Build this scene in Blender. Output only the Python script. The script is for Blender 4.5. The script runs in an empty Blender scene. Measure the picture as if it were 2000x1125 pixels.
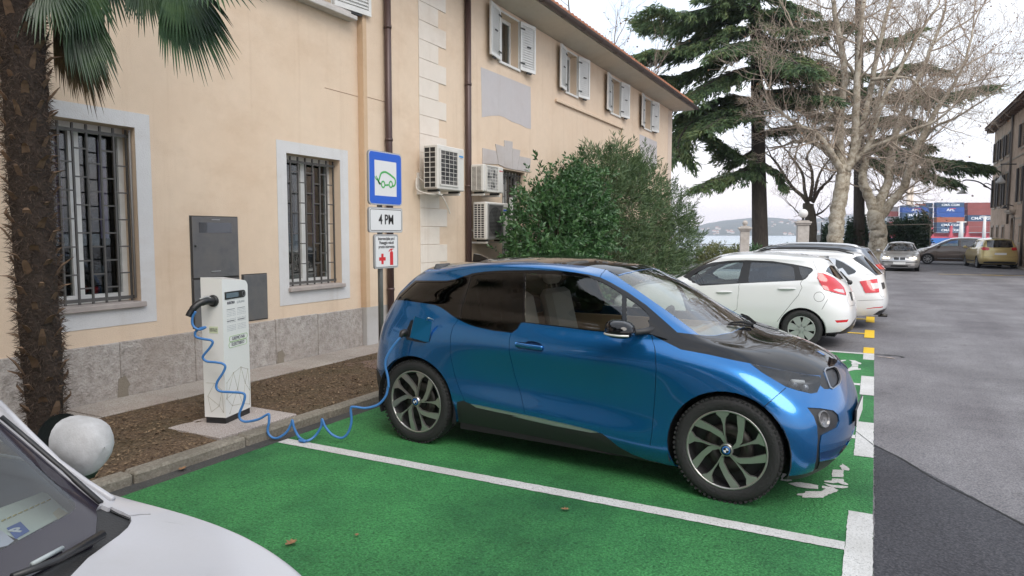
import bpy, bmesh, math, random
import numpy as np
from math import radians, sin, cos, pi, sqrt, atan2, hypot
from mathutils import Vector, Matrix, Quaternion, noise
from mathutils.bvhtree import BVHTree
from mathutils.geometry import delaunay_2d_cdt

SC = bpy.context.scene
COL = SC.collection
# ---------------------------------------------------------------- camera
FPX, YAW, PIT, ROL, CAMH = 1357.12, 0.480154, 0.077117, 0.001256, 1.7568
cam_d = bpy.data.cameras.new('camera'); cam = bpy.data.objects.new('camera', cam_d); COL.objects.link(cam)
cam_d.sensor_width = 36.0; cam_d.lens = 36.0*FPX/2000.0; cam_d.clip_end = 20000; cam_d.clip_start = 0.05
Fv = Vector((-sin(YAW)*cos(PIT), cos(YAW)*cos(PIT), -sin(PIT)))
Rv0 = Vector((cos(YAW), sin(YAW), 0)); Uv0 = Rv0.cross(Fv)
Rv = Rv0*cos(ROL)+Uv0*sin(ROL); Uv = Uv0*cos(ROL)-Rv0*sin(ROL)
CAMP = Vector((0, 0, CAMH))
cam.matrix_world = Matrix(((Rv.x, Uv.x, -Fv.x, 0), (Rv.y, Uv.y, -Fv.y, 0), (Rv.z, Uv.z, -Fv.z, CAMH), (0, 0, 0, 1)))
SC.camera = cam
# ---------------------------------------------------------------- world: pale overcast winter evening
w = bpy.data.worlds.new('World'); SC.world = w; w.use_nodes = True
nt = w.node_tree; N = nt.nodes; N.clear()
SUN_EL, SUN_AZ = radians(46), radians(132)       # azimuth measured from +Y towards +X
sky = N.new('ShaderNodeTexSky'); sky.sky_type = 'NISHITA'; sky.sun_disc = False
sky.sun_elevation = SUN_EL; sky.sun_rotation = SUN_AZ; sky.air_density = 1.2; sky.dust_density = 2.5
bg1 = N.new('ShaderNodeBackground'); bg1.inputs[1].default_value = 0.10
nt.links.new(sky.outputs[0], bg1.inputs[0])
tc = N.new('ShaderNodeTexCoord'); sep = N.new('ShaderNodeSeparateXYZ'); nt.links.new(tc.outputs['Generated'], sep.inputs[0])
mp = N.new('ShaderNodeMapping'); mp.inputs['Scale'].default_value = (1.0, 1.0, 3.2); nt.links.new(tc.outputs['Generated'], mp.inputs[0])
cn = N.new('ShaderNodeTexNoise'); cn.inputs['Scale'].default_value = 2.2; cn.inputs['Detail'].default_value = 6; cn.inputs['Roughness'].default_value = 0.55
nt.links.new(mp.outputs[0], cn.inputs['Vector'])
cr = N.new('ShaderNodeValToRGB'); nt.links.new(cn.outputs[0], cr.inputs[0])
cr.color_ramp.elements[0].position = 0.34; cr.color_ramp.elements[0].color = (0.49, 0.575, 0.70, 1)
cr.color_ramp.elements[1].position = 0.60; cr.color_ramp.elements[1].color = (0.71, 0.725, 0.755, 1)
hr = N.new('ShaderNodeValToRGB'); nt.links.new(sep.outputs[2], hr.inputs[0])   # rosy band of evening light low over the whole horizon
hr.color_ramp.elements[0].position = 0.0; hr.color_ramp.elements[0].color = (1, 1, 1, 1)
hr.color_ramp.elements[1].position = 0.16; hr.color_ramp.elements[1].color = (0, 0, 0, 1)
mx = N.new('ShaderNodeMixRGB'); mx.inputs[2].default_value = (0.78, 0.665, 0.635, 1)
nt.links.new(cr.outputs[0], mx.inputs[1]); nt.links.new(hr.outputs[0], mx.inputs[0])
bg2 = N.new('ShaderNodeBackground'); bg2.inputs[1].default_value = 1.24; nt.links.new(mx.outputs[0], bg2.inputs[0])
ms = N.new('ShaderNodeMixShader'); ms.inputs[0].default_value = 0.86
nt.links.new(bg1.outputs[0], ms.inputs[1]); nt.links.new(bg2.outputs[0], ms.inputs[2])
wo = N.new('ShaderNodeOutputWorld'); nt.links.new(ms.outputs[0], wo.inputs[0])
# ---------------------------------------------------------------- sun behind thin cloud
sl = bpy.data.lights.new('sun', 'SUN'); sl.energy = 1.4; sl.angle = radians(40); sl.color = (1.0, 0.93, 0.85)
sun = bpy.data.objects.new('sun', sl); COL.objects.link(sun)
sd = Vector((sin(SUN_AZ)*cos(SUN_EL), cos(SUN_AZ)*cos(SUN_EL), sin(SUN_EL)))
sun.rotation_euler = sd.to_track_quat('Z', 'Y').to_euler()
vs = SC.view_settings; SC.display_settings.display_device = 'sRGB'
vs.view_transform = 'Standard'; vs.look = 'None'; vs.exposure = 0.82; vs.gamma = 1.0; vs.use_curve_mapping = False

# ---------------------------------------------------------------- pixel helpers (pixels of the 2000 x 1125 photograph)
def ray(u, v): return (Fv*FPX + Rv*(u-1000) + Uv*(562.5-v))
def gz(u, v, z=0.0): d = ray(u, v); return CAMP + d*((z-CAMH)/d.z)
def gx(u, v, x): d = ray(u, v); return CAMP + d*(x/d.x)
def gd(u, v, dep): d = ray(u, v); return CAMP + d*(dep/FPX)

# ---------------------------------------------------------------- materials
MATS = {}
def mat(name, col=(.5, .5, .5), rough=.6, metal=0.0, coat=0.0, spec=None, bump=0.0, bscale=40.0, var=0.0, vscale=3.0, emit=None, alpha=None,
        col2=None, sub=None, stretch=None, detail=6, coord='Object'):
    """principled material; var mixes towards col2 by noise, bump is fine relief"""
    if name in MATS: return MATS[name]
    m = bpy.data.materials.new(name); m.use_nodes = True; t = m.node_tree; b = t.nodes['Principled BSDF']
    b.inputs['Base Color'].default_value = (*col, 1); b.inputs['Roughness'].default_value = rough; b.inputs['Metallic'].default_value = metal
    if coat: b.inputs['Coat Weight'].default_value = coat; b.inputs['Coat Roughness'].default_value = 0.03
    if spec is not None: b.inputs['Specular IOR Level'].default_value = spec
    if emit: b.inputs['Emission Color'].default_value = (*emit[:3], 1); b.inputs['Emission Strength'].default_value = emit[3]
    if sub: b.inputs['Subsurface Weight'].default_value = sub
    if var or bump:
        tcn = t.nodes.new('ShaderNodeTexCoord'); src = tcn.outputs[coord]
        if stretch:
            mpn = t.nodes.new('ShaderNodeMapping'); mpn.inputs['Scale'].default_value = stretch; t.links.new(src, mpn.inputs[0]); src = mpn.outputs[0]
    if var:
        n = t.nodes.new('ShaderNodeTexNoise'); n.inputs['Scale'].default_value = vscale; n.inputs['Detail'].default_value = detail; n.inputs['Roughness'].default_value = .6
        t.links.new(src, n.inputs['Vector'])
        r = t.nodes.new('ShaderNodeValToRGB'); r.color_ramp.elements[0].position = .32; r.color_ramp.elements[1].position = .68
        c2 = col2 if col2 else tuple(min(1, c*(1-var)) for c in col)
        r.color_ramp.elements[0].color = (*c2, 1); r.color_ramp.elements[1].color = (*col, 1)
        t.links.new(n.outputs[0], r.inputs[0]); t.links.new(r.outputs[0], b.inputs['Base Color'])
    if bump:
        n2 = t.nodes.new('ShaderNodeTexNoise'); n2.inputs['Scale'].default_value = bscale; n2.inputs['Detail'].default_value = 5
        t.links.new(src, n2.inputs['Vector'])
        bp = t.nodes.new('ShaderNodeBump'); bp.inputs['Strength'].default_value = bump; bp.inputs['Distance'].default_value = .02
        t.links.new(n2.outputs[0], bp.inputs['Height']); t.links.new(bp.outputs[0], b.inputs['Normal'])
    MATS[name] = m; return m
def glass(name, tint=(.75, .82, .8), ior=1.5, rough=0.0, boost=1.0):
    """thin pane: tinted see-through plus fresnel mirror"""
    if name in MATS: return MATS[name]
    m = bpy.data.materials.new(name); m.use_nodes = True; t = m.node_tree; t.nodes.clear()
    tr = t.nodes.new('ShaderNodeBsdfTransparent'); tr.inputs[0].default_value = (*tint, 1)
    gl = t.nodes.new('ShaderNodeBsdfGlossy'); gl.inputs['Roughness'].default_value = rough; gl.inputs[0].default_value = (1, 1, 1, 1)
    ge = t.nodes.new('ShaderNodeNewGeometry'); dp = t.nodes.new('ShaderNodeVectorMath'); dp.operation = 'DOT_PRODUCT'
    t.links.new(ge.outputs['Normal'], dp.inputs[0]); t.links.new(ge.outputs['Incoming'], dp.inputs[1])
    ab = t.nodes.new('ShaderNodeMath'); ab.operation = 'ABSOLUTE'; t.links.new(dp.outputs['Value'], ab.inputs[0])
    om = t.nodes.new('ShaderNodeMath'); om.operation = 'SUBTRACT'; om.inputs[0].default_value = 1.0; om.use_clamp = True; t.links.new(ab.outputs[0], om.inputs[1])
    pw = t.nodes.new('ShaderNodeMath'); pw.operation = 'POWER'; pw.inputs[1].default_value = 4.0; t.links.new(om.outputs[0], pw.inputs[0])
    mu = t.nodes.new('ShaderNodeMath'); mu.operation = 'MULTIPLY_ADD'; mu.use_clamp = True; mu.inputs[1].default_value = .92; mu.inputs[2].default_value = .07*boost
    t.links.new(pw.outputs[0], mu.inputs[0])
    mi = t.nodes.new('ShaderNodeMixShader'); t.links.new(mu.outputs[0], mi.inputs[0]); t.links.new(tr.outputs[0], mi.inputs[1]); t.links.new(gl.outputs[0], mi.inputs[2])
    o = t.nodes.new('ShaderNodeOutputMaterial'); t.links.new(mi.outputs[0], o.inputs[0])
    MATS[name] = m; return m

# ---------------------------------------------------------------- objects
def tag(o, label=None, cat=None, group=None, kind=None):
    if label: o['label'] = label
    if cat: o['category'] = cat
    if group: o['group'] = group
    if kind: o['kind'] = kind
    return o
def link(o, parent=None):
    COL.objects.link(o)
    if parent is not None: o.parent = parent
    return o
def empty(name, loc=(0, 0, 0), rz=0.0, label=None, cat=None, group=None):
    o = bpy.data.objects.new(name, None); o.location = loc; o.rotation_euler = (0, 0, rz); o.empty_display_size = .2
    link(o); return tag(o, label, cat, group)
def mesh_obj(name, verts, faces, m, parent=None, smooth=False, normals=None):
    me = bpy.data.meshes.new(name); me.from_pydata([tuple(v) for v in verts], [], faces); me.materials.append(m)
    if smooth or normals is not None: me.polygons.foreach_set('use_smooth', [True]*len(me.polygons))
    if normals is not None: me.normals_split_custom_set_from_vertices([tuple(n) for n in normals])
    me.update()
    return link(bpy.data.objects.new(name, me), parent)
def copy_tree(o, parent=None):
    c = o.copy(); COL.objects.link(c); c.parent = parent
    for ch in list(o.children): copy_tree(ch, c)
    return c
class MB:
    """collects shapes into one mesh"""
    def __init__(s): s.v = []; s.f = []; s.sm = []
    def add(s, vs, fs, smooth=False, M=None):
        o = len(s.v); s.v += [tuple(M @ Vector(v)) if M is not None else tuple(v) for v in vs]
        for f in fs: s.f.append([i+o for i in f]); s.sm.append(smooth)
        return s
    def box(s, a, b, M=None, bev=0.0):
        x0, y0, z0 = a; x1, y1, z1 = b
        if bev <= 0:
            return s.add([(x0,y0,z0),(x1,y0,z0),(x1,y1,z0),(x0,y1,z0),(x0,y0,z1),(x1,y0,z1),(x1,y1,z1),(x0,y1,z1)],
                  [(0,3,2,1),(4,5,6,7),(0,1,5,4),(1,2,6,5),(2,3,7,6),(3,0,4,7)], False, M)
        e = bev; vs = []; idx = {}
        for ix, X in enumerate((x0, x1)):
            for iy, Y in enumerate((y0, y1)):
                for iz, Z in enumerate((z0, z1)):
                    sx, sy, sz = (1, -1)[ix]*e, (1, -1)[iy]*e, (1, -1)[iz]*e
                    for k, p in enumerate(((X, Y+sy, Z+sz), (X+sx, Y, Z+sz), (X+sx, Y+sy, Z))):
                        idx[ix, iy, iz, k] = len(vs); vs.append(p)
        F = []
        for i in (0, 1):
            F.append([idx[i,0,0,0], idx[i,1,0,0], idx[i,1,1,0], idx[i,0,1,0]][::(-1 if i == 0 else 1)])
            F.append([idx[0,i,0,1], idx[1,i,0,1], idx[1,i,1,1], idx[0,i,1,1]][::(1 if i == 0 else -1)])
            F.append([idx[0,0,i,2], idx[1,0,i,2], idx[1,1,i,2], idx[0,1,i,2]][::(-1 if i == 0 else 1)])
        for a_ in (0, 1):
            for b_ in (0, 1):
                F.append([idx[0,a_,b_,1], idx[1,a_,b_,1], idx[1,a_,b_,2], idx[0,a_,b_,2]][::(1 if a_ != b_ else -1)])
                F.append([idx[a_,0,b_,0], idx[a_,1,b_,0], idx[a_,1,b_,2], idx[a_,0,b_,2]][::(-1 if a_ != b_ else 1)])
                F.append([idx[a_,b_,0,0], idx[a_,b_,1,0], idx[a_,b_,1,1], idx[a_,b_,0,1]][::(1 if a_ != b_ else -1)])
                for c_ in (0, 1): F.append([idx[a_,b_,c_,0], idx[a_,b_,c_,1], idx[a_,b_,c_,2]][::(1 if (a_+b_+c_) % 2 == 0 else -1)])
        return s.add(vs, F, False, M)
    def tube(s, pts, r, n=8, caps=True, M=None, closed=False):
        """round tube along pts; r a number or one per point"""
        pts = [Vector(p) for p in pts]; k = len(pts); rs = r if isinstance(r, (list, tuple)) else [r]*k
        vs = []; fs = []; up = None
        for i, p in enumerate(pts):
            if closed: t = pts[(i+1) % k]-pts[i-1]
            else: t = pts[min(i+1, k-1)]-pts[max(i-1, 0)]
            if t.length < 1e-9: t = Vector((0, 0, 1))
            t.normalize()
            if up is None: up = Vector((0, 0, 1)) if abs(t.z) < .9 else Vector((1, 0, 0))
            a = (up - t*up.dot(t))
            if a.length < 1e-6: a = t.orthogonal()
            a.normalize(); up = a; b = t.cross(a)
            for j in range(n):
                an = 2*pi*j/n; vs.append(p + (a*cos(an)+b*sin(an))*rs[i])
        for i in range(k if closed else k-1):
            i2 = (i+1) % k
            for j in range(n): fs.append((i*n+j, i*n+(j+1) % n, i2*n+(j+1) % n, i2*n+j))
        if caps and not closed: fs.append(tuple(range(n))[::-1]); fs.append(tuple((k-1)*n+j for j in range(n)))
        return s.add(vs, fs, True, M)
    def lathe(s, prof, n=24, axis='z', M=None, smooth=True):
        """prof: (r, h) pairs turned round the axis"""
        vs = []; fs = []; k = len(prof)
        for r, h in prof:
            for j in range(n):
                a = 2*pi*j/n; c, d = r*cos(a), r*sin(a)
                vs.append((c, d, h) if axis == 'z' else ((c, h, d) if axis == 'y' else (h, c, d)))
        for i in range(k-1):
            for j in range(n):
                q = (i*n+j, i*n+(j+1) % n, (i+1)*n+(j+1) % n, (i+1)*n+j)
                fs.append(q if axis != 'y' else q[::-1])
        return s.add(vs, fs, smooth, M)
    def prism(s, poly, h0, h1, axis='z', M=None, smooth=False):
        """extrude a 2D polygon (concave allowed) between two heights of an axis"""
        def P(a, b, h): return (a, b, h) if axis == 'z' else ((a, h, b) if axis == 'y' else (h, a, b))
        n = len(poly); vs = [P(a, b, h0) for a, b in poly]+[P(a, b, h1) for a, b in poly]
        fs = [tuple(range(n))[::-1], tuple(range(n, 2*n))]+[(i, (i+1) % n, n+(i+1) % n, n+i) for i in range(n)]
        return s.add(vs, fs, smooth, M)
    def sphere(s, c, r, n=12, m=8, M=None):
        rx, ry, rz = r if isinstance(r, (tuple, list)) else (r, r, r)
        vs = []; fs = []
        for i in range(m+1):
            th = pi*i/m
            for j in range(n):
                a = 2*pi*j/n; vs.append((c[0]+rx*sin(th)*cos(a), c[1]+ry*sin(th)*sin(a), c[2]-rz*cos(th)))
        for i in range(m):
            for j in range(n): fs.append((i*n+j, i*n+(j+1) % n, (i+1)*n+(j+1) % n, (i+1)*n+j))
        return s.add(vs, fs, True, M)
    def build(s, name, m, parent=None):
        me = bpy.data.meshes.new(name); me.from_pydata(s.v, [], s.f); me.materials.append(m)
        me.polygons.foreach_set('use_smooth', s.sm); me.update()
        return link(bpy.data.objects.new(name, me), parent)
    def data(s, name, m):
        me = bpy.data.meshes.new(name); me.from_pydata(s.v, [], s.f); me.materials.append(m)
        me.polygons.foreach_set('use_smooth', s.sm); me.update(); return me
def text_mesh(txt, size, m, name='lettering', parent=None, M=None, align='CENTER', bold=0.0, squeeze=1.0, thick=0.0008):
    """flat lettering turned into a mesh"""
    cu = bpy.data.curves.new('t', 'FONT'); cu.body = txt; cu.size = size; cu.align_x = align; cu.align_y = 'CENTER'; cu.offset = bold; cu.extrude = thick
    cu.resolution_u = 3; cu.space_line = .95
    ob = bpy.data.objects.new('t', cu); COL.objects.link(ob)
    dg = bpy.context.evaluated_depsgraph_get(); me = bpy.data.meshes.new_from_object(ob.evaluated_get(dg))
    bpy.data.objects.remove(ob); bpy.data.curves.remove(cu)
    me.transform(Matrix.Diagonal((squeeze, 1, 1, 1)))
    if M is not None: me.transform(M)
    me.materials.clear(); me.materials.append(m); me.name = name
    return link(bpy.data.objects.new(name, me), parent)
def Tm(loc=(0, 0, 0), rx=0, ry=0, rz=0): return Matrix.Translation(loc) @ Matrix.Rotation(rz, 4, 'Z') @ Matrix.Rotation(ry, 4, 'Y') @ Matrix.Rotation(rx, 4, 'X')
def smooth_path(pts, n=8, closed=False):
    """Catmull-Rom through points"""
    P = [Vector(p) for p in pts]; out = []; k = len(P)
    for i in range(k if closed else k-1):
        if closed: a, b, c, d = P[i-1], P[i], P[(i+1) % k], P[(i+2) % k]
        else: a, b, c, d = P[max(i-1, 0)], P[i], P[i+1], P[min(i+2, k-1)]
        for j in range(n):
            t = j/n; out.append(.5*((2*b)+(c-a)*t+(2*a-5*b+4*c-d)*t*t+(3*b-a-3*c+d)*t**3))
    if not closed: out.append(P[-1])
    return out
# ================================================================ ground, bays, kerb
def sheet(name, poly, z, m, kind='structure', rag=0.0, st=.035):
    if rag:                                                # ragged paint edge
        rg = random.Random(int(abs(poly[0][1])*977)+len(poly)); out = []
        for i in range(len(poly)):
            a, c = Vector(poly[i][:2]), Vector(poly[(i+1) % len(poly)][:2]); L = (c-a).length; k = max(1, min(600, int(L/st))); t_ = (c-a)/max(L, 1e-6); q = Vector((-t_.y, t_.x))
            out += [a+(c-a)*(j/k)+q*(rg.gauss(0, rag) if j else 0) for j in range(k)]
        poly = out
    n = len(poly); o = mesh_obj(name, [(p[0], p[1], z) for p in poly], [tuple(range(n))], m); return tag(o, kind=kind)
def noise_mix(name, stops, scale, rough=.9, bump=.4, bscale=150, scale2=None, c2=None, f2=.5, dist=.01, spec=.3):
    """two-scale speckle: fine colour ramp by noise, then broad stains"""
    m = bpy.data.materials.new(name); m.use_nodes = True; t = m.node_tree; b = t.nodes['Principled BSDF']; b.inputs['Roughness'].default_value = rough; b.inputs['Specular IOR Level'].default_value = spec
    tcn = t.nodes.new('ShaderNodeTexCoord'); n = t.nodes.new('ShaderNodeTexNoise'); n.inputs['Scale'].default_value = scale; n.inputs['Detail'].default_value = 4; n.inputs['Roughness'].default_value = .7
    t.links.new(tcn.outputs['Object'], n.inputs['Vector']); r = t.nodes.new('ShaderNodeValToRGB'); t.links.new(n.outputs[0], r.inputs[0])
    el = r.color_ramp.elements; el[0].position, el[0].color = stops[0][0], (*stops[0][1], 1); el[1].position, el[1].color = stops[-1][0], (*stops[-1][1], 1)
    for p, c in stops[1:-1]: e = el.new(p); e.color = (*c, 1)
    out = r.outputs[0]
    if scale2:
        n2 = t.nodes.new('ShaderNodeTexNoise'); n2.inputs['Scale'].default_value = scale2; n2.inputs['Detail'].default_value = 7; n2.inputs['Roughness'].default_value = .62; t.links.new(tcn.outputs['Object'], n2.inputs['Vector'])
        r2 = t.nodes.new('ShaderNodeValToRGB'); r2.color_ramp.elements[0].position = .40; r2.color_ramp.elements[1].position = .72; r2.color_ramp.elements[0].color = (0, 0, 0, 1); r2.color_ramp.elements[1].color = (f2, f2, f2, 1)
        t.links.new(n2.outputs[0], r2.inputs[0]); mx_ = t.nodes.new('ShaderNodeMixRGB'); mx_.inputs[2].default_value = (*c2, 1); t.links.new(r2.outputs[0], mx_.inputs[0]); t.links.new(out, mx_.inputs[1]); out = mx_.outputs[0]
    t.links.new(out, b.inputs['Base Color'])
    if bump:
        n3 = t.nodes.new('ShaderNodeTexNoise'); n3.inputs['Scale'].default_value = bscale; n3.inputs['Detail'].default_value = 3; t.links.new(tcn.outputs['Object'], n3.inputs['Vector'])
        bp = t.nodes.new('ShaderNodeBump'); bp.inputs['Strength'].default_value = bump; bp.inputs['Distance'].default_value = dist; t.links.new(n3.outputs[0], bp.inputs['Height']); t.links.new(bp.outputs[0], b.inputs['Normal'])
    MATS[name] = m; return m
asph = noise_mix('asphalt', [(.33, (.15, .147, .154)), (.5, (.225, .22, .228)), (.72, (.31, .305, .31))], 120, .82, .6, 110, .55, (.12, .116, .122), .9)
asph2 = noise_mix('asphalt_new', [(.35, (.04, .041, .048)), (.55, (.075, .076, .085)), (.78, (.14, .14, .152))], 90, .8, .9, 90, .8, (.045, .046, .052), .6)
asph3 = noise_mix('asphalt_strip', [(.35, (.03, .03, .03)), (.7, (.075, .075, .075))], 90, .9, .7, 90, 2, (.09, .085, .075), .6)
grn = noise_mix('green_paint', [(.30, (.012, .055, .018)), (.42, (.040, .215, .060)), (.75, (.078, .315, .105))], 48, .78, 1.0, 60, .9, (.012, .085, .032), .9, .012)
wht = noise_mix('white_road_paint', [(.34, (.17, .18, .17)), (.43, (.52, .52, .51)), (.75, (.66, .66, .65))], 85, .8, .5, 110, 2.2, (.40, .395, .375), .75)
yel = noise_mix('yellow_road_paint', [(.28, (.40, .25, .02)), (.5, (.72, .47, .03)), (.75, (.78, .53, .05))], 110, .8, .4, 110)
def enrich(m, cell=70, streak=True):
    """stone grain plus tyre-worn bands along the road"""
    t = m.node_tree; b = t.nodes['Principled BSDF']; src = b.inputs['Base Color'].links[0].from_socket; tcn = t.nodes.new('ShaderNodeTexCoord')
    vo = t.nodes.new('ShaderNodeTexVoronoi'); vo.inputs['Scale'].default_value = cell; t.links.new(tcn.outputs['Object'], vo.inputs['Vector'])
    r = t.nodes.new('ShaderNodeValToRGB'); r.color_ramp.elements[0].position = .10; r.color_ramp.elements[0].color = (1.35, 1.33, 1.3, 1); r.color_ramp.elements[1].position = .75; r.color_ramp.elements[1].color = (.72, .72, .74, 1); t.links.new(vo.outputs['Distance'], r.inputs[0])
    mu = t.nodes.new('ShaderNodeMixRGB'); mu.blend_type = 'MULTIPLY'; mu.inputs[0].default_value = 1; t.links.new(src, mu.inputs[1]); t.links.new(r.outputs[0], mu.inputs[2]); out = mu.outputs[0]
    for sc_, pos, dark in (((1.1, .10, 1), (.42, .62), (.82, .81, .82, 1)), ((2.5, 2.5, 1), (.60, .70), (.78, .77, .76, 1)), ((.35, .35, 1), (.45, .60), (.84, .83, .84, 1))):
        mp_ = t.nodes.new('ShaderNodeMapping'); mp_.inputs['Scale'].default_value = sc_; t.links.new(tcn.outputs['Object'], mp_.inputs[0]); n = t.nodes.new('ShaderNodeTexNoise'); n.inputs['Scale'].default_value = 1.0; n.inputs['Detail'].default_value = 8; n.inputs['Roughness'].default_value = .65; t.links.new(mp_.outputs[0], n.inputs['Vector'])
        r = t.nodes.new('ShaderNodeValToRGB'); r.color_ramp.elements[0].position = pos[0]; r.color_ramp.elements[0].color = (1, 1, 1, 1); r.color_ramp.elements[1].position = pos[1]; r.color_ramp.elements[1].color = dark; t.links.new(n.outputs[0], r.inputs[0])
        mu = t.nodes.new('ShaderNodeMixRGB'); mu.blend_type = 'MULTIPLY'; mu.inputs[0].default_value = 1; t.links.new(out, mu.inputs[1]); t.links.new(r.outputs[0], mu.inputs[2]); out = mu.outputs[0]
    t.links.new(out, b.inputs['Base Color'])
enrich(asph, 75); enrich(asph2, 60); enrich(grn, 85)
sheet('ground', [(-60, -40), (80, -40), (80, 62), (-60, 62)], 0.0, asph)
sheet('green_bay', [(-4.41, -3), (.053, -3), (.053, 11.40), (-4.41, 11.40)], .004, grn, rag=.0016)
sheet('road_patch', [(.058, -6), (5, -6), (5, -1.9), (.87, 5.07), (.062, 6.47)], .004, asph2, rag=.004, st=.03)
sheet('gutter_strip', [(-4.56, -6), (-4.415, -6), (-4.415, 24), (-4.56, 24)], .003, asph3)
for k in range(-1, 4):
    y = 4.235+2.39*k; yl0, yl1 = y-.058, y+.058
    sheet('bay_line', [(-4.40, yl0), (-.088, yl0), (-.088, yl1), (-4.40, yl1)], .008, wht, rag=.0015)
    y0, y1 = (y-.57, y+.57) if k < 3 else (y-.53, y+.055)
    sheet('bay_line_end', [(-.086, y0), (.054, y0), (.054, y1), (-.086, y1)], .008, wht, rag=.0018)
sheet('yellow_line_end', [(-.092, 11.47), (.054, 11.47), (.054, 12.06), (-.092, 12.06)], .008, yel)
for k in range(5):
    y = 13.76+2.36*k
    sheet('yellow_line', [(-4.4, y-.055), (-.102, y-.055), (-.102, y+.055), (-4.4, y+.055)], .008, yel)
    sheet('yellow_line_end', [(-.10, y-.54), (.055, y-.54), (.055, y+.54), (-.10, y+.54)], .008, yel)
def gpoly(name, pix, m, z=.008): return sheet(name, [tuple(gz(u, v, z))[:2] for u, v in pix], z, m, rag=.002, st=.02)
z7_ = lambda p: Z(1330, 790, 5.714, p)
def Z(ox, oy, sc, pts): return [(ox+x/sc, oy+y/sc) for x, y in pts]
for q in ([(1195,880),(1290,866),(1420,880),(1535,903),(1530,942),(1400,932),(1290,915)], [(1290,1000),(1385,985),(1390,968),(1560,968),(1620,940),(1575,930),(1580,905),(1700,925),(1760,955),(1740,975),(1640,1000),(1590,1040),(1350,1035),(1360,1018),(1300,1012)],
          [(1590,878),(1700,898),(1800,905),(1865,915),(1865,925),(1800,935),(1700,925),(1640,905)], [(1600,850),(1680,850),(1690,825),(1810,830),(1815,860),(1870,890),(1860,900),(1800,890),(1750,870),(1700,878),(1600,862)],
          [(1690,728),(1815,728),(1815,812),(1685,808)], [(1770,690),(1800,660),(1850,690),(1880,715),(1870,738),(1800,728)], [(1140,735),(1210,830),(1245,845),(1190,858),(1110,845)]):
    gpoly('plug_marking', z7_(q), wht)
z5_ = lambda p: Z(1500, 600, 6.657, p)
for q in ([(905,705),(940,688),(1018,683),(1010,695),(950,708),(925,722)], [(1050,685),(1130,692),(1215,728),(1205,742),(1150,735),(1090,742),(1080,722),(1100,715)], [(1090,742),(1175,742),(1175,765),(1090,765)], [(1085,770),(1170,770),(1172,795),(1212,798),(1200,812),(1120,815),(1040,835),(940,845),(935,822),(1000,828),(1040,800)], [(930,798),(1000,797),(1000,810),(930,810)]):
    gpoly('plug_marking', z5_(q), wht)
# crack and repair scar in the road
def crack(pix, w0, m, z=.007):
    pts = [gz(u, v, z) for u, v in pix]; P = smooth_path(pts, 6); L, Rr_ = [], []; rng = random.Random(4)
    for i, p in enumerate(P):
        t = (P[min(i+1, len(P)-1)]-P[max(i-1, 0)]).normalized(); n = Vector((-t.y, t.x, 0)); w_ = w0*(.5+rng.random())
        L.append(p+n*w_); Rr_.append(p-n*w_)
    n = len(P); o = mesh_obj('road_crack', L+Rr_, [(i, i+1, n+i+1, n+i) for i in range(n-1)], m); return tag(o, kind='structure')
dkm = mat('crack_dark', (.02, .02, .02), .9)
crack([(1709, 691), (1730, 693), (1755, 695), (1765, 698)], .018, dkm)
crack([(1705, 868), (1760, 895), (1830, 938), (1905, 975), (2010, 1030)], .007, dkm)
crack([(1672, 842), (1705, 868)], .004, dkm, .0105)
crack([(1715, 696), (1735, 698), (1748, 700)], .02, mat('crack_pale', (.36, .29, .25), .9))
# kerb stones
kst = noise_mix('kerb_stone', [(.3, (.13, .115, .09)), (.6, (.26, .235, .195)), (.8, (.36, .33, .28))], 45, .9, .6, 60, 1.5, (.11, .10, .08), .8)
kerb = empty('kerb', (0, 0, 0)); tag(kerb, kind='structure')
yk = -3.9; rk = random.Random(2)
while yk < 24:
    L_ = .98; b = MB(); dz = rk.uniform(-.006, .006); b.box((-4.69, yk+.005, -.05), (-4.55+rk.uniform(-.005, .005), yk+L_, .082+dz), bev=.018); b.build('kerb_stone', kst, kerb); yk += L_+.006
# planting strip: bumpy earth between the kerb and the slabs
soil = noise_mix('soil', [(.30, (.038, .025, .017)), (.5, (.11, .074, .047)), (.66, (.20, .14, .09)), (.82, (.36, .28, .19))], 38, 1.0, 1.0, 45, 2.2, (.07, .06, .03), .6, .03)
vs = []; nx, ny = 34, 380
for j in range(ny+1):
    for i in range(nx+1):
        x = -6.10+(1.42)*i/nx; y = -4+28*j/ny; e = min(i, nx-i)/nx
        z = .11-(.045)*i/nx + (.022*noise.noise((x*2.3, y*2.3, 0))+.014*noise.noise((x*9, y*9, 3))+.008*noise.noise((x*25, y*25, 1)))*min(1, e*8)
        vs.append((x, y, z))
tag(mesh_obj('planting_strip', vs, [(j*(nx+1)+i, j*(nx+1)+i+1, (j+1)*(nx+1)+i+1, (j+1)*(nx+1)+i) for j in range(ny) for i in range(nx)], soil, smooth=True), kind='structure')
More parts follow.
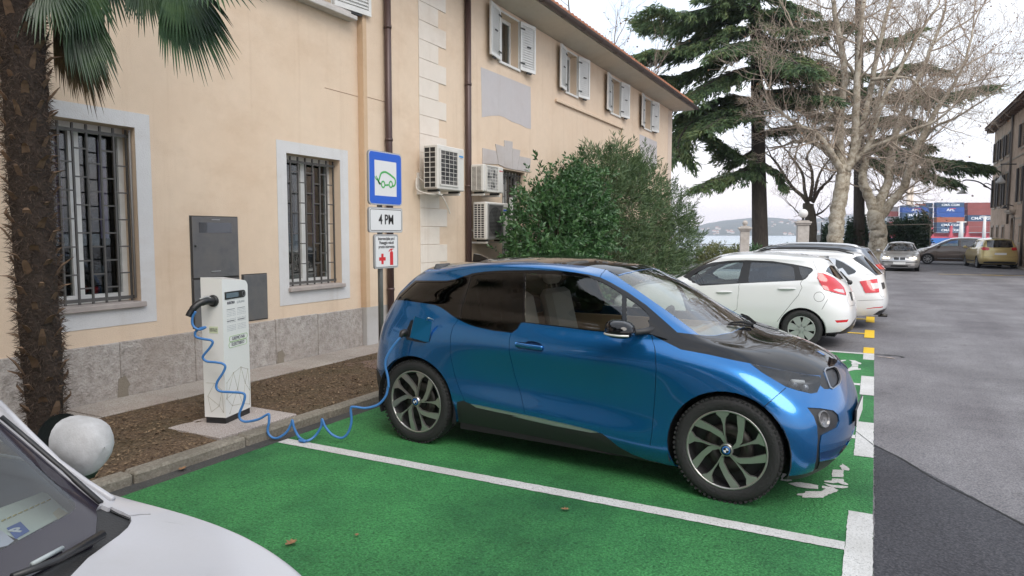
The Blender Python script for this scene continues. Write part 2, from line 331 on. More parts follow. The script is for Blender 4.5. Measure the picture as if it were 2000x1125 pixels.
# litter on the earth: far too many to count
rl = random.Random(11); bl = MB(); cols = []
for k in range(5200):
    x = rl.uniform(-6.05, -4.72); y = rl.uniform(2.3, 8.6)
    if -5.4 < x < -4.6 and 3.82 < y < 4.72: continue
    s_ = rl.uniform(.006, .02)*(1.6 if rl.random() < .12 else 1); z = .112-.045*(x+6.1)/1.42+rl.uniform(.0, .016); a = rl.uniform(0, 6.28); t1, t2 = rl.uniform(-.5, .5), rl.uniform(-.5, .5)
    Mq = Tm((x, y, z), t1, t2, a); bl.add([(-s_, 0, 0), (0, -s_*.45, .003), (s_, 0, 0), (0, s_*.45, .003)], [(0, 1, 2, 3)], False, Mq)
lm = noise_mix('leaf_litter', [(.3, (.05, .032, .02)), (.5, (.15, .10, .06)), (.62, (.26, .19, .12)), (.8, (.40, .33, .24))], 22, .9, 0)
tag(bl.build('leaf_litter', lm), 'brown leaf litter and wood chips scattered over the earth strip', 'litter', kind='stuff')
# slabs along the wall
slabm = [noise_mix('aggregate_slab_%d' % i, [(.3, (.20, .17, .145)), (.5, (.36, .325, .29)), (.75, (.52, .48, .44))], 70, .9, .6, 90, 1.6, (.21+.02*i, .175, .15), .7) for i in range(2)]
slabm.append(noise_mix('brown_slab', [(.3, (.10, .065, .05)), (.7, (.20, .14, .11))], 60, .9, .5, 90, 2, (.09, .06, .05), .6))
walk = empty('wall_walk', (0, 0, 0)); tag(walk, kind='structure')
ys = -3.6; rs_ = random.Random(8); i = 0
while ys < 24:
    L_ = rs_.choice([.78, .86, .95]); b = MB(); b.box((-6.66, ys, .03), (-6.10+rs_.uniform(-.015, .02), ys+L_-.008, .118+rs_.uniform(-.004, .004)), bev=.004); b.build('slab', slabm[i % 2], walk); ys += L_; i += 1
b = MB(); b.box((-6.09, 6.75, .02), (-5.35, 7.75, .100), bev=.005); b.build('slab', slabm[2], walk)
b = MB(); b.box((-6.09, 8.05, .02), (-4.70, 24, .095), bev=.005); tag(b.build('paved_strip', slabm[0]), kind='structure')
pad = noise_mix('pad_aggregate', [(.28, (.14, .12, .105)), (.45, (.33, .29, .265)), (.6, (.50, .45, .43)), (.8, (.66, .62, .60))], 95, .9, .7, 110, 2, (.26, .23, .21), .5)
b = MB(); b.box((-5.34, 3.84, .0), (-4.70, 4.70, .093), bev=.004); tag(b.build('station_pad', pad), kind='structure')
# single fallen leaves on the paint
lf = mat('dry_leaf', (.30, .16, .075), .8, var=.5, vscale=60)
for i, (u, v, s_, lb) in enumerate(((569, 1062, .045, 'curled tan leaf lying on the empty green bay'), (233, 950, .035, 'dry leaf in the gutter strip against the kerb'), (356, 917, .04, 'flat dry leaf in the gutter by the kerb joint'), (1104, 996, .03, 'small brown leaf just beyond the long white bay line'), (697, 1046, .02, 'tiny dark leaf on the green bay near the white line'))):
    p = gz(u, v, .012); b = MB(); vs = []
    ol = [(0, -1), (.35, -.6), (.3, -.25), (.75, -.1), (.4, .2), (.5, .6), (.1, .55), (0, 1), (-.15, .6), (-.55, .55), (-.4, .15), (-.8, -.1), (-.3, -.3), (-.35, -.65)]
    b.add([(x*s_, y*s_, .004+.35*s_*abs(x)+.2*s_*y*y) for x, y in ol]+[(0, 0, .004)], [(j, (j+1) % len(ol), len(ol)) for j in range(len(ol))], False)
    o = b.build('fallen_leaf', lf); o.location = p; o.rotation_euler = (0, 0, i*1.7); tag(o, lb, 'leaf')
# ================================================================ the cream house
def stucco(name, col, c2):
    m = noise_mix(name, [(.3, tuple(c*.93 for c in col)), (.7, col)], 5, .92, .5, 90, .9, c2, .6, .008)
    t = m.node_tree; b = t.nodes['Principled BSDF']; out = b.inputs['Base Color'].links[0].from_socket; tcn = t.nodes.new('ShaderNodeTexCoord')   # rain streaks and old damp
    for sc_, pos, dk_ in (((5, 5, .22), (.54, .72), (.90, .875, .85, 1)), ((.7, .7, 1.3), (.52, .66), (.93, .905, .88, 1))):
        mp_ = t.nodes.new('ShaderNodeMapping'); mp_.inputs['Scale'].default_value = sc_; t.links.new(tcn.outputs['Object'], mp_.inputs[0]); n = t.nodes.new('ShaderNodeTexNoise'); n.inputs['Scale'].default_value = 1; n.inputs['Detail'].default_value = 9; n.inputs['Roughness'].default_value = .7; t.links.new(mp_.outputs[0], n.inputs['Vector'])
        r = t.nodes.new('ShaderNodeValToRGB'); r.color_ramp.elements[0].position = pos[0]; r.color_ramp.elements[0].color = (1, 1, 1, 1); r.color_ramp.elements[1].position = pos[1]; r.color_ramp.elements[1].color = dk_; t.links.new(n.outputs[0], r.inputs[0]); mu = t.nodes.new('ShaderNodeMixRGB'); mu.blend_type = 'MULTIPLY'; mu.inputs[0].default_value = 1; t.links.new(out, mu.inputs[1]); t.links.new(r.outputs[0], mu.inputs[2]); out = mu.outputs[0]
    t.links.new(out, b.inputs['Base Color']); return m
cream = stucco('cream_render', (.69, .555, .425), (.635, .49, .36)); pale = stucco('pale_grey_paint', (.61, .61, .615), (.56, .55, .54)); creamd = stucco('cream_strip', (.58, .42, .28), (.53, .38, .25))
whitep = stucco('white_quoin_paint', (.705, .645, .575), (.67, .59, .51)); white = mat('white_joinery', (.70, .70, .68), .45, var=.12, vscale=8)
plin = noise_mix('plinth_stone', [(.25, (.20, .18, .16)), (.5, (.38, .35, .325)), (.75, (.50, .47, .44))], 14, .92, .8, 45, 1.0, (.30, .25, .21), .6, .02)
HX, RX = -6.70, -6.60
house = empty('town_house', (HX, 8, 0), 0, 'cream rendered two-storey house with white shutters and barred ground-floor windows', 'house')
def hpart(b, name, m, parent=None):
    """builder in world coordinates -> child of the house"""
    o = b.build(name, m, parent if parent is not None else house)
    if parent is None: o.location = (-HX, -8, 0)
    return o
def wall_holes(b, X, y0, y1, z0, z1, holes, depth=.3, side=1):
    ev = [Vector((y0, z0)), Vector((y1, z0)), Vector((y1, z1)), Vector((y0, z1))]; ee = [(0, 1), (1, 2), (2, 3), (3, 0)]
    for (a, c, d, e) in holes:
        o = len(ev); ev += [Vector((a, d)), Vector((c, d)), Vector((c, e)), Vector((a, e))]; ee += [(o, o+1), (o+1, o+2), (o+2, o+3), (o+3, o)]
    vo, eo, fo, *_ = delaunay_2d_cdt(ev, ee, [], 1, 1e-6); fs = []
    for f in fo:
        cy = sum(vo[i].x for i in f)/len(f); cz = sum(vo[i].y for i in f)/len(f)
        if any(a < cy < c and d < cz < e for a, c, d, e in holes): continue
        fs.append(tuple(f) if side > 0 else tuple(f)[::-1])
    b.add([(X, v.x, v.y) for v in vo], fs)
    for (a, c, d, e) in holes:
        q = [(a, d), (c, d), (c, e), (a, e)]; vs = [(X, y, z) for y, z in q]+[(X-depth*side, y, z) for y, z in q]
        b.add(vs, [((i+1) % 4, i, 4+i, 4+(i+1) % 4) for i in range(4)])
W1, W2 = (3.57, 4.57, 1.04, 2.83), (6.62, 7.625, 1.04, 2.79)
UPL = (6.2, 7.5, 4.86, 6.0)
b = MB(); wall_holes(b, HX, -4, 8.05, .0, 6.16, [W1, W2, UPL], .34); hpart(b, 'wall', cream)
UW = [(12.10, 12.93), (15.36, 16.07), (18.50, 19.28), (21.62, 22.38)]
LW = (12.25, 13.25, 1.25, 3.05)
b = MB(); wall_holes(b, RX, 8.05, 25.08, .0, 6.16, [(a, c, 5.10, 6.06) for a, c in UW]+[LW], .30); b.add([(RX, 8.05, 0), (RX, 8.05, 6.16), (HX, 8.05, 6.16), (HX, 8.05, 0)], [(0, 1, 2, 3)])
b.add([(RX, 25.08, 0), (-14, 25.08, 0), (-14, 25.08, 6.16), (RX, 25.08, 6.16)], [(0, 1, 2, 3)]); hpart(b, 'wall', cream)
b = MB(); b.box((-14, -4, 0), (-13.7, 25.07, 6.16)); b.box((-13.7, -4.0, 0), (HX-.01, -3.7, 6.16)); hpart(b, 'rear_wall', cream)
b = MB(); b.box((-13.7, -3.6, 3.3), (-7.2, 24.9, 3.5)); b.box((-7.55, -3.6, .1), (-7.5, 24.9, 6.1)); hpart(b, 'dark_backing', mat('dark_room', (.03, .03, .032), .9))  # dark colour stands in for the shade inside the rooms
# corner strip of darker render on the step
b = MB(); b.box((RX-.098, 8.036, .68), (RX+.004, 8.05, 6.16)); b.box((RX+.001, 8.05, .68), (RX+.004, 8.12, 6.15)); hpart(b, 'corner_strip', creamd)
b = MB(); b.box((RX-.098, 8.034, .10), (RX+.005, 8.05, .68)); b.box((RX+.0005, 8.052, .10), (RX+.005, 12.2, .68)); hpart(b, 'base_band', stucco('base_band_grey', (.46, .45, .44), (.40, .38, .36)))
b = MB(); b.box((HX+.0, 7.35, 3.735), (HX+.003, 8.03, 3.741)); b.box((RX+.0, 8.13, 3.735), (RX+.0035, 8.55, 3.741)); hpart(b, 'render_crack', mat('crack_brown', (.25, .15, .10), .9))
# plinth of big stones, each its own block
edges = [-3.9, -2.4, -.9, .5, 1.7, 2.9, 4.30, 5.17, 5.85, 6.35, 7.10, 8.03]; rp = random.Random(5)
for i in range(len(edges)-1):
    b = MB(); b.box((HX-.02, edges[i]+.003, .02), (HX+.032+rp.uniform(-.004, .004), edges[i+1]-.003, .675+rp.uniform(-.004, .006)), bev=.006); hpart(b, 'plinth_stone', plin)
for y, h in ((4.30, .22), (6.40, .17)):
    b = MB(); pp = [(y-.05, .11), (y+.07, .11), (y+.06, .11+h*.4), (y+.09, .11+h*.55), (y+.04, .11+h), (y-.03, .11+h*.9)]; b.prism(pp, HX+.037, HX+.040, 'x'); hpart(b, 'mortar_patch', mat('mortar', (.22, .19, .15), .95, bump=.4, bscale=60))
# grilled ground-floor windows
bar_m = mat('grille_iron', (.10, .095, .09), .55, .3, bump=.2, bscale=150)
def low_window(y0, y1, z0, z1, X, surround=True, seed=0, sill=True):
    if surround:
        f = .165; pz0, pz1 = z0-.20, z1+.15
        b = MB(); b.box((X+.001, y0-f, pz0), (X+.006, y0, pz1)); b.box((X+.001, y1, pz0), (X+.006, y1+f, pz1)); b.box((X+.001, y0, z1), (X+.006, y1, pz1)); b.box((X+.001, y0, pz0), (X+.006, y1, z0)); hpart(b, 'painted_surround', pale)
    if sill:
        b = MB(); b.box((X-.25, y0+.003, z0-.002), (X+.01, y1-.003, z0+.028)); b.box((X+.007, y0-.02, z0-.03), (X+.055, y1+.03, z0+.024), bev=.006); hpart(b, 'window_sill', mat('sill_stone', (.40, .355, .33), .85, var=.25, vscale=6))
    xf = X-.26; b = MB(); w_ = .055
    b.box((xf, y0, z0+.03), (xf+.06, y0+w_, z1)); b.box((xf, y1-w_, z0+.03), (xf+.06, y1, z1)); b.box((xf, y0+w_, z0+.03), (xf+.06, y1-w_, z0+.03+w_*1.5)); b.box((xf, y0+w_, z1-w_*1.6), (xf+.06, y1-w_, z1)); ym = (y0+y1)/2; b.box((xf, ym-.05, z0+.03+w_*1.5), (xf+.058, ym+.05, z1-w_*1.6))
    fr = hpart(b, 'window', white)
    for a, c in ((y0+w_, ym-.05), (ym+.05, y1-w_)):
        b = MB(); b.box((xf+.022, a, z0+.11), (xf+.028, c, z1-.088)); hpart(b, 'pane', glass('house_glass', (.62, .66, .66), boost=1.0), fr)
    rb = random.Random(seed); pm = mat('purple_blind', (.40, .28, .52), .85); gm = mat('pale_blind', (.60, .58, .62), .85)
    y = y0+.07
    while y < y1-.12:
        wv = rb.uniform(.06, .085)
        if rb.random() < .72: b = MB(); b.box((xf-.075, y, z0+rb.uniform(.55, .7)), (xf-.07, y+wv, z1-.12)); hpart(b, 'blind_strip', pm if rb.random() < .65 else gm, fr)
        y += wv+rb.uniform(.02, .05)
    for k in range(7):
        b = MB(); yy = rb.uniform(y0+.1, y1-.15); zz = z0+.12+rb.uniform(0, .25); b.sphere((xf-.1, yy, zz), rb.uniform(.03, .07), 8, 6); hpart(b, 'plant_pot' if k % 2 else 'flower', mat('room_red', (.22, .03, .03), .8) if k % 3 == 0 else mat('room_grey', (.12, .13, .15), .8), fr)
    # iron grille: verticals and staggered rungs
    xg = X-.10; n = max(5, int((y1-y0)/.135)); st = (y1-y0-.06)/n
    b = MB(); b.box((xg-.006, y0+.002, z0+.05), (xg+.006, y1-.002, z0+.085)); gr = hpart(b, 'window_grille', bar_m); b = MB(); b.box((xg-.006, y0+.002, z1-.10), (xg+.006, y1-.002, z1-.07)); hpart(b, 'top_rail', bar_m, gr)
    me = None
    for i in range(n+1):
        yb = y0+.03+st*i
        if me is None: b = MB(); b.box((-.009, -.009, z0+.03), (.009, .009, z1-.02)); me = b.data('bar', bar_m)
        o = bpy.data.objects.new('bar', me); o.location = (xg, yb, 0); link(o, gr)
    me2 = None; ph = .27
    for i in range(n):
        z = z0+.05+(ph*.5 if i % 2 else ph)*1.0
        while z < z1-.12:
            if me2 is None: b = MB(); b.box((-.007, .010, -.007), (.007, st-.010, .007)); me2 = b.data('rung', bar_m)
            o = bpy.data.objects.new('rung', me2)
            o.location = (xg, y0+.03+st*i, z); COL.objects.link(o); o.parent = gr; z += ph
low_window(*W1, HX, seed=3); low_window(*W2, HX, seed=9); low_window(*LW, RX, surround=False, seed=5)
b = MB(); b.tube([(HX-.05, 4.545, 1.1), (HX-.05, 4.545, 2.8)], .012, 6); hpart(b, 'cable_run', mat('grey_cable', (.22, .21, .20), .6))
# wedge stones over the barred window
key = [[(612,125),(725,150),(748,262),(612,258)], [(722,92),(798,115),(800,290),(749,264)], [(797,60),(866,72),(862,305),(801,290)], [(868,130),(932,145),(925,193),(905,312),(863,305)], [(926,195),(1020,215),(1012,330),(906,312)]]
for q in key:
    b = MB(); P = [gx(u, v, RX) for u, v in Z(800, 260, 4.327, q)]; b.prism([(p.y, p.z) for p in P], RX+.001, RX+.014, 'x'); hpart(b, 'wedge_stone', stucco('lintel_grey', (.50, .47, .455), (.42, .38, .36)))
# quoins
z = .685; i = 0
while z < 6.1:
    L_ = .80 if i % 2 == 0 else .565; b = MB(); b.box((RX+.001, 9.41, z+.003), (RX+.012, 9.41+L_, min(z+.30, 6.15)-.003), bev=.002); hpart(b, 'quoin', whitep); z += .30; i += 1
# big unpainted patches
def patch(pix, name='bare_patch', m=None):
    b = MB(); P = [gx(u, v, RX) for u, v in pix]; b.prism([(p.y, p.z) for p in P], RX+.0008, RX+.003, 'x'); hpart(b, name, m or stucco('bare_render', (.50, .48, .485), (.47, .43, .42)))
patch([(939, 131), (1036, 170), (1037, 252), (1028, 250), (1015, 243), (1000, 238), (985, 229), (975, 226), (960, 226), (941, 229)]); patch([(1249, 262), (1283, 277), (1283, 330), (1262, 330), (1249, 320)])
b = MB(); b.box((RX+.001, 24.55, 3.0), (RX+.006, 25.07, 6.12)); hpart(b, 'corner_patch', stucco('corner_pale', (.62, .52, .44), (.58, .47, .38)))
# shallow ledge
b = MB(); b.box((RX+.001, 14.78, 4.78), (RX+.055, 19.60, 4.85), bev=.01); b.box((RX+.001, 19.50, 3.2), (RX+.03, 19.60, 4.779)); hpart(b, 'ledge', cream)
# upper windows with shutters
iron = mat('black_iron', (.015, .015, .015), .5)
def shutter(yh, dirn, z0, z1, wd, X, ang, slats=True):
    """leaf hinged at yh, lying open along dirn"""
    o = bpy.data.objects.new('shutter', None); link(o, house); o.location = (X+.02-HX, yh-8, 0); o.rotation_euler = (0, 0, -ang if dirn > 0 else ang)
    s_ = dirn; a = lambda y: y*s_
    def bx(b, x0, y0, z0_, x1, y1, z1_, M=None): b.box((x0, min(a(y0), a(y1)), z0_), (x1, max(a(y0), a(y1)), z1_), M)
    b = MB(); f = .05
    bx(b, 0, 0, z0, .04, f, z1); bx(b, 0, wd-f, z0, .04, wd, z1); bx(b, 0, f, z0, .04, wd-f, z0+f*1.4); bx(b, 0, f, z1-f*1.4, .04, wd-f, z1); bx(b, .012, f, z0+f, .02, wd-f, z1-f)
    b.build('shutter_frame', white, o)
    b = MB(); n = int((z1-z0-.14)/.048)
    for i in range(n):
        zz = z0+.07+(i+.5)*(z1-z0-.14)/n; M = Tm((.028, 0, zz), ry=.6); bx(b, -.013, f, -.004, .013, wd-f, .004, M)
    tag(b.build('slats', white, o), kind='stuff')
    for nm_, q_ in (('hinge', (.04, -.02, z0+.13, .052, .13, z0+.155)), ('hinge', (.04, -.02, z1-.155, .052, .13, z1-.13)), ('latch', (.04, wd*.5-.05, z0+.5*(z1-z0), .058, wd*.5+.07, z0+.5*(z1-z0)+.02)), ('catch', (-.0, wd*.45, z0-.035, .03, wd*.75, z0-.008))): b = MB(); bx(b, *q_); b.build(nm_, iron, o)
def up_window(y0, y1, z0, z1, X, wd=.53):
    b = MB(); b.box((X-.25, y0+.002, z0-.0), (X+.002, y1-.002, z0+.02)); b.box((X+.002, y0-.04, z0-.03), (X+.04, y1+.04, z0+.018), bev=.004); b.box((X+.001, y0-.05, z0+.019), (X+.012, y0, z1+.04)); b.box((X+.001, y1, z0+.019), (X+.012, y1+.05, z1+.04)); b.box((X+.001, y0, z1), (X+.012, y1, z1+.04)); hpart(b, 'window_trim', white)
    xf = X-.22; w_ = .05; b = MB(); b.box((xf, y0, z0+.02), (xf+.05, y0+w_, z1)); b.box((xf, y1-w_, z0+.02), (xf+.05, y1, z1)); b.box((xf, y0+w_, z0+.02), (xf+.05, y1-w_, z0+.08)); b.box((xf, y0+w_, z1-.07), (xf+.05, y1-w_, z1)); ym = (y0+y1)/2; b.box((xf, ym-.04, z0+.08), (xf+.048, ym+.04, z1-.07)); fr = hpart(b, 'window', white)
    for a, c in ((y0+w_, ym-.04), (ym+.04, y1-w_)): b = MB(); b.box((xf+.02, a, z0+.08), (xf+.026, c, z1-.07)); hpart(b, 'pane', glass('house_glass'), fr)
    shutter(y0-.02, -1, z0+.01, z1+.02, wd, X, .16); shutter(y1+.02, 1, z0+.01, z1+.02, wd, X, .16)
for a, c in UW: up_window(a, c, 5.10, 6.06, RX)
up_window(*UPL, HX, .66)
b = MB(); b.box((HX+.001, 5.0, 4.74), (HX+.16, 7.87, 4.80), bev=.008); b.box((HX+.001, 5.0, 4.80), (HX+.10, 7.80, 4.85)); hpart(b, 'upper_sill', mat('sill_pale', (.56, .53, .50), .8, var=.2, vscale=6))
# roof: soffit, gutter, hipped tiled slopes
EX, EY, EZ = -5.98, 25.72, 6.30
b = MB(); b.add([(RX-.1, -4, 6.16), (RX-.1, 25.02, 6.16), (EX, EY, 6.25), (EX, -4, 6.25)], [(0, 1, 2, 3)]); b.add([(-14, 25.02, 6.16), (-14.6, EY, 6.25), (EX, EY, 6.25), (RX-.1, 25.02, 6.16)], [(0, 1, 2, 3)]); b.box((EX, -4, 6.25), (EX+.02, EY, 6.36)); b.box((-14.6, EY, 6.25), (EX+.02, EY+.02, 6.36)); hpart(b, 'soffit', stucco('soffit_paint', (.60, .53, .44), (.52, .46, .38)))
gm = mat('gutter_brown', (.085, .062, .055), .45, .3); b = MB()
pr_ = [(EX+.085+.075*cos(a), 6.33+.075*sin(a)) for a in [pi+i*pi/10 for i in range(11)]]
k = len(pr_); b.add([(x, -4, z) for x, z in pr_]+[(x, EY+.1, z) for x, z in pr_], [(i, i+1, k+i+1, k+i) for i in range(k-1)], True); b.add([(x, EY+.1, z) for x, z in pr_], [tuple(range(k))])
b.tube([(EX+.16, -4, 6.335), (EX+.16, EY+.1, 6.335)], .009, 6)
for i in range(20): y = 5+i*1.08; b.tube([(EX+.02, y, 6.36)]+[(EX+.085+.079*cos(a), y, 6.33+.079*sin(a)) for a in [pi+i_*pi/8 for i_ in range(9)]], .008, 5)
hpart(b, 'gutter', gm)
tile = noise_mix('roof_tile', [(.3, (.20, .075, .04)), (.6, (.36, .15, .08)), (.8, (.48, .24, .15))], 6, .85, .3, 60, 2, (.22, .12, .08), .6)
ZT = 6.40; slope = .36; xm = -10.3; zr = ZT+(EX-xm)*slope
b = MB(); b.add([(EX+.02, -4, ZT), (EX+.02, EY, ZT), (xm, EY-4.3, zr), (xm, -4, zr)], [(0, 1, 2, 3)]); b.add([(EX+.02, EY, ZT), (-14.6, EY, ZT), (xm, EY-4.3, zr)], [(0, 1, 2)]); b.add([(-14.6, EY, ZT), (-14.6, -4, ZT), (xm, -4, zr), (xm, EY-4.3, zr)], [(0, 1, 2, 3)]); b.add([(EX+.02, -4, ZT), (EX+.02, EY, ZT), (EX+.02, EY, ZT-.05), (EX+.02, -4, ZT-.05)], [(3, 2, 1, 0)])
rf = hpart(b, 'roof', tile)
b = MB(); y = 7.0
while y < EY-.1:
    xe = EX+.07; L_ = min(1.6, (EY-y)*1.0+.05)
    for s0, s1 in ((0, .42), (.36, .80), (.74, 1.2)):
        if s1 > L_: continue
        r0, r1 = .085, .07; p0 = (xe-s0, y, ZT+.0+s0*slope+.012); p1 = (xe-s1, y, ZT+s1*slope+.0)
        vs = []; 
        for (px_, py_, pz_), r in ((p0, r0), (p1, r1)):
            for j in range(7): a = pi*j/6; vs.append((px_, py_+r*cos(a), pz_+r*sin(a)*.85))
        b.add(vs, [(j, j+1, 7+j+1, 7+j) for j in range(6)]+[(6, 5, 4, 3, 2, 1, 0)], True)
    y += .205
tag(hpart(b, 'eaves_tiles', tile, rf), kind='stuff')
# downpipes
pm = mat('downpipe_brown', (.075, .045, .042), .4, .2)
b = MB(); b.tube([(HX+.17, 8.53, 6.2), (HX+.17, 8.53, .1)], .052, 14)
for z in (.9, 2.4, 3.15, 4.8): b.tube([(HX+.17, 8.53, z), (HX+.17, 8.53, z+.04)], .06, 14)
hpart(b, 'downpipe', pm)
b = MB(); b.tube([(RX+.07, 10.84, 6.2), (RX+.07, 10.84, .1)], .055, 14)
for z in (2.6, 4.4): b.tube([(RX+.07, 10.84, z), (RX+.07, 10.84, z+.04)], .063, 14)
hpart(b, 'downpipe', pm)
b = MB(); b.box((RX-.35, 25.09, 5.35), (RX-.05, 25.3, 5.75), bev=.01); tag(b.build('wall_box', white), 'small white box fixed on the end wall under the eaves', 'box')
# ---------------------------------------------------------------- steel meter cabinets let into the wall
st = noise_mix('cabinet_steel', [(.3, (.13, .13, .135)), (.7, (.20, .20, .205))], 3, .42, .1, 120, 3, (.16, .135, .115), .5); st.node_tree.nodes['Principled BSDF'].inputs['Metallic'].default_value = .5
def cabinet(y0, y1, z0, z1, split, label, win=False):
    r = empty('meter_cabinet', (HX, (y0+y1)/2, z0), 0, label, 'cabinet'); c = (y0+y1)/2
    L = lambda b, n, m, p=r: b.build(n, m, p)
    b = MB(); b.box((-.02, y0-c, 0), (.004, y1-c, z1-z0)); L(b, 'cabinet_frame', mat('frame_dark', (.05, .045, .04), .6))
    zs = [0]+([split-z0] if split else [])+[z1-z0]
    for i in range(len(zs)-1):
        b = MB(); b.box((.004, y0-c+.02, zs[i]+.012), (.022, y1-c-.012, zs[i+1]-.012), bev=.003); d = L(b, 'cabinet_door', st)
        if win and i == len(zs)-2:
            b = MB(); b.box((.0222, -.22, zs[i+1]-.19), (.026, .22, zs[i+1]-.075)); L(b, 'meter_window', mat('meter_glass', (.06, .065, .075), .12, coat=1), d)
            b = MB(); b.box((.0222, -.05, zs[i+1]-.045), (.025, .06, zs[i+1]-.038)); b.box((.0222, -.08, zs[i]+.075), (.03, .05, zs[i]+.083)); L(b, 'handle', mat('bright_steel', (.5, .5, .5), .3, .9), d)
            b = MB(); b.tube([(.02, y0-c+.05, zs[i]+.37), (.03, y0-c+.05, zs[i]+.37)], .012, 8); L(b, 'lock', iron, d)
cabinet(5.17, 5.825, .70, 1.96, 1.253, 'tall grey steel meter cabinet with small window let into cream wall', True)
cabinet(5.86, 6.25, .70, 1.275, None, 'low grey steel cabinet beside the taller meter cabinet')
# ---------------------------------------------------------------- air conditioners
acw = mat('ac_white', (.62, .60, .56), .5, var=.12, vscale=4); acd = mat('ac_dark', (.02, .02, .02), .6)
def aircon(xf, xb, y0, y1, z0, z1, label, rows, colsn, fan, style, badge):
    r = empty('air_conditioner', ((xf+xb)/2, y0, z0), 0, label, 'air conditioner'); ox, oy, oz = (xf+xb)/2, y0, z0
    W, D, H = y1-y0, xf-xb, z1-z0; hx = D/2
    b = MB(); b.box((-hx, 0, .02), (hx, W, H), bev=.014); b.build('casing', acw, r)
    # side intake: dark back with a lattice of bars
    b = MB(); b.box((-hx+.02, -.003, .05), (hx-.035, -.0005, H-.04)); b.build('side_intake', acd, r)
    b = MB(); ya, yb = -.012, -.0032; x0, x1 = -hx+.02, hx-.035
    for i in range(rows+1): z = .05+(H-.09)*i/rows; b.box((x0, ya, z-.005), (x1, yb, z+.005))
    for i in range(colsn+1): x = x0+(x1-x0)*i/colsn; b.box((x-.005, ya-.001, .045), (x+.005, yb-.0005, H-.035))
    b.build('intake_lattice', acw, r)
    # front: square opening with the fan behind bars
    fy, fz, fr_ = fan[0]*W, .02+(H-.02)*.5, min(H*.40, W*.31)
    b = MB(); b.box((hx+.0005, fy-fr_*1.02, fz-fr_*1.12), (hx+.003, fy+fr_*1.02, fz+fr_*1.12)); b.build('fan_opening', mat('ac_mid', (.10, .095, .09), .6) if style != 'pale' else mat('ac_pale', (.42, .41, .39), .6), r)
    b = MB(); b.lathe([(.001, hx+.0035), (fr_*.98, hx+.0035)], 28, 'x', Matrix.Translation((0, fy, fz))); b.build('fan_shroud', acd if style != 'pale' else mat('ac_pale2', (.28, .27, .26), .6), r)
    b = MB()
    for k in range(3):
        a = 2*pi*k/3+.4; b.prism([(fy+fr_*q*cos(a+d), fz+fr_*q*sin(a+d)) for q, d in ((.2, 0), (.6, -.1), (.92, -.15), (.92, .7), (.6, .75), (.2, .9))], hx+.004, hx+.007, 'x')
    b.build('fan_blade', mat('fan_grey', (.045, .045, .045), .5), r)
    b = MB(); xa, xb2 = hx+.008, hx+.013
    if style == 'grid' or style == 'pale':
        for i in range(9): z = fz-fr_*1.1+fr_*2.2*i/8; b.box((xa, fy-fr_*1.02, z-.0035), (xb2, fy+fr_*1.02, z+.0035))
        for i in range(5): y = fy-fr_+fr_*2*i/4; b.box((xb2, y-.003, fz-fr_*1.1), (xb2+.004, y+.003, fz+fr_*1.1))
    else:
        for i in range(24): z = fz-fr_*1.1+fr_*2.2*i/23; b.box((xa, fy-fr_*1.02, z-.002), (xb2, fy+fr_*1.02, z+.002))
    for s_ in (-1, 1): b.box((hx+.001, fy-fr_*1.08, fz+s_*fr_*1.12-.012), (xb2+.004, fy+fr_*1.08, fz+s_*fr_*1.12+.012)); b.box((hx+.001, fy+s_*fr_*1.05-.012, fz-fr_*1.10), (xb2+.0035, fy+s_*fr_*1.05+.012, fz+fr_*1.10))
    b.build('fan_guard', acw if style != 'fine' else mat('guard_grey', (.20, .195, .19), .5), r)
    for (fy0, fy1, fz0, fz1, c) in badge:
        b = MB(); b.box((hx+.0005, W*fy0, H*fz0), (hx+.002, W*fy1, H*fz1)); b.build('maker_label', mat('label_%d_%d_%d' % tuple(int(v*99) for v in c), c, .5), r)
    # wall bracket
    xw = RX-ox
    for y in (.10*W, .86*W): b = MB(); b.box((xw+.001, y-.02, -.05), (hx-.02, y+.02, -.015)); b.box((xw+.001, y-.02, -.015), (xw+.03, y+.02, .30)); b.tube([(xw+.03, y, .22), (hx-.10, y, -.02)], .010, 6); b.build('wall_bracket', acw, r)
    for q in (.06, .82): b = MB(); b.box((-hx+.04, q*W, -.015), (hx-.04, (q+.08)*W, .02)); b.build('foot', acd, r)
    return r
a1 = aircon(-6.15, -6.42, 9.27, 10.07, 2.45, 3.17, 'white air conditioner on quoins beside the brown downpipe with open side grid', 8, 2, (.40,), 'grid', [(.80, .96, .80, .84, (.05, .25, .55)), (.83, .93, .77, .785, (.3, .3, .3))])
b = MB(); b.tube(smooth_path([(-.26, -.02, .20), (-.22, -.06, .02), (-.05, -.03, -.05), (.10, .18, -.06)], 8), .014, 8); b.tube(smooth_path([(.05, .16, -.05), (.10, .22, -.12), (.12, .34, -.30), (.13, .36, -.36)], 6), .009, 6); b.build('pipe_run', mat('pipe_white', (.50, .47, .42), .6), a1)
aircon(-6.20, -6.46, 10.80, 11.55, 2.50, 3.00, 'pale air conditioner with round fan guard, above another unit', 20, 2, (.42,), 'pale', [(.80, .85, .82, .87, (.55, .04, .04)), (.86, .97, .83, .86, (.5, .1, .1))])
aircon(-6.20, -6.47, 10.90, 11.75, 1.64, 2.34, 'large air conditioner with fine dark fan guard, under a smaller one', 15, 3, (.40,), 'fine', [(.76, .96, .86, .89, (.10, .16, .05)), (.77, .95, .77, .83, (.02, .08, .40)), (.80, .87, .60, .625, (.02, .02, .02))])
b = MB(); b.box((RX+.001, 12.55, 1.75), (RX+.05, 12.62, 2.5)); hpart(b, 'cable_duct', white)
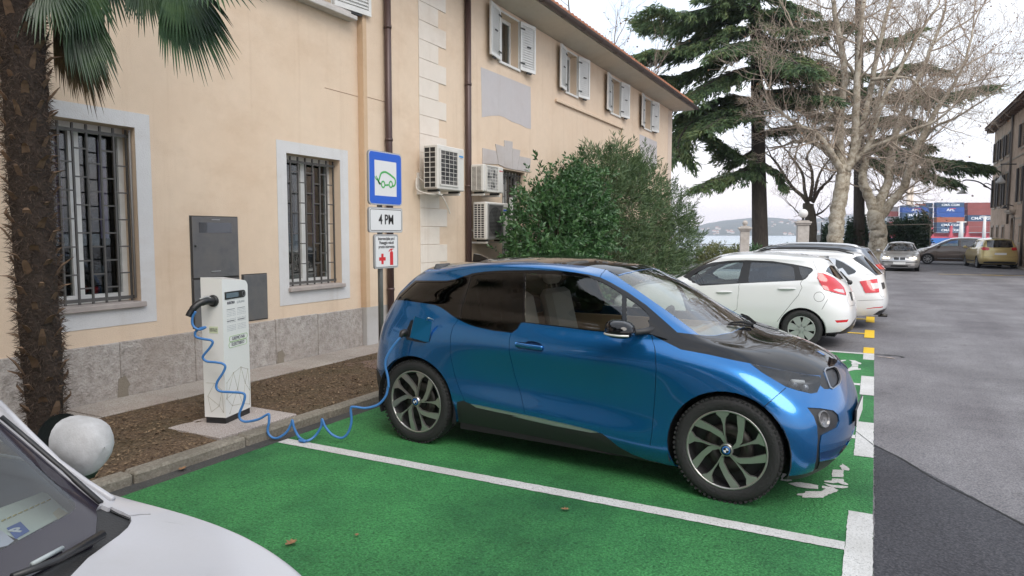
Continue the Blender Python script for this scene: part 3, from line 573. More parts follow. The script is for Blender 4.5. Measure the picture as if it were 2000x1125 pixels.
# ================================================================ gate pillars, railing, sea, hills, ship, stone house
pst = noise_mix('pillar_stone', [(.3, (.38, .35, .32)), (.7, (.56, .53, .49))], 8, .9, .4, 40, 1.5, (.36, .31, .27), .5)
def pillar(u, d, h, label, globe):
    p = gz(u, 458.5+1.757*1357/d, 0); r = empty('gate_pillar', (p.x, p.y, 0), .2, label, 'pillar', None)
    w_ = .24 if globe else .19
    b = MB(); b.box((-w_, -w_, 0), (w_, w_, h-.18), bev=.02); b.build('shaft', pst, r)
    b = MB(); b.box((-w_-.05, -w_-.05, h-.18), (w_+.05, w_+.05, h-.11), bev=.015); b.box((-w_-.09, -w_-.09, h-.11), (w_+.09, w_+.09, h-.03), bev=.015); b.box((-w_, -w_, h-.03), (w_, w_, h+.02), bev=.01); b.build('cap', pst, r)
    if globe:
        b = MB(); b.lathe([(.09, h+.02), (.05, h+.06), (.05, h+.12), (.08, h+.15)], 14, 'z'); b.build('lamp_neck', mat('black_iron'), r)
        b = MB(); b.sphere((0, 0, h+.33), .20, 20, 14); b.build('lamp_globe', mat('opal_globe', (.72, .71, .68), .25), r)
    else:
        b = MB(); b.lathe([(.09, h+.02), (.05, h+.05)], 14, 'z'); b.sphere((0, 0, h+.15), .115, 16, 12); b.build('stone_ball', pst, r)
pillar(1452.5, 30, 2.10, 'slim stone gate pillar topped with a stone ball', False); pillar(1565, 31, 2.36, 'broad stone gate pillar carrying a white globe lamp', True)
# quay railing
rail = empty('quay_railing', (-12, 53.5, 0), 0, 'thin grey railing along the quay edge in front of the sea', 'railing'); b = MB(); rg_ = mat('railing_grey', (.14, .14, .14), .5, .5)
for z in (.5, 1.0): b.tube([(-20, 0, z), (12, 0, z)], .022, 6)
b.build('top_rail', rg_, rail)
for k in range(17):
    b = MB(); b.tube([(-20+2*k, 0, 0), (-20+2*k, 0, 1.02)], .02, 6); b.build('post', rg_, rail)
def pole(name, u, ytop, d, r, label, m, cat='pole', extra=None):
    p = gz(u, 458.5+1.757*1357/d, 0); top = gd(u, ytop, d); o = empty(name, (p.x, p.y, 0), 0, label, cat); b = MB(); b.tube([(0, 0, 0), (0, 0, top.z)], [r, r*.6], 8); b.build('mast', m, o)
    if extra: extra(o, top.z)
pole('lamp_pole', 1602, 434, 45, .04, 'thin dark pole standing among the hedge bushes', mat('black_iron'))
b = MB(); b.box((0, 0, 0), (.05, 2.2, .95), bev=.01); o = b.build('grey_board', mat('board_grey', (.42, .42, .41), .7)); p = gz(1658, 505, 0); o.location = (p.x-.5, p.y+1, .8); o.rotation_euler = (0, 0, pi/2+.1); tag(o, 'plain grey board standing between the mottled trunks', 'board')
# wire fence frame by the hedge
fe = empty('wire_fence', (0, 0, 0), 0, 'tall thin frame of a wire fence behind the hedge', 'fence'); a = gd(1722, 440, 49); c = gd(1818, 438, 49); fm = mat('fence_bronze', (.22, .19, .13), .6, .3)
b = MB(); b.tube([a, c], .035, 6); b.build('top_rail', fm, fe); b = MB(); b.tube([c, (c.x, c.y, 0)], .04, 6); b.build('post', fm, fe); b = MB(); b.tube([a, (a.x, a.y, 0)], .04, 6); b.build('post', fm, fe)
# sea and hills
seam = bpy.data.materials.new('sea_water'); seam.use_nodes = True; t = seam.node_tree; bs = t.nodes['Principled BSDF']; bs.inputs['Base Color'].default_value = (.20, .27, .31, 1); bs.inputs['Roughness'].default_value = .22; bs.inputs['Specular IOR Level'].default_value = .6
tcn = t.nodes.new('ShaderNodeTexCoord'); mpn = t.nodes.new('ShaderNodeMapping'); mpn.inputs['Scale'].default_value = (.25, 1.2, 1); t.links.new(tcn.outputs['Object'], mpn.inputs[0]); nn = t.nodes.new('ShaderNodeTexNoise'); nn.inputs['Scale'].default_value = .8; nn.inputs['Detail'].default_value = 5; t.links.new(mpn.outputs[0], nn.inputs['Vector']); bp = t.nodes.new('ShaderNodeBump'); bp.inputs['Strength'].default_value = .35; bp.inputs['Distance'].default_value = .3; t.links.new(nn.outputs[0], bp.inputs['Height']); t.links.new(bp.outputs[0], bs.inputs['Normal'])
sheet('sea', [(-6000, 61.9), (6000, 61.9), (6000, 7000), (-6000, 7000)], -1.8, seam)
b = MB(); b.box((-60, 61.6, -3), (80, 62.05, .02)); tag(b.build('quay_wall', kst), kind='structure')
hm = noise_mix('hill_wood', [(.35, (.030, .042, .028)), (.5, (.065, .07, .045)), (.65, (.11, .095, .065)), (.8, (.20, .16, .12))], .012, 1.0, 0, 1, .004, (.05, .065, .04), .6)
# ridge profile by pixel column
prof = [(-1500, 452), (-600, 448), (0, 446), (500, 444), (900, 446), (1200, 446), (1340, 447), (1375, 440), (1410, 432), (1440, 429), (1475, 424), (1520, 425), (1560, 430), (1600, 428), (1640, 421), (1680, 415), (1710, 414), (1750, 421), (1800, 428), (1880, 434), (1960, 438), (2100, 441), (2600, 447)]
DH = 2600.0
def hill(name, prof, d0, d1, m, seed, kz=1.0):
    us = np.linspace(prof[0][0], prof[-1][0], 240); vs_ = np.interp(us, [q[0] for q in prof], [q[1] for q in prof]); V = []; nr_ = 10
    for j in range(nr_+1):
        t = j/nr_
        for u, v in zip(us, vs_):
            base = gd(u, 462, d0); top = gd(u, v, d1); h = top.z; x = base.x+(top.x-base.x)*t; y = base.y+(top.y-base.y)*t
            z = -2+(h+2)*(1-(1-t)**1.5)*kz + (noise.noise((x*.004, y*.004, seed))*14+noise.noise((x*.02, y*.02, seed))*5)*t*(1 if t < .99 else .6); V.append((x, y, z))
    n = len(us); tag(mesh_obj(name, V, [(j*n+i, j*n+i+1, (j+1)*n+i+1, (j+1)*n+i) for j in range(nr_) for i in range(n-1)], m, smooth=True), kind='structure'); return V, n
HV, HN = hill('hills', prof, 2300, 3100, hm, 2)
rh = random.Random(6); hw_ = mat('far_house_wall', (.62, .58, .53), .9); hr_ = mat('far_house_roof', (.36, .16, .10), .9); hme = hmr = None
spots = [(1395+rh.gauss(0, 12), 453, 6) for _ in range(1)]
for cx, cy, n_, sx, sy in ((1400, 452, 8, 16, 3), (1470, 450, 6, 14, 3), (1520, 438, 9, 18, 4), (1550, 433, 8, 14, 4), (1610, 440, 10, 18, 6), (1680, 432, 14, 20, 7), (1440, 457, 6, 20, 1.5), (1540, 456, 8, 25, 2), (1640, 428, 6, 10, 4)):
    for _ in range(n_): spots.append((cx+rh.gauss(0, sx), cy+rh.gauss(0, sy), 1))
hb = BVHTree.FromPolygons([Vector(v) for v in HV], [(j*HN+i, j*HN+i+1, (j+1)*HN+i+1, (j+1)*HN+i) for j in range(10) for i in range(HN-1)])
for u, v, _ in spots:
    loc, n_, i_, d_ = hb.ray_cast(CAMP, ray(u, v).normalized())
    if loc is None: continue
    if hme is None:
        b = MB(); b.box((-7, -5, -4), (7, 5, 6)); hme = b.data('wall', hw_); b = MB(); b.prism([(-5.6, 6), (5.6, 6), (0, 9)], -7.5, 7.5, 'x'); hmr = b.data('roof', hr_)
    o = empty('hillside_house', loc, rh.uniform(-.5, .5), 'tiny pale house on the wooded hillside across the water', 'house', 'houses on the far hillside'); s_ = rh.uniform(.4, .8); o.scale = (s_, s_, s_*rh.uniform(.8, 1.3)); link(bpy.data.objects.new('wall', hme), o); link(bpy.data.objects.new('roof', hmr), o)
# ---------------------------------------------------------------- container ship
SD = 300.0; zz = lambda q: Z(1700, 370, 5.92, q)
c0 = gd(1840, 470, SD); yaw_s = .46; ship = empty('container_ship', (c0.x, c0.y, -1.8), yaw_s, 'blue-hulled container ship stacked high behind the hedge', 'ship'); Ms = ship.matrix_basis = Matrix.Translation(ship.location) @ Matrix.Rotation(yaw_s, 4, 'Z'); Msi = Ms.inverted()
def sh(u, v): 
    o = Msi @ CAMP; d = Msi.to_3x3() @ ray(u, v); return o+d*((-.0-o.y)/d.y)                       # onto the ship's side plane (local y = 0)
hullm = mat('hull_blue', (.015, .15, .48), .5, var=.15, vscale=.2); redm = mat('lashing_red', (.50, .06, .09), .55)
zd = sh(*zz([(800, 562)])[0]).z; b = MB(); hp = [(-20, 0), (60, 0), (64, zd), (-24, zd), (-22, zd*.4)]; b.prism(hp, 0.6, 30, 'y'); b.build('hull', hullm, ship)
zk = sh(*zz([(800, 500)])[0]).z; b = MB(); b.box((-23, 1.0, zd), (60, 28, zd+.6)); b.box((-22, 4, zd+.6), (60, 26, zk-.1)); b.build('hatch_deck', redm, ship)
for xa in (705, 930, 1118, 1320):
    p = sh(*zz([(xa, 560)])[0]); q = sh(*zz([(xa+60, 420)])[0]); b = MB(); w_ = (q.x-p.x)*.5; b.box((p.x, .65, zd), (p.x+w_, 1.9, q.z)); b.prism([(p.x-.6*w_, zd), (p.x+w_*1.7, zd), (p.x+w_, zd+(q.z-zd)*.4), (p.x, zd+(q.z-zd)*.4)], .62, 1.9, 'y'); b.build('lashing_bridge', redm, ship)
cbl = mat('box_blue', (.02, .09, .36), .6, var=.2, vscale=.3); cna = mat('box_navy', (.035, .085, .17), .6, var=.2, vscale=.3); cre = mat('box_red', (.30, .07, .06), .65, var=.2, vscale=.3); cor = mat('box_rust', (.42, .12, .06), .65, var=.2, vscale=.3); cgr = mat('box_grey', (.22, .20, .20), .65)
txw = mat('box_lettering', (.75, .76, .78), .6); txr = mat('box_letter_red', (.5, .05, .06), .6)
COLN = {'b': (cbl, 'bright blue'), 'n': (cna, 'dark navy'), 'r': (cre, 'brick red'), 'o': (cor, 'orange'), 'g': (cgr, 'grey')}
def container(x0, x1, z0, z1, y, ck, txt, label):
    m, cn_ = COLN[ck]; loc = Ms @ Vector((x0, y, z0)); o = empty('shipping_container', loc, yaw_s, label, 'container', 'containers stacked on the ship'); L, H = x1-x0, z1-z0
    b = MB(); n = 26; vs = []; e = .10                       # corrugated side
    b.box((0, e, 0), (L, 2.4, H)); 
    for i in range(n):
        a, c = L*i/n, L*(i+.55)/n; b.box((a+.05, .03, .12), (c, e, H-.12))
    b.build('box_side', m, o); b = MB(); b.box((0, 0, 0), (L, e, .12)); b.box((0, 0, H-.12), (L, e, H)); b.box((0, 0, .12), (.16, e, H-.12)); b.box((L-.16, 0, .12), (L, e, H-.12)); b.build('box_frame', m, o)
    if txt:
        Mt = Matrix(((1, 0, 0, L*.5), (0, 0, -1, .0), (0, 1, 0, H*.45), (0, 0, 0, 1))); sz = H*(.75 if txt == 'APL' else .62)
        text_mesh(txt, sz, txw, 'lettering', o, Mt, bold=.03, squeeze=1.3, thick=.02)
        if txt == 'APL': b = MB(); b.box((L*.5-.5, -.03, H*.66), (L*.5+2.2, -.005, H*.80)); b.build('logo_stroke', txr, o)
        else: b = MB(); b.tube(smooth_path([(L*.5-1.2, -.02, H*.80), (L*.5, -.02, H*.92), (L*.5+1.6, -.02, H*.84)], 5), .07, 5); b.build('logo_stroke', txw, o)
T1, T2, T3 = 'CMA CGM', 'APL', None
rows = [148, 205, 263, 320, 380, 440, 500]
stackA = (790, 1105, [('n', T1, 'navy container with white lettering on top of the middle stack'), ('b', T2, 'bright blue lettered container second from the top of the middle stack'), ('b', None, 'plain bright blue container in the middle stack'), ('o', None, 'orange container in the middle stack'), ('n', T1, 'navy lettered container under the orange one'), ('n', T1, 'lowest navy lettered container of the middle stack')])
stackB = (390, 690, [('n', T1, 'navy container topping the stack by the tree, partly hidden'), ('b', T2, 'bright blue lettered container in the stack by the tree'), ('n', T1, 'upper navy lettered container in the stack by the tree'), ('n', T1, 'lower navy lettered container in the stack by the tree'), ('r', None, 'red container low in the stack by the tree'), ('r', None, 'lowest red container in the stack by the tree')])
stackC = (1150, 1480, [('r', None, 'top red container beside the stone house'), ('r', None, 'second red container beside the stone house'), ('n', T1, 'navy lettered container between red ones by the stone house'), ('r', None, 'red container under the navy one by the stone house'), ('r', None, 'lowest red container beside the stone house')])
for (xa, xb, lst), rws, yy in ((stackA, rows, 1.2), (stackB, [183, 207, 265, 325, 385, 440, 495], 1.2), (stackC, [150, 228, 297, 368, 432, 497], 1.2)):
    for k, (ck, tx, lb) in enumerate(lst):
        p = sh(*zz([(xa, rws[k])])[0]); q = sh(*zz([(xb, rws[k+1])])[0]); container(p.x, q.x, q.z+.06, p.z, yy, ck, tx, lb)
for (xa, xb, ya, yb, ck, lb) in ((705, 785, 150, 205, 'n', 'short navy container end behind the middle stack'), (612, 705, 163, 208, 'o', 'orange container above the stack by the tree'), (286, 385, 195, 250, 'g', 'grey container end far behind the tree'), (286, 385, 250, 310, 'r', 'red container end far behind the tree'), (286, 385, 310, 370, 'g', 'lower grey container end far behind the tree'), (286, 385, 370, 470, 'r', 'lowest red container end far behind the tree'), (692, 785, 208, 330, 'n', 'dark container end in the gap between two stacks'), (692, 785, 330, 500, 'r', 'reddish container end in the gap between two stacks'), (1106, 1148, 150, 500, 'r', 'dark red container end next to the red stack')):
    p = sh(*zz([(xa, ya)])[0]); q = sh(*zz([(xb, yb)])[0]); container(p.x, q.x, q.z+.06, p.z, 4.2, ck, None, lb)
wm = mat('mast_white', (.62, .60, .58), .6)
def arms(o, h):
    b = MB(); b.box((-.9, -.1, h-.25), (.9, .1, h)); b.build('lamp_head', wm, o)
pole('floodlight_mast', 1876, 432, 150, .55, 'white mast with lamps in front of the container ship', wm, 'mast', arms); pole('floodlight_mast', 1921, 422, 140, .38, 'slim white mast beside the stone house corner', wm, 'mast', arms); pole('floodlight_mast', 1672, 388, 420, .5, 'far thin lamp mast standing above the hill line', mat('mast_grey', (.45, .42, .42), .6), 'mast', arms)
pole('crane_mast', 1689, 405, 200, .6, 'white mast rising behind the mottled trunk', wm, 'mast'); pole('harbour_crane', 1771, 368, 380, 1.6, 'pale crane leg behind the bare branches', mat('crane_cream', (.66, .56, .46), .7), 'crane'); pole('harbour_crane', 1778, 362, 380, 1.0, 'second slim crane leg behind the bare branches', mat('crane_cream'), 'crane')
# ---------------------------------------------------------------- stone house on the right
FX = 6.95; sto = noise_mix('ochre_stone', [(.3, (.42, .31, .225)), (.5, (.58, .45, .345)), (.75, (.66, .53, .43))], 2.2, .93, .6, 30, .5, (.45, .33, .25), .6, .03); trim = mat('stone_trim', (.46, .40, .33), .85, var=.25, vscale=3); shm = mat('brown_shutter', (.045, .032, .026), .7)
sh_r = empty('stone_house', (FX, 48, 0), 0, 'weathered ochre stone house with dark shutters and arched doorway', 'house')
def rp2(b, n, m, par=None):
    o = b.build(n, m, par if par is not None else sh_r)
    if par is None: o.location = (-FX, -48, 0)
    return o
zs = lambda q: Z(1880, 130, 2.742, q)
def fyz(pts): return [(lambda g: (g.y, g.z))(gx(u, v, FX)) for u, v in zs(pts)]
ops = []
def opening(x0, x1, y0, y1): 
    a = fyz([(x1, y0), (x0, y1)]); ops.append((min(a[0][0], a[1][0]), max(a[0][0], a[1][0]), min(a[0][1], a[1][1]), max(a[0][1], a[1][1]))); return ops[-1]
def opn(yc, w_, z0, z1): ops.append((yc-w_/2, yc+w_/2, z0, z1)); return ops[-1]
UPW = [opn(y, .95, 6.55, 7.85) for y in (56.0, 53.6, 51.3, 46.6, 43.6, 40.6)]; MID = [opn(y, 1.0, 3.55, 5.45) for y in (56.0, 53.6, 51.2, 46.6, 43.6, 40.6)]; LOWW = [opn(y, .75, 1.35, 2.25) for y in (56.2, 54.0, 51.8, 46.0, 43.2)]
DOOR = opn(48.6, 1.3, 0.02, 2.75)
b = MB(); wall_holes(b, FX, 34, 57.4, 0, 8.9, ops, .3, -1); b.add([(FX, 57.4, 0), (FX+12, 57.4, 0), (FX+12, 57.4, 8.9), (FX, 57.4, 8.9)], [(3, 2, 1, 0)]); b.add([(FX, 34, 0), (FX+12, 34, 0), (FX+12, 34, 8.9), (FX, 34, 8.9)], [(0, 1, 2, 3)]); rp2(b, 'wall', sto)
b = MB(); b.box((FX+.32, 34.2, 0), (FX+.36, 57.2, 8.8)); rp2(b, 'dark_backing', mat('dark_room'))  # dark sheet behind the openings in place of the unlit interior
for (a, c, d, e), kd in [(w_, 'u') for w_ in UPW]+[(w_, 'm') for w_ in MID]+[(w_, 'l') for w_ in LOWW]:
    b = MB(); f = .12; b.box((FX-.05, a-f, d-.12), (FX-.001, c+f, d-.001)); b.box((FX-.04, a-f, e+.001), (FX-.001, c+f, e+.13)); b.box((FX-.03, a-f, d), (FX-.001, a-.001, e)); b.box((FX-.03, c+.001, d), (FX-.001, c+f, e)); w0 = rp2(b, 'window_trim', trim)
    b = MB(); b.box((FX+.20, a, d), (FX+.24, a+.07, e)); b.box((FX+.20, c-.07, d), (FX+.24, c, e)); b.box((FX+.20, (a+c)/2-.04, d), (FX+.24, (a+c)/2+.04, e)); b.box((FX+.20, a, d+(e-d)*.6), (FX+.235, c, d+(e-d)*.6+.05)); rp2(b, 'window_frame', shm, w0)
    b = MB(); b.box((FX+.245, a, d), (FX+.25, c, e)); rp2(b, 'pane', glass('house_glass'), w0)
    if kd != 'l':
        for s_, y in ((-1, a-.02), (1, c+.02)):
            b = MB(); y0, y1 = (y-.5, y) if s_ < 0 else (y, y+.5); b.box((FX-.10, y0, d+.02), (FX-.055, y1, e-.02))
            for k in range(int((e-d)/.12)): b.box((FX-.112, y0+.06, d+.08+k*.12), (FX-.10, y1-.06, d+.14+k*.12)) if d+.14+k*.12 < e-.06 else None
            rp2(b, 'shutter', shm, w0)
a, c, d, e = DOOR; b = MB(); ar = [(a, d), (a, 2.1)]+[((a+c)/2-.65*cos(q), 2.1+.65*sin(q)) for q in [pi*i/10 for i in range(1, 10)]]+[(c, 2.1), (c, d)]
b.prism(ar, FX+.12, FX+.18, 'x'); rp2(b, 'door', mat('door_dark', (.03, .022, .018), .6)); b = MB()
for i in range(len(ar)-1):
    (y0, z0), (y1, z1) = ar[i], ar[i+1]; cy, cz = (a+c)/2, 1.6; s0 = 1.18; b.add([(FX-.04, y0, z0), (FX-.04, y1, z1), (FX-.04, cy+(y1-cy)*s0, cz+(z1-cz)*s0 if z1 > 1.7 else z1), (FX-.04, cy+(y0-cy)*s0, cz+(z0-cz)*s0 if z0 > 1.7 else z0)], [(0, 1, 2, 3)])
rp2(b, 'door_arch', trim); b = MB(); b.box((FX-.30, a-.25, 3.05), (FX-.001, c+.25, 3.17)); b.box((FX-.22, a-.15, 2.95), (FX-.001, c+.15, 3.05)); rp2(b, 'door_hood', trim)
b = MB(); b.prism([(FX-.50, 8.86), (FX+12, 8.86), (FX+12, 9.02), (FX-.50, 9.02)], 33, 58.1, 'y'); rp2(b, 'eaves', mat('eaves_brown', (.16, .105, .075), .85))
for k in range(40):
    b = MB(); y = 34.3+k*.60; b.box((FX-.42, y, 8.66), (FX-.002, y+.16, 8.858)); rp2(b, 'eaves_bracket', mat('eaves_brown'))
b = MB(); b.add([(FX-.58, 33, 9.03), (FX-.58, 58.0, 9.03), (FX+6, 55, 11.3), (FX+6, 33, 11.3)], [(3, 2, 1, 0)]); b.add([(FX-.58, 58.0, 9.03), (FX+12.8, 58.2, 9.03), (FX+6, 55, 11.3)], [(0, 1, 2)]); b.add([(FX+12.8, 58.2, 9.03), (FX+12.8, 33, 9.03), (FX+6, 33, 11.3), (FX+6, 55, 11.3)], [(3, 2, 1, 0)]); rp2(b, 'roof', tile)
b = MB(); b.box((FX+.6, 46.6, 9.2), (FX+1.3, 47.5, 11.0)); b.box((FX+.5, 46.5, 11.0), (FX+1.4, 47.6, 11.15)); b.box((FX+.7, 46.75, 11.15), (FX+1.2, 47.35, 11.5)); rp2(b, 'chimney', sto)
for y in (49.9, 45.0): b = MB(); b.tube([(FX-.08, y, 8.7), (FX-.08, y, 2.4 if y > 47 else .1)], .06, 8); rp2(b, 'downpipe', mat('grey_pipe', (.16, .14, .125), .6))
for k, (z, h) in enumerate(((2.62, .10), (6.1, .08))): b = MB(); b.box((FX-.03, 34, z), (FX-.001, 48.0-.2 if k == 0 else 57.4, z+h)); rp2(b, 'string_course', trim)
# lamps on curved wall arms
def arm_lamp(y, z, reach, drop, label, up=.5):
    o = empty('wall_lamp', (FX, y, z), 0, label, 'lamp'); b = MB(); b.tube(smooth_path([(-.02, 0, -.2), (-.35, 0, .05), (-reach*.5, 0, up*.75), (-reach*.85, 0, up), (-reach, 0, up*.9)], 6), .045, 8); b.tube([(-.02, 0, -.4), (-.02, 0, .3)], .07, 8); b.tube(smooth_path([(-.02, 0, .1), (-.4, 0, .3), (-.55, 0, .12), (-.35, 0, .0)], 5), .03, 6); b.build('arm', mat('black_iron'), o)
    b = MB(); b.lathe([(.03, up*.9-drop+.42), (.06, up*.9-drop+.30), (.10, up*.9-drop+.22), (.34, up*.9-drop), (.33, up*.9-drop-.02), (.001, up*.9-drop+.12)], 18, 'z', Matrix.Translation((-reach, 0, 0))); b.tube([(-reach, 0, up*.9-drop+.4), (-reach, 0, up*.9+.05)], .02, 6); b.build('lamp_shade', mat('lamp_enamel', (.58, .58, .57), .4), o)
arm_lamp(56.9, 4.95, 1.75, .85, 'bell-shaped lamp on a long curved arm at the stone house corner', .55); 
o = empty('wall_lamp', (FX, 48.4, 5.75), 0, 'white bell lamp hanging beside the upper shutters of the stone house', 'lamp'); b = MB(); b.tube([(0, 0, 0), (-.75, 0, .03)], .03, 6); b.tube([(-.7, 0, .03), (-.7, 0, -.7)], .012, 5); b.build('arm', mat('black_iron'), o); b = MB(); b.lathe([(.03, -.60), (.07, -.72), (.24, -.95), (.22, -1.05), (.001, -1.08)], 16, 'z', Matrix.Translation((-.7, 0, 0))); b.build('lamp_shade', mat('lamp_enamel'), o)
o = empty('wall_lamp', (FX, 57.0, 6.9), 0, 'short dark insulator arm high on the stone house corner', 'bracket'); b = MB(); b.tube([(0, 0, -1.0), (-1.1, 0, -1.0)], .035, 6); b.sphere((-.6, 0, -.92), .09, 8, 6); b.build('arm', mat('black_iron'), o)
o = empty('wall_lamp', (FX, 48.6, 3.3), 0, 'small dark lamp over the arched doorway', 'lamp'); b = MB(); b.tube([(0, 0, .1), (-.3, 0, .2), (-.42, 0, .12)], .025, 6); b.lathe([(.03, .12), (.16, .0), (.15, -.03), (.001, .02)], 14, 'z', Matrix.Translation((-.42, 0, 0))); b.build('arm', mat('black_iron'), o)
# pavement in front of the stone house
b = MB(); b.box((5.9, 34, -.05), (FX-.001, 57.4, .10), bev=.02) if False else b.box((6.62, 34, -.05), (FX-.001, 57.4, .10)); tag(b.build('house_step', kst), kind='structure')
for (u, v, w_) in ((1895, 537, 1.2), (1965, 538, .9)):
    p = gz(u, v, 0); sheet('yellow_line', [(p.x-w_, p.y-.06), (p.x+w_, p.y-.06), (p.x+w_, p.y+.06), (p.x-w_, p.y+.06)], .008, yel)
# ---------------------------------------------------------------- unseen house added behind the viewpoint, for the car windows to mirror
nh = empty('reflected_house', (-8, -13, 0), 0, 'unseen plain cream house, added for the blue car windows to mirror', 'house'); b = MB()
hol = [(x, x+1.1, z, z+1.5) for x in (-12.5, -9.5, -6.5, -3.5, -.5) for z in (1.2, 4.2)]
tmp = MB(); wall_holes(tmp, 0, -15, 2.5, 0, 6.6, hol, .3, 1); b.add([(v[1]+8, v[0], v[2]) for v in tmp.v], [f[::-1] for f in tmp.f]); b.build('wall', cream, nh)
b = MB(); b.box((-7, -6, 0), (10.5, -.31, 6.55)); b.build('dark_backing', mat('dark_room'), nh)  # dark block in place of the unlit rooms
for (a, c, d, e) in hol: b = MB(); b.box((a+8, -.2, d), (a+8.07, -.15, e)); b.box((c+7.93, -.2, d), (c+8, -.15, e)); b.box((a+8.07, -.2, e-.07), (c+7.93, -.15, e)); b.box((a+8.07, -.2, d), (c+7.93, -.15, d+.07)); b.box((a+8.5, -.2, d+.07), (a+8.6, -.15, e-.07)); b.build('window_frame', white, nh)
b = MB(); b.add([(-7.5, .6, 6.6), (11, .6, 6.6), (11, -5, 9), (-7.5, -5, 9)], [(0, 1, 2, 3)]); b.add([(-7.5, -10.5, 6.6), (11, -10.5, 6.6), (11, -5, 9), (-7.5, -5, 9)], [(3, 2, 1, 0)]); b.build('roof', tile, nh)
# ================================================================ vegetation
def leaf_mesh(name, items, m, parent, rng, fold=.15, curl=.0):
    """items: (position, direction, length, width); each leaf a folded diamond of two faces"""
    n = len(items); V = np.zeros((n*5, 3)); F = []
    for i, (p, d, L, W) in enumerate(items):
        d = Vector(d).normalized(); s_ = d.cross(Vector((rng.gauss(0, 1), rng.gauss(0, 1), rng.gauss(0, 1)))).normalized(); u = s_.cross(d); p = Vector(p)
        t = p+d*L-Vector((0, 0, L*curl)); mpt = p+d*(L*.48)
        V[i*5] = p; V[i*5+1] = mpt+s_*W*.5+u*W*fold; V[i*5+2] = t; V[i*5+3] = mpt-s_*W*.5+u*W*fold; V[i*5+4] = mpt
        o = i*5; F += [(o, o+1, o+4), (o+1, o+2, o+4), (o, o+4, o+3), (o+4, o+2, o+3)]
    me = bpy.data.meshes.new(name); me.from_pydata(V.tolist(), [], F); me.materials.append(m); me.update()
    o = link(bpy.data.objects.new(name, me), parent); return tag(o, kind='stuff')
def leafmat(name, c_dark, c_mid, c_light, scale=3.0, rough=.5, trans=.25):
    m = bpy.data.materials.new(name); m.use_nodes = True; t = m.node_tree; b = t.nodes['Principled BSDF']; b.inputs['Roughness'].default_value = rough
    tcn = t.nodes.new('ShaderNodeTexCoord'); n = t.nodes.new('ShaderNodeTexNoise'); n.inputs['Scale'].default_value = scale; n.inputs['Detail'].default_value = 8; n.inputs['Roughness'].default_value = .75; t.links.new(tcn.outputs['Object'], n.inputs['Vector'])
    r = t.nodes.new('ShaderNodeValToRGB'); t.links.new(n.outputs[0], r.inputs[0]); e = r.color_ramp.elements; e[0].position = .32; e[0].color = (*c_dark, 1); e[1].position = .70; e[1].color = (*c_light, 1); k = e.new(.5); k.color = (*c_mid, 1)
    t.links.new(r.outputs[0], b.inputs['Base Color']); tr = t.nodes.new('ShaderNodeBsdfTranslucent'); t.links.new(r.outputs[0], tr.inputs[0]); mi = t.nodes.new('ShaderNodeMixShader'); mi.inputs[0].default_value = trans
    out = t.nodes['Material Output']; t.links.new(b.outputs[0], mi.inputs[1]); t.links.new(tr.outputs[0], mi.inputs[2]); t.links.new(mi.outputs[0], out.inputs[0]); MATS[name] = m; return m
bark = mat('twig_bark', (.085, .06, .042), .9, var=.4, vscale=20)
def rdir(rng):
    z = rng.uniform(-1, 1); a = rng.uniform(0, 2*pi); s_ = sqrt(1-z*z); return Vector((s_*cos(a), s_*sin(a), z))
# ---------------------------------------------------------------- shrubs: stems ending in leaf rosettes
def shrub(name, label, cat, base, lobes, ntip, lpt, L, W, m, seed, spread=.9, droop=.1, group=None, stems=10, upright=.0):
    rng = random.Random(seed); root = empty(name, base, 0, label, cat, group); items = []; tips = []
    vol = [l[1][0]*l[1][1]*l[1][2] for l in lobes]; tot = sum(v**.67 for v in vol)
    for (c, r), v in zip(lobes, vol):
        for _ in range(int(ntip*v**.67/tot)):
            d = rdir(rng); k = rng.uniform(.45, 1.0)**.45*(1+.10*rng.gauss(0, 1)); k *= rng.uniform(1.12, 1.38) if rng.random() < .07 else 1.0; p = Vector((c[0]+r[0]*d.x*k, c[1]+r[1]*d.y*k, c[2]+r[2]*d.z*k))
            if p.z < .08: continue
            n = Vector((d.x/r[0], d.y/r[1], d.z/r[2])).normalized(); ax = (n+Vector((0, 0, .35+upright))+rdir(rng)*.5).normalized(); tips.append((p, ax))
            for j in range(lpt):
                t = j/lpt; q = p-ax*(.16*t*L/.1); e = rdir(rng); e = (e-ax*e.dot(ax)).normalized(); dd = (ax*(1.2-t*.9)+e*spread+Vector((0, 0, -droop))).normalized()
                items.append((q, dd, L*rng.uniform(.7, 1.15), W*rng.uniform(.8, 1.2)))
    leaf_mesh('foliage', items, m, root, rng)
    b = MB(); rng.shuffle(tips)
    for p, ax in tips[:stems*8]:
        b0 = Vector((rng.gauss(0, .12), rng.gauss(0, .12), 0)); mid = b0.lerp(p, .5)+Vector((0, 0, .15*p.z))+rdir(rng)*.08; b.tube(smooth_path([b0, mid, p], 3), [.014, .012, .010, .008, .006, .005, .004], 5, caps=False)
    tag(b.build('stems', bark, root), kind='stuff'); return root
laurel = leafmat('laurel_leaf', (.018, .055, .017), (.048, .12, .038), (.12, .22, .075), 5, .38, .15)
olean = leafmat('oleander_leaf', (.030, .064, .024), (.072, .125, .048), (.17, .22, .09), 3, .55, .2)
varieg = leafmat('pale_shrub_leaf', (.05, .07, .02), (.13, .15, .05), (.24, .24, .10), 6, .5, .2)
darkh = leafmat('hedge_leaf', (.008, .025, .010), (.02, .05, .02), (.04, .08, .03), 4, .5, .15)
B1 = (-5.45, 11.9, .09)
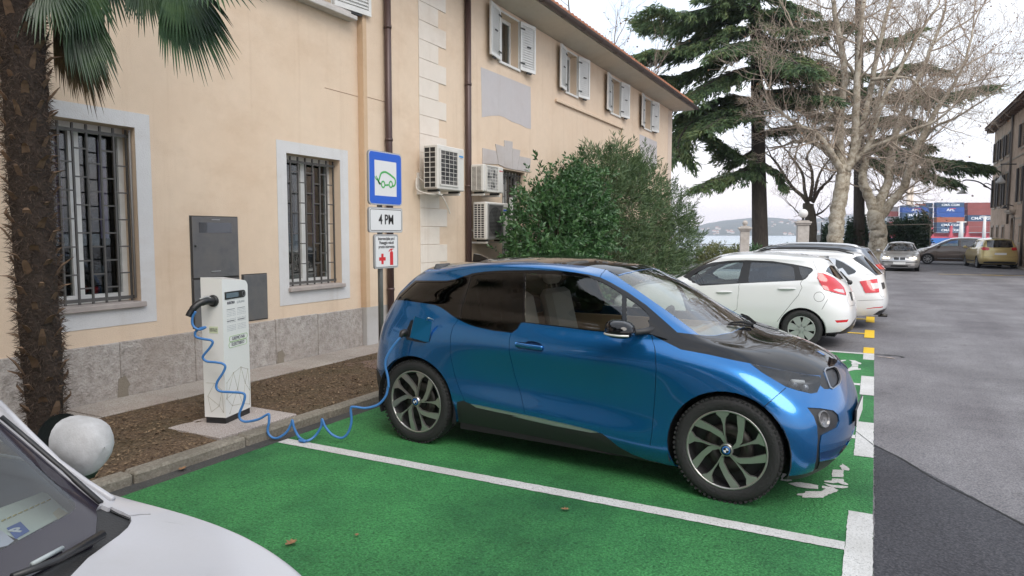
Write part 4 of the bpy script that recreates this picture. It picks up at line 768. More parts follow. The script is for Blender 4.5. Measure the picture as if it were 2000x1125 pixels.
shrub('laurel_bush', 'glossy dark green laurel bush spreading beside the stacked air conditioners', 'bush', B1, [((0, .1, 1.5), (.85, 1.3, 1.25)), ((.15, -.75, 1.0), (.65, .75, .75)), ((.2, .9, 1.9), (.8, 1.0, 1.15)), ((.3, .3, .8), (.8, 1.5, .7)), ((-.1, 1.5, 2.3), (.7, .8, .85))], 3000, 11, .105, .042, laurel, 5, .95, .12)
B2 = (-5.5, 15.9, .09)
shrub('oleander_bush', 'tall loose oleander with narrow leaves and upright shoots behind the laurel', 'bush', B2, [((0, .2, 2.2), (.95, 1.9, 1.55)), ((-.1, -1.0, 2.8), (.7, .9, 1.05)), ((0, 1.9, 2.3), (.9, 1.7, 1.55)), ((.2, 3.7, 1.9), (.85, 1.7, 1.35)), ((.25, 1.0, 1.0), (.9, 3.6, .95)), ((.2, 5.3, 1.5), (.7, 1.3, 1.1)), ((-.1, .3, 3.3), (.45, .6, .75)), ((-.2, 2.3, 3.2), (.4, .5, .6)), ((0, 1.2, 3.1), (.4, .5, .6))], 3600, 12, .15, .022, olean, 7, .62, .08, upright=.5)
shrub('round_shrub', 'low rounded yellow-green shrub next to the oleander', 'bush', (-5.5, 27.4, 0), [((0, 0, .85), (.75, .9, .62)), ((.2, .2, .5), (.8, .9, .5))], 900, 9, .10, .035, varieg, 12, group=None)
for i, (u, d, s_, lb) in enumerate(((1437, 33, .55, 'small yellow-green shrub against the ball-topped pillar'), (1470, 35, .55, 'small green shrub at the foot of the cedar trunk'), (1540, 33, .5, 'low shrub left of the pillar with the globe lamp'), (1600, 34, .6, 'low shrub right of the pillar with the globe lamp'))):
    p = gz(u, 458+1.757*1357/d, 0); shrub('low_shrub', lb, 'bush', (p.x, p.y, 0), [((0, 0, .9), (s_, s_, .42)), ((0, 0, .55), (s_, s_, .5))], 260, 8, .12, .05, varieg if i == 0 else laurel, 20+i)
for i, (u0, u1, d, h, lb) in enumerate(((1605, 1640, 46, 2.6, 'dark hedge bush left of the mottled trunk'), (1650, 1692, 47, 2.9, 'dark hedge bush between the two mottled trunks'), (1722, 1790, 50, 2.9, 'dark green hedge under the container ship'), (1770, 1815, 52, 3.2, 'dark hedge end beside the fence post'))):
    p = gz((u0+u1)/2, 458+1.757*1357/d, 0); w_ = (u1-u0)/2*d/1357; shrub('hedge_bush', lb, 'hedge', (p.x, p.y, 0), [((0, 0, h*.55), (w_, .9, h*.5)), ((w_*.4, 0, h*.65), (w_*.6, .7, h*.42)), ((-w_*.4, 0, h*.45), (w_*.6, .8, h*.45))], 700, 8, .22, .10, darkh, 40+i, stems=5)
# ---------------------------------------------------------------- bare trees grown from main limbs
def grow(b, p, d, L, r, lev, rng, upb, out, sides, wig=.25, spread=.75, nchild=5):
    seg = 4 if lev > 1 else 3; pts = [Vector(p)]; dd = Vector(d).normalized(); rs = [r]
    for i in range(seg):
        dd = (dd+rdir(rng)*wig+Vector((0, 0, upb))).normalized(); pts.append(pts[-1]+dd*(L/seg)); rs.append(r*(1-.62*(i+1)/seg))
    b.tube(pts, rs, sides if lev > 1 else 3, caps=False)
    if lev <= 0: out.append((pts[-1], dd)); return
    for k in range(nchild):
        t = .25+.75*(k+rng.random())/nchild; i = min(seg-1, int(t*seg)); q = pts[i].lerp(pts[i+1], t*seg-i); bd = (pts[i+1]-pts[i]).normalized(); e = rdir(rng); e = (e-bd*e.dot(bd)).normalized()
        nd = (bd*.75+e*spread).normalized(); grow(b, q, nd, L*rng.uniform(.45, .72), max(rs[i]*.55, .0075), lev-1, rng, upb, out, sides, wig, spread, max(2, nchild-1 if lev > 2 else nchild))
def bare_tree(name, label, dep, base_px, limbs, m, mt, seed, lev=3, zoom=(1300, 0, 2.25), side=.45, upb=.10, nch=5, sub=3.2, group=None, leaves=0, trunk_r=.45):
    """limbs: list of (pixel points, r0, r1, depth offset at the end)"""
    rng = random.Random(seed); gy_ = gz(base_px, 458.5+1.757*1357/dep, 0); root = empty(name, (gy_.x, gy_.y, 0), 0, label, 'tree', group); o = Vector((gy_.x, gy_.y, 0))
    tips = []; tw = MB()
    for li, (pp, r0, r1, dz) in enumerate(limbs):
        b = MB(); P = []
        k = len(pp)
        for i, (u, v) in enumerate(Z(*zoom, pp)): P.append(gd(u, v, dep+dz*i/(k-1))-o)
        if li == 0: P = [Vector((P[0].x, P[0].y, -.05))]+P
        S_ = smooth_path(P, 6); n = len(S_); rr = [r0+(r1-r0)*i/(n-1) for i in range(n)]
        if li == 0: rr[0] *= 1.35; rr[1] *= 1.25; rr[2] *= 1.15; rr[3] *= 1.08
        S_ = [s_+(rdir(rng)*r0*.12 if 0 < i < n-1 else Vector()) for i, s_ in enumerate(S_)]
        b.tube(S_, rr, 14 if r0 > .2 else 9); b.build('trunk' if li == 0 else 'limb', m, root)
        if li == 0: continue
        for i in range(2, n):
            if rng.random() < side*(.5+.5*i/n):
                t = (S_[min(i+1, n-1)]-S_[i-1]).normalized(); e = rdir(rng); e = (e-t*e.dot(t)).normalized(); grow(tw, S_[i], t*.5+e, sub*rng.uniform(.55, 1.0)*(1-.35*i/n), min(rr[i]*.5, .055), lev, rng, upb, tips, 5, nchild=nch)
        t = (S_[-1]-S_[-3]).normalized()
        for q in range(2): grow(tw, S_[-1], t+rdir(rng)*.35, sub*.9, r1*.8, lev, rng, upb, tips, 5, nchild=nch)
    tag(tw.build('crown', mt, root), kind='stuff')
    if leaves:
        rng.shuffle(tips); leaf_mesh('dry_leaves', [(p, d+Vector((0, 0, -.8)), rng.uniform(.08, .14), rng.uniform(.07, .12)) for p, d in tips[:leaves]], mat('dead_leaf', (.20, .105, .05), .8, var=.4, vscale=5), root, rng)
    return root, len(tips)
planeb = noise_mix('plane_bark', [(.34, (.16, .13, .095)), (.44, (.33, .285, .22)), (.56, (.50, .46, .38)), (.75, (.62, .59, .51))], 3.2, .9, .5, 25, 1.2, (.29, .25, .18), .5, .02)
planet = mat('plane_twig', (.44, .365, .29), .9, var=.35, vscale=3); pollb = mat('pollard_bark', (.10, .085, .065), .9, var=.4, vscale=6, bump=.4, bscale=30)
t1 = bare_tree('plane_tree', 'pale mottled plane tree with upright bare stems rising from one trunk', 37, 1640, [
  ([(745,1065),(752,960),(770,830),(790,748)], .42, .36, 0), ([(780,770),(740,700),(715,655),(660,590),(600,560),(540,520),(480,470)], .22, .05, -2), ([(740,690),(690,650),(620,620),(560,625),(520,640)], .15, .05, 1.5),
  ([(775,750),(762,620),(770,470),(786,330),(768,180),(742,60),(735,-60)], .25, .10, .5), ([(795,755),(828,650),(836,480),(842,330),(852,200),(862,60),(880,-80)], .23, .09, -1), ([(815,720),(850,600),(885,470),(920,290),(955,130),(1000,-40)], .21, .08, 1.0),
  ([(820,715),(890,640),(960,430),(1030,300),(1120,140),(1200,20)], .15, .05, -1.5), ([(830,700),(900,650),(1000,610),(1100,565),(1190,530),(1260,470)], .13, .04, -2.5), ([(770,500),(700,430),(640,340),(600,230),(560,120)], .12, .04, -1.5), ([(850,360),(800,280),(720,200),(680,90)], .10, .04, 1.5), ([(905,350),(1000,340),(1080,350),(1150,420)], .10, .03, -2)],
  planeb, planet, 3, 3, leaves=900, side=.62, nch=5, sub=3.3)
t2 = bare_tree('plane_tree', 'pale mottled plane tree forking low, its bare crown spreading over the road', 40, 1715, [
  ([(935,1075),(930,1000),(922,940)], .50, .44, 0), ([(925,950),(900,880),(868,800),(872,730),(900,600),(930,470),(960,330)], .33, .09, 2), ([(930,950),(945,880),(975,810),(985,730),(1010,600),(1060,450),(1120,320),(1180,180),(1230,40)], .30, .07, 1), ([(940,960),(990,890),(1045,825),(1065,760),(1110,640),(1160,540),(1200,470),(1260,380),(1320,260),(1350,130)], .27, .05, -2),
  ([(1120,640),(1180,560),(1270,520),(1350,470),(1430,420)], .10, .03, -3), ([(1060,460),(1130,400),(1230,330),(1330,280),(1420,230)], .10, .03, 1), ([(1170,200),(1240,140),(1330,90),(1400,20)], .08, .03, 0)],
  planeb, planet, 8, 3, leaves=900, side=.62, nch=5, sub=3.4)
t3 = bare_tree('pollard_tree', 'small dark pollarded tree with knuckled bare boughs behind the globe lamp', 44, 1580, [
  ([(640,1065),(638,980),(628,895)], .36, .33, 0), ([(628,900),(600,860),(560,825),(520,770),(490,720),(465,690)], .13, .06, -1), ([(625,890),(610,830),(600,760),(560,700),(535,665)], .12, .05, 1), ([(635,885),(645,800),(640,740),(620,690),(650,640)], .12, .05, 0), ([(645,890),(680,830),(720,790),(755,745)], .12, .05, -1), ([(650,885),(665,800),(690,740),(730,690)], .10, .05, 1), ([(648,950),(690,930),(720,900)], .08, .03, -1), ([(620,930),(590,940),(560,910)], .06, .03, 0)],
  pollb, mat('pollard_twig', (.14, .105, .085), .9), 13, 2, side=.30, nch=3, sub=1.5)
t4 = bare_tree('poplar_tree', 'thin bare twiggy tree showing above the tiled roof', 34, 1130, [([(0,900),(0,500),(0,330)], .25, .2, 0), ([(0,340),(-30,250),(-70,140),(-110,60),(-130,-20)], .10, .03, 0), ([(0,340),(10,240),(-10,120),(-20,0)], .10, .03, 1), ([(0,330),(40,260),(60,170),(70,90)], .09, .03, -1), ([(0,340),(90,280),(130,210),(150,150)], .08, .03, 0)],
  pollb, mat('poplar_twig', (.20, .15, .125), .9), 21, 2, zoom=(1130, 0, 1.0), side=.55, nch=4, sub=2.0, upb=.22, leaves=260)
# ---------------------------------------------------------------- cedars: level limbs carrying flat needle sprays
cedarl = leafmat('cedar_needles', (.022, .058, .028), (.08, .14, .056), (.21, .24, .08), .8, .7, .25); cedarb = mat('cedar_bark', (.055, .045, .036), .95, var=.5, vscale=4, bump=.8, bscale=12, stretch=(3, 3, .6))
def cedar(name, label, dep, trunk_px, r0, limbs, seed, top_px, zoom=(1300, 0, 2.25), extra=0):
    rng = random.Random(seed); P = [gd(u, v, dep) for u, v in Z(*zoom, trunk_px)]; g0 = gz((P[0]-CAMP).dot(Rv)*0+Z(*zoom, trunk_px)[0][0], 458.5+1.757*1357/dep, 0); o = Vector((g0.x, g0.y, 0)); root = empty(name, o, 0, label, 'tree')
    b = MB(); S_ = smooth_path([Vector((0, 0, -.05))]+[p-o for p in P], 5); n = len(S_); b.tube(S_, [r0*(1.25 if i == 0 else 1.0)*(1-.45*i/n) for i in range(n)], 16); b.build('trunk', cedarb, root)
    items = []; lm = MB(); limbs = list(limbs)
    for k in range(extra):
        y0 = -40+560*(k+rng.random())/extra; s_ = -1 if rng.random() < .62 else 1; L0 = rng.uniform(150, 330); x0 = trunk_px[-1][0]+8; limbs.append(([(x0, y0), (x0+s_*L0*.35, y0+rng.uniform(-20, 10)), (x0+s_*L0*.7, y0+rng.uniform(0, 30)), (x0+s_*L0, y0+rng.uniform(15, 60))], .11, rng.uniform(-6, 6), 4))
    for pp, rr, dz, dens in limbs:
        Q = smooth_path([gd(u, v, dep+dz*i/max(1, len(pp)-1))-o for i, (u, v) in enumerate(Z(*zoom, pp))], 6); m = len(Q); b = MB(); b.tube(Q, [rr*(1-.85*i/(m-1))+.012 for i in range(m)], 7); b.build('limb', cedarb, root)
        L = sum((Q[i+1]-Q[i]).length for i in range(m-1))
        for i in range(1, m):
            t = i/(m-1)
            if t < .10: continue
            ax = (Q[i]-Q[i-1]).normalized(); sd_ = ax.cross(Vector((0, 0, 1))).normalized()
            for s_ in (-1, 1):
                for rep in range(3):
                    tl = min(2.6, L*.34)*(1.15-t*.65)*rng.uniform(.55, 1.1); d = (sd_*s_*rng.uniform(.5, 1.0)+ax*rng.uniform(.35, .9)+Vector((0, 0, rng.uniform(-.28, .10)))).normalized(); p0 = Q[i].lerp(Q[i-1], rng.random()); k = max(3, int(tl/.16)); pv = p0
                    lm.tube([p0, p0+d*tl*.5+Vector((0, 0, -.03)), p0+d*tl+Vector((0, 0, -.16*tl))], [.022, .013, .005], 4, caps=False)
                    for j in range(k):
                        f = (j+.5)/k; q = p0+d*(tl*f)+Vector((0, 0, -.16*tl*f*f))
                        for w_ in range(int(dens)):
                            dd = (d*.5+sd_*rng.uniform(-1, 1)*.8+ax*rng.uniform(-.2, .8)+Vector((0, 0, rng.uniform(-.85, .12)))).normalized(); items.append((q+rdir(rng)*.07, dd, rng.uniform(.22, .46), rng.uniform(.05, .095)))
    leaf_mesh('crown', items, cedarl, root, rng, .08); tag(lm.build('branchlets', cedarb, root), kind='stuff'); return root, len(items)
ce1 = cedar('cedar_tree', 'huge dark cedar with level drooping limbs beyond the house corner', 39, [(415,1065),(412,900),(408,700),(405,500),(400,300),(395,100),(392,-150)], .47, [
  ([(400,-20),(300,0),(180,40),(60,60),(-60,40)], .16, -3, 4), ([(400,60),(300,50),(180,90),(70,120),(-30,110),(-90,105)], .16, 2, 5), ([(400,140),(300,130),(200,170),(90,210),(0,225),(-100,235)], .16, -2, 5), ([(400,230),(300,240),(180,290),(80,330),(0,340),(-60,330)], .16, 1, 5), ([(400,300),(330,310),(230,350),(140,400),(70,430),(0,430)], .14, -3, 5),
  ([(405,450),(330,455),(240,475),(150,480),(60,510),(10,560)], .20, 1, 5), ([(405,470),(300,480),(200,500),(110,545),(60,620),(60,690)], .13, -2, 5), ([(400,650),(340,690),(280,660),(200,600),(130,570)], .12, -1, 5), ([(400,700),(350,750),(280,770),(200,800),(160,820)], .08, -2.5, 4), ([(410,700),(450,730),(490,760),(520,820)], .07, -1, 3),
  ([(395,-30),(470,-10),(560,20),(650,50)], .15, -2, 4), ([(398,60),(470,90),(570,110),(680,100),(780,130)], .15, 2, 4), ([(398,150),(480,180),(570,190),(680,170)], .15, -1, 4), ([(400,280),(480,300),(600,280),(700,310),(800,330)], .15, 1.5, 4), ([(402,330),(500,330),(620,340),(740,350)], .15, -1, 3), ([(405,420),(500,400),(600,410),(720,430),(830,400)], .14, 2, 4), ([(405,470),(490,450),(580,460),(660,500)], .10, 0, 4), ([(405,600),(470,570),(560,560),(640,580)], .10, 1, 3),
  ([(395,-60),(330,-80),(250,-60),(150,-40)], .14, 2, 4), ([(396,20),(340,30),(280,10),(200,-10)], .12, 4, 4), ([(400,200),(350,190),(300,200),(230,230)], .12, -4, 4), ([(400,100),(440,60),(500,40),(560,60)], .12, -3, 4)], 31, 0, extra=10)
ce2 = cedar('cedar_tree', 'second cedar behind the plane trees with broad flat lower limbs', 47, [(850,1065),(850,800),(850,500),(850,200),(850,-100)], .40, [
  ([(850,640),(930,650),(1030,660),(1130,690),(1230,705),(1330,720),(1390,725)], .16, -3, 6), ([(850,690),(930,710),(1020,720),(1100,740),(1180,770),(1250,790)], .14, -4, 6), ([(850,600),(920,620),(1000,600),(1080,620),(1150,640)], .14, -1, 6), ([(850,450),(950,430),(1050,410),(1180,420),(1300,400),(1400,380)], .15, 1, 5), ([(850,330),(930,330),(1020,300),(1120,290),(1220,310)], .14, -2, 4), ([(850,200),(930,180),(1020,170),(1100,130)], .14, 2, 4), ([(850,500),(800,510),(740,500),(680,520)], .12, -1, 4), ([(850,560),(790,570),(720,560)], .10, 1, 4), ([(850,400),(790,400),(720,420),(660,440)], .12, 2, 4), ([(850,120),(780,100),(700,110)], .12, 0, 4), ([(850,540),(940,520),(1040,530),(1120,560)], .12, 2, 5)], 37, 0)
for (x, y, a, lb) in ((-7.5, -8.0, 1.0, 'unseen cedar copy, added to darken reflections in the blue car door'), (.5, -10.5, 2.6, 'unseen cedar copy, added to darken reflections in the black bonnet side')):  # unseen cedar copies added to darken what the car paint mirrors
    cc = copy_tree(ce1[0]); cc.location = (x, y, 0); cc.rotation_euler = (0, 0, a); cc['label'] = lb
# ---------------------------------------------------------------- fan palm against the wall
PB = Vector((-5.90, 3.11, .08)); palm = empty('palm_tree', PB, 0, 'fan palm with shaggy brown trunk in front of the barred window', 'palm')
rp_ = random.Random(17); pk = mat('palm_fibre', (.040, .027, .020), .95, var=.5, vscale=14, bump=1.0, bscale=40); pk2 = mat('palm_stub', (.21, .135, .085), .85, var=.5, vscale=9); pk3 = mat('palm_hair', (.065, .044, .031), .95)
b = MB(); ctr = lambda z: Vector((.05-.012*z, .025-.006*z, z)); prr = lambda z: .120+.012*min(1, z/.6)+.005*z
nz, na = 90, 28; vs = []
for i in range(nz+1):
    z = 4.1*i/nz; c = ctr(z)
    for j in range(na): a = 2*pi*j/na; r = prr(z)*(1+.10*noise.noise((3*cos(a), 3*sin(a), z*4))+.07*noise.noise((9*cos(a), 9*sin(a), z*12))); vs.append((c.x+r*cos(a), c.y+r*sin(a), z))
b.add(vs, [(i*na+j, i*na+(j+1) % na, (i+1)*na+(j+1) % na, (i+1)*na+j) for i in range(nz) for j in range(na)], True); b.build('trunk', pk, palm)
b = MB()
for k in range(170):                                        # cut leaf bases in spirals
    z = .25+3.7*k/170; a = k*2.39996; c = ctr(z); r = prr(z); d = Vector((cos(a), sin(a), 0)); s_ = Vector((-sin(a), cos(a), 0)); L = rp_.uniform(.06, .15); up = rp_.uniform(.3, 1.3); w_ = rp_.uniform(.018, .036)
    p = c+d*r*.92; m1 = p+d*(L*.45)+Vector((0, 0, L*.55*up)); t = m1+d*(L*rp_.uniform(-.1, .7))+Vector((0, 0, L*.5*up*rp_.uniform(.2, 1)))
    b.add([p-s_*w_-Vector((0, 0, .02)), p+s_*w_-Vector((0, 0, .02)), m1+s_*w_*.8, m1-s_*w_*.8, t+s_*w_*.35, t-s_*w_*.35, p+d*.01+Vector((0, 0, .025)), m1+Vector((0, 0, .012))-d*.01], [(0, 1, 2, 3), (3, 2, 4, 5), (0, 3, 7, 6), (1, 6, 7, 2), (3, 5, 7), (2, 7, 4)])
tag(b.build('leaf_bases', pk2, palm), kind='stuff')
hair = []
for k in range(12000):
    z = rp_.uniform(.1, 4.0); a = rp_.uniform(0, 2*pi); c = ctr(z); r = prr(z)*rp_.uniform(.93, 1.04); d = Vector((cos(a), sin(a), 0)); hair.append((c+d*r, d*rp_.uniform(.2, .9)+Vector((rp_.gauss(0, .45), rp_.gauss(0, .45), rp_.uniform(-1, .7))), rp_.uniform(.03, .10), .0045))
leaf_mesh('fibre', hair, pk3, palm, rp_)
pgl = leafmat('palm_leaf', (.007, .024, .010), (.022, .056, .022), (.06, .11, .038), 4, .4, .1); pgd = leafmat('palm_leaf_dry', (.04, .028, .014), (.10, .07, .032), (.19, .13, .06), 6, .8, .1)
def fan(hub, ax, nrm, R, n, half, m, stalk_from, seed, droop=.35, wid=.032):
    """pleated fan: narrow segments round a hub, split and drooping at the tips"""
    rng = random.Random(seed); ax = Vector(ax).normalized(); nrm = Vector(nrm); nrm = (nrm-ax*nrm.dot(ax)).normalized(); sd_ = ax.cross(nrm); b = MB()
    for i in range(n):
        a = -half+2*half*i/(n-1); d = (ax*cos(a)+sd_*sin(a)).normalized(); L = R*(1-.22*abs(a/half)**2)*rng.uniform(.86, 1.06); w_ = wid*rng.uniform(.8, 1.15); cr_ = d.cross(nrm).normalized(); P = []; dd = d.copy(); p = Vector(hub)
        for k in range(7):
            P.append(p.copy()); dd = (dd+Vector((0, 0, -droop*(.04+.16*k/6)*rng.uniform(.7, 1.3)))).normalized(); p = p+dd*(L/6)
        vs = []; prof = [.25, .7, 1.0, .95, .75, .42, .03]
        for k, q in enumerate(P): vs += [q-cr_*w_*prof[k]*.5+nrm*w_*.25*prof[k], q, q+cr_*w_*prof[k]*.5+nrm*w_*.25*prof[k]]
        b.add(vs, [(k*3+j, k*3+j+1, k*3+4+j, k*3+3+j) for k in range(6) for j in range(2)])
    if stalk_from is not None: b.tube(smooth_path([stalk_from, Vector(stalk_from).lerp(hub, .55)+Vector((0, 0, .12)), hub], 5), .012, 6, caps=False)
    return b.build('frond', m, palm)
crown = ctr(3.9); lp_ = lambda u, v, d: gd(u, v, d)-PB
fan(lp_(325, -70, 5.35), lp_(415, 130, 5.2)-lp_(325, -70, 5.35), (.75, -.55, .3), 1.04, 36, .42, pgl, crown, 1, .5, .03)
fan(lp_(345, -60, 5.3), lp_(395, 60, 5.2)-lp_(345, -60, 5.3), (.75, -.55, .3), .72, 26, .6, pgl, crown, 11, .7, .028)
fan(lp_(275, -75, 5.5), lp_(300, 60, 5.45)-lp_(275, -75, 5.5), (.6, -.7, .2), .62, 24, .5, pgl, crown, 2, .8, .028)
fan(lp_(120, -60, 5.45), lp_(175, 80, 5.45)-lp_(120, -60, 5.45), (.6, -.75, .1), 1.02, 34, .30, pgl, crown, 3, .5, .03)
fan(lp_(125, -20, 5.6), lp_(165, 110, 5.65)-lp_(125, -20, 5.6), (.7, -.6, .1), 1.0, 34, .24, pgd, crown, 4, .4, .028)
fan(lp_(150, -50, 5.5), lp_(185, 90, 5.5)-lp_(150, -50, 5.5), (.7, -.6, .1), .92, 30, .26, pgl, crown, 14, .5, .03)
fan(lp_(110, -10, 5.62), lp_(150, 120, 5.7)-lp_(110, -10, 5.62), (.7, -.6, .1), .85, 30, .30, pgd, crown, 15, .4, .026)
fan(lp_(140, -90, 5.4), lp_(160, 30, 5.35)-lp_(140, -90, 5.4), (.7, -.6, .1), .80, 30, .5, pgl, crown, 16, .6, .03)
fan(lp_(90, -60, 5.35), lp_(85, 20, 5.25)-lp_(90, -60, 5.35), (.5, -.8, .2), .62, 28, .9, pgl, crown, 5, .5)
fan(lp_(20, -60, 5.4), lp_(10, 40, 5.3)-lp_(20, -60, 5.4), (.4, -.85, .2), .70, 28, .8, pgl, crown, 6, .5)
fan(lp_(-30, 0, 5.6), lp_(-20, 110, 5.6)-lp_(-30, 0, 5.6), (.5, -.8, .1), .8, 26, .5, pgd, crown, 7, .5)
fan(lp_(200, -80, 5.6), lp_(215, 30, 5.6)-lp_(200, -80, 5.6), (.6, -.7, .2), .62, 24, .8, pgl, crown, 8, .5)
fan(lp_(400, -70, 5.2), lp_(470, -10, 5.1)-lp_(400, -70, 5.2), (.6, -.5, .5), .55, 24, 1.0, pgl, crown, 9, .5)
for k in range(9):
    a = k*2.4+.5; d = Vector((cos(a), sin(a), rp_.uniform(.1, .9))); hub = crown+d*rp_.uniform(.7, 1.0)+Vector((0, 0, .5)); fan(hub, d+Vector((0, 0, -.2)), (0, 0, 1), .75, 26, 1.2, pgl, crown, 20+k, .6)
# ================================================================ cars: smooth lofted bodies cut into panels
def bsp(t):
    t2 = t*t; t3 = t2*t
    return np.stack([(1-3*t+3*t2-t3)/6, (4-6*t2+3*t3)/6, (1+3*t+3*t2-3*t3)/6, t3/6], -1)
class CarSurf:
    """half body: rings (bottom to roof centre) x stations (front centre, round the side, rear centre); y is given positive"""
    def __init__(s, rings, M, side=-1, fit=4, step=.03):
        T = np.array(rings, float); T[:, :, 1] *= side
        s.nr, s.ns = T.shape[:2]; s.M = M; s.side = side; s.step = step; s.Mi = M.inverted()
        C = T.copy()
        U, V = np.meshgrid(np.arange(s.ns), np.arange(s.nr))
        for _ in range(fit):
            s.C = s.pad(C); C = C + .8*(T - s.ev(U.ravel(), V.ravel()).reshape(T.shape))
            C[:, 0, 1] = 0; C[:, -1, 1] = 0; C[-1, :, 1] = 0
        s.C = s.pad(C)
        L = np.linalg.norm(np.diff(T, axis=1), axis=2).sum(1).max(); s.su = L/(s.ns-1)
        Lv = np.linalg.norm(np.diff(T, axis=0), axis=2).sum(0).mean(); s.sv = Lv/(s.nr-1)
        k = 10; nu, nv = (s.ns-1)*k+1, (s.nr-1)*k+1
        gu, gv = np.meshgrid(np.linspace(0, s.ns-1, nu), np.linspace(0, s.nr-1, nv))
        s.duv = np.stack([gu.ravel(), gv.ravel()], 1); P = s.ev(gu.ravel(), gv.ravel()); s.dP = P
        tri = []
        for j in range(nv-1):
            for i in range(nu-1):
                a = j*nu+i; tri += [(a, a+1, a+nu+1), (a, a+nu+1, a+nu)]
        s.tri = tri; s.bvh = BVHTree.FromPolygons([Vector(p) for p in P], tri)
        n0 = s.raw_n(np.array([s.ns*.5]), np.array([s.nr*.3]))[0]; s.sg = 1.0 if n0[1]*side > 0 else -1.0
    def pad(s, C):
        m = np.array([1, -1, 1]); A = np.concatenate([C[:, 1:2]*m, C, C[:, -2:-1]*m], 1)
        return np.concatenate([2*A[:1]-A[1:2], A, A[-2:-1]*m], 0)
    def ev(s, u, v):
        u = np.clip(np.asarray(u, float), 0, s.ns-1); v = np.clip(np.asarray(v, float), 0, s.nr-1)
        iu = np.minimum(u.astype(int), s.ns-2); iv = np.minimum(v.astype(int), s.nr-2)
        bu = bsp(u-iu); bv = bsp(v-iv); out = np.zeros((len(u), 3))
        for a in range(4):
            for b in range(4): out += (bv[:, a]*bu[:, b])[:, None]*s.C[iv+a, iu+b]
        return out
    def der(s, u, v, h=.02):
        u = np.clip(u, h, s.ns-1-h); v = np.clip(v, h, s.nr-1-h)
        return (s.ev(u+h, v)-s.ev(u-h, v))/(2*h), (s.ev(u, v+h)-s.ev(u, v-h))/(2*h)
    def raw_n(s, u, v):
        a, b = s.der(u, v); n = np.cross(a, b); return n/np.maximum(np.linalg.norm(n, axis=1), 1e-9)[:, None]
    def nrm(s, u, v): return s.raw_n(np.asarray(u, float), np.asarray(v, float))*s.sg
    def _uv(s, loc, idx):
        a, b, c = s.tri[idx]; A, B, Cc = s.dP[a], s.dP[b], s.dP[c]; p = np.array(loc)-A
        e1, e2 = B-A, Cc-A; d11, d12, d22 = e1@e1, e1@e2, e2@e2; D = max(d11*d22-d12*d12, 1e-14)
        w1 = (d22*(p@e1)-d12*(p@e2))/D; w2 = (d11*(p@e2)-d12*(p@e1))/D
        return s.duv[a]*(1-w1-w2)+s.duv[b]*w1+s.duv[c]*w2
    def cast(s, o, d):
        o = Vector(o); d = Vector(d).normalized(); loc, n, i, t = s.bvh.ray_cast(o, d)
        if loc is None:                                   # just past the silhouette: closest point to the ray
            best = None; c = Vector((1.2, 0, .7)); t0 = (c-o).dot(d)
            for k in range(-60, 61):
                q = o+d*(t0+k*.05); l2, n2, i2, ds = s.bvh.find_nearest(q)
                if best is None or ds < best[0]: best = (ds, l2, i2)
            loc, i = best[1], best[2]
        return s._uv(loc, i)
    def pix(s, u, v): return s.cast(s.Mi @ CAMP, s.Mi.to_3x3() @ ray(u, v))
    def at(s, p):
        k = p[0]
        if not isinstance(k, str): return s.pix(p[0], p[1])
        if k == 'S': return s.cast((p[1], 3*s.side, p[2]), (0, -s.side, 0))
        if k == 'F': return s.cast((6, p[1]*s.side, p[2]), (-1, 0, 0))
        if k == 'R': return s.cast((-4, p[1]*s.side, p[2]), (1, 0, 0))
        if k == 'T': return s.cast((p[1], p[2]*s.side, 4), (0, 0, -1))
        if k == 'U': return np.array([p[1], p[2]], float)
    def line(s, pts, closed=True, sm=False):
        """spec points -> dense uv polyline"""
        out = []; n = len(pts)
        for i in range(n if closed else n-1):
            a, b = pts[i], pts[(i+1) % n]
            ka = a[0] if isinstance(a[0], str) else 'P'; kb = b[0] if isinstance(b[0], str) else 'P'
            if ka == kb and ka != 'U':
                x0, y0 = (a[0], a[1]) if ka == 'P' else a[1:]; x1, y1 = (b[0], b[1]) if ka == 'P' else b[1:]
                m = max(1, int(hypot(x1-x0, y1-y0)/(9 if ka == 'P' else .06)))
                m = min(m, 14)
                for j in range(m):
                    t = j/m; q = (x0+(x1-x0)*t, y0+(y1-y0)*t); out.append(s.at(q if ka == 'P' else (ka, *q)))
            else: out.append(s.at(a))
        if not closed: out.append(s.at(pts[-1]))
        fin = []; k = len(out)                              # no long chords: they would dent the curved panel
        for i in range(k):
            fin.append(out[i])
            if i == k-1 and not closed: break
            d = out[(i+1) % k]-out[i]; m = min(40, int(hypot(d[0]*s.su, d[1]*s.sv)/.05))
            for j in range(1, m): fin.append(out[i]+d*(j/m))
        return np.array(fin)
    def pos(s, p, off=0.0):
        uv = s.at(p); P = s.ev(uv[:1], uv[1:])[0]; n = s.nrm(uv[:1], uv[1:])[0]; return Vector(P+n*off), Vector(n)
    def build(s, panels, seams=(), root=None, seam_w=.0022, seam_mat=None, rim=.012):
        """panels: (name, material, outline, opts); the first that holds a triangle owns it; last one should be the body (outline None)"""
        sc = np.array([s.su, s.sv]); ev, ee = [], []
        def addline(uv, closed):
            o = len(ev); ev.extend((uv*sc).tolist()); k = len(uv)
            for i in range(k if closed else k-1): ee.append((o+i, o+(i+1) % k))
        W, H = (s.ns-1)*sc[0], (s.nr-1)*sc[1]
        nu, nv = int(W/s.step), int(H/s.step)
        rect = [(W*i/nu, 0) for i in range(nu)]+[(W, H*i/nv) for i in range(nv)]+[(W*(1-i/nu), H) for i in range(nu)]+[(0, H*(1-i/nv)) for i in range(nv)]
        addline(np.array(rect)/sc, True)
        polys = []
        for nme, m, outl, op in panels:
            if outl is None: polys.append(None); continue
            uv = s.line(outl) if not isinstance(outl, np.ndarray) else outl
            polys.append(uv*sc); addline(uv, True)
        sls = []
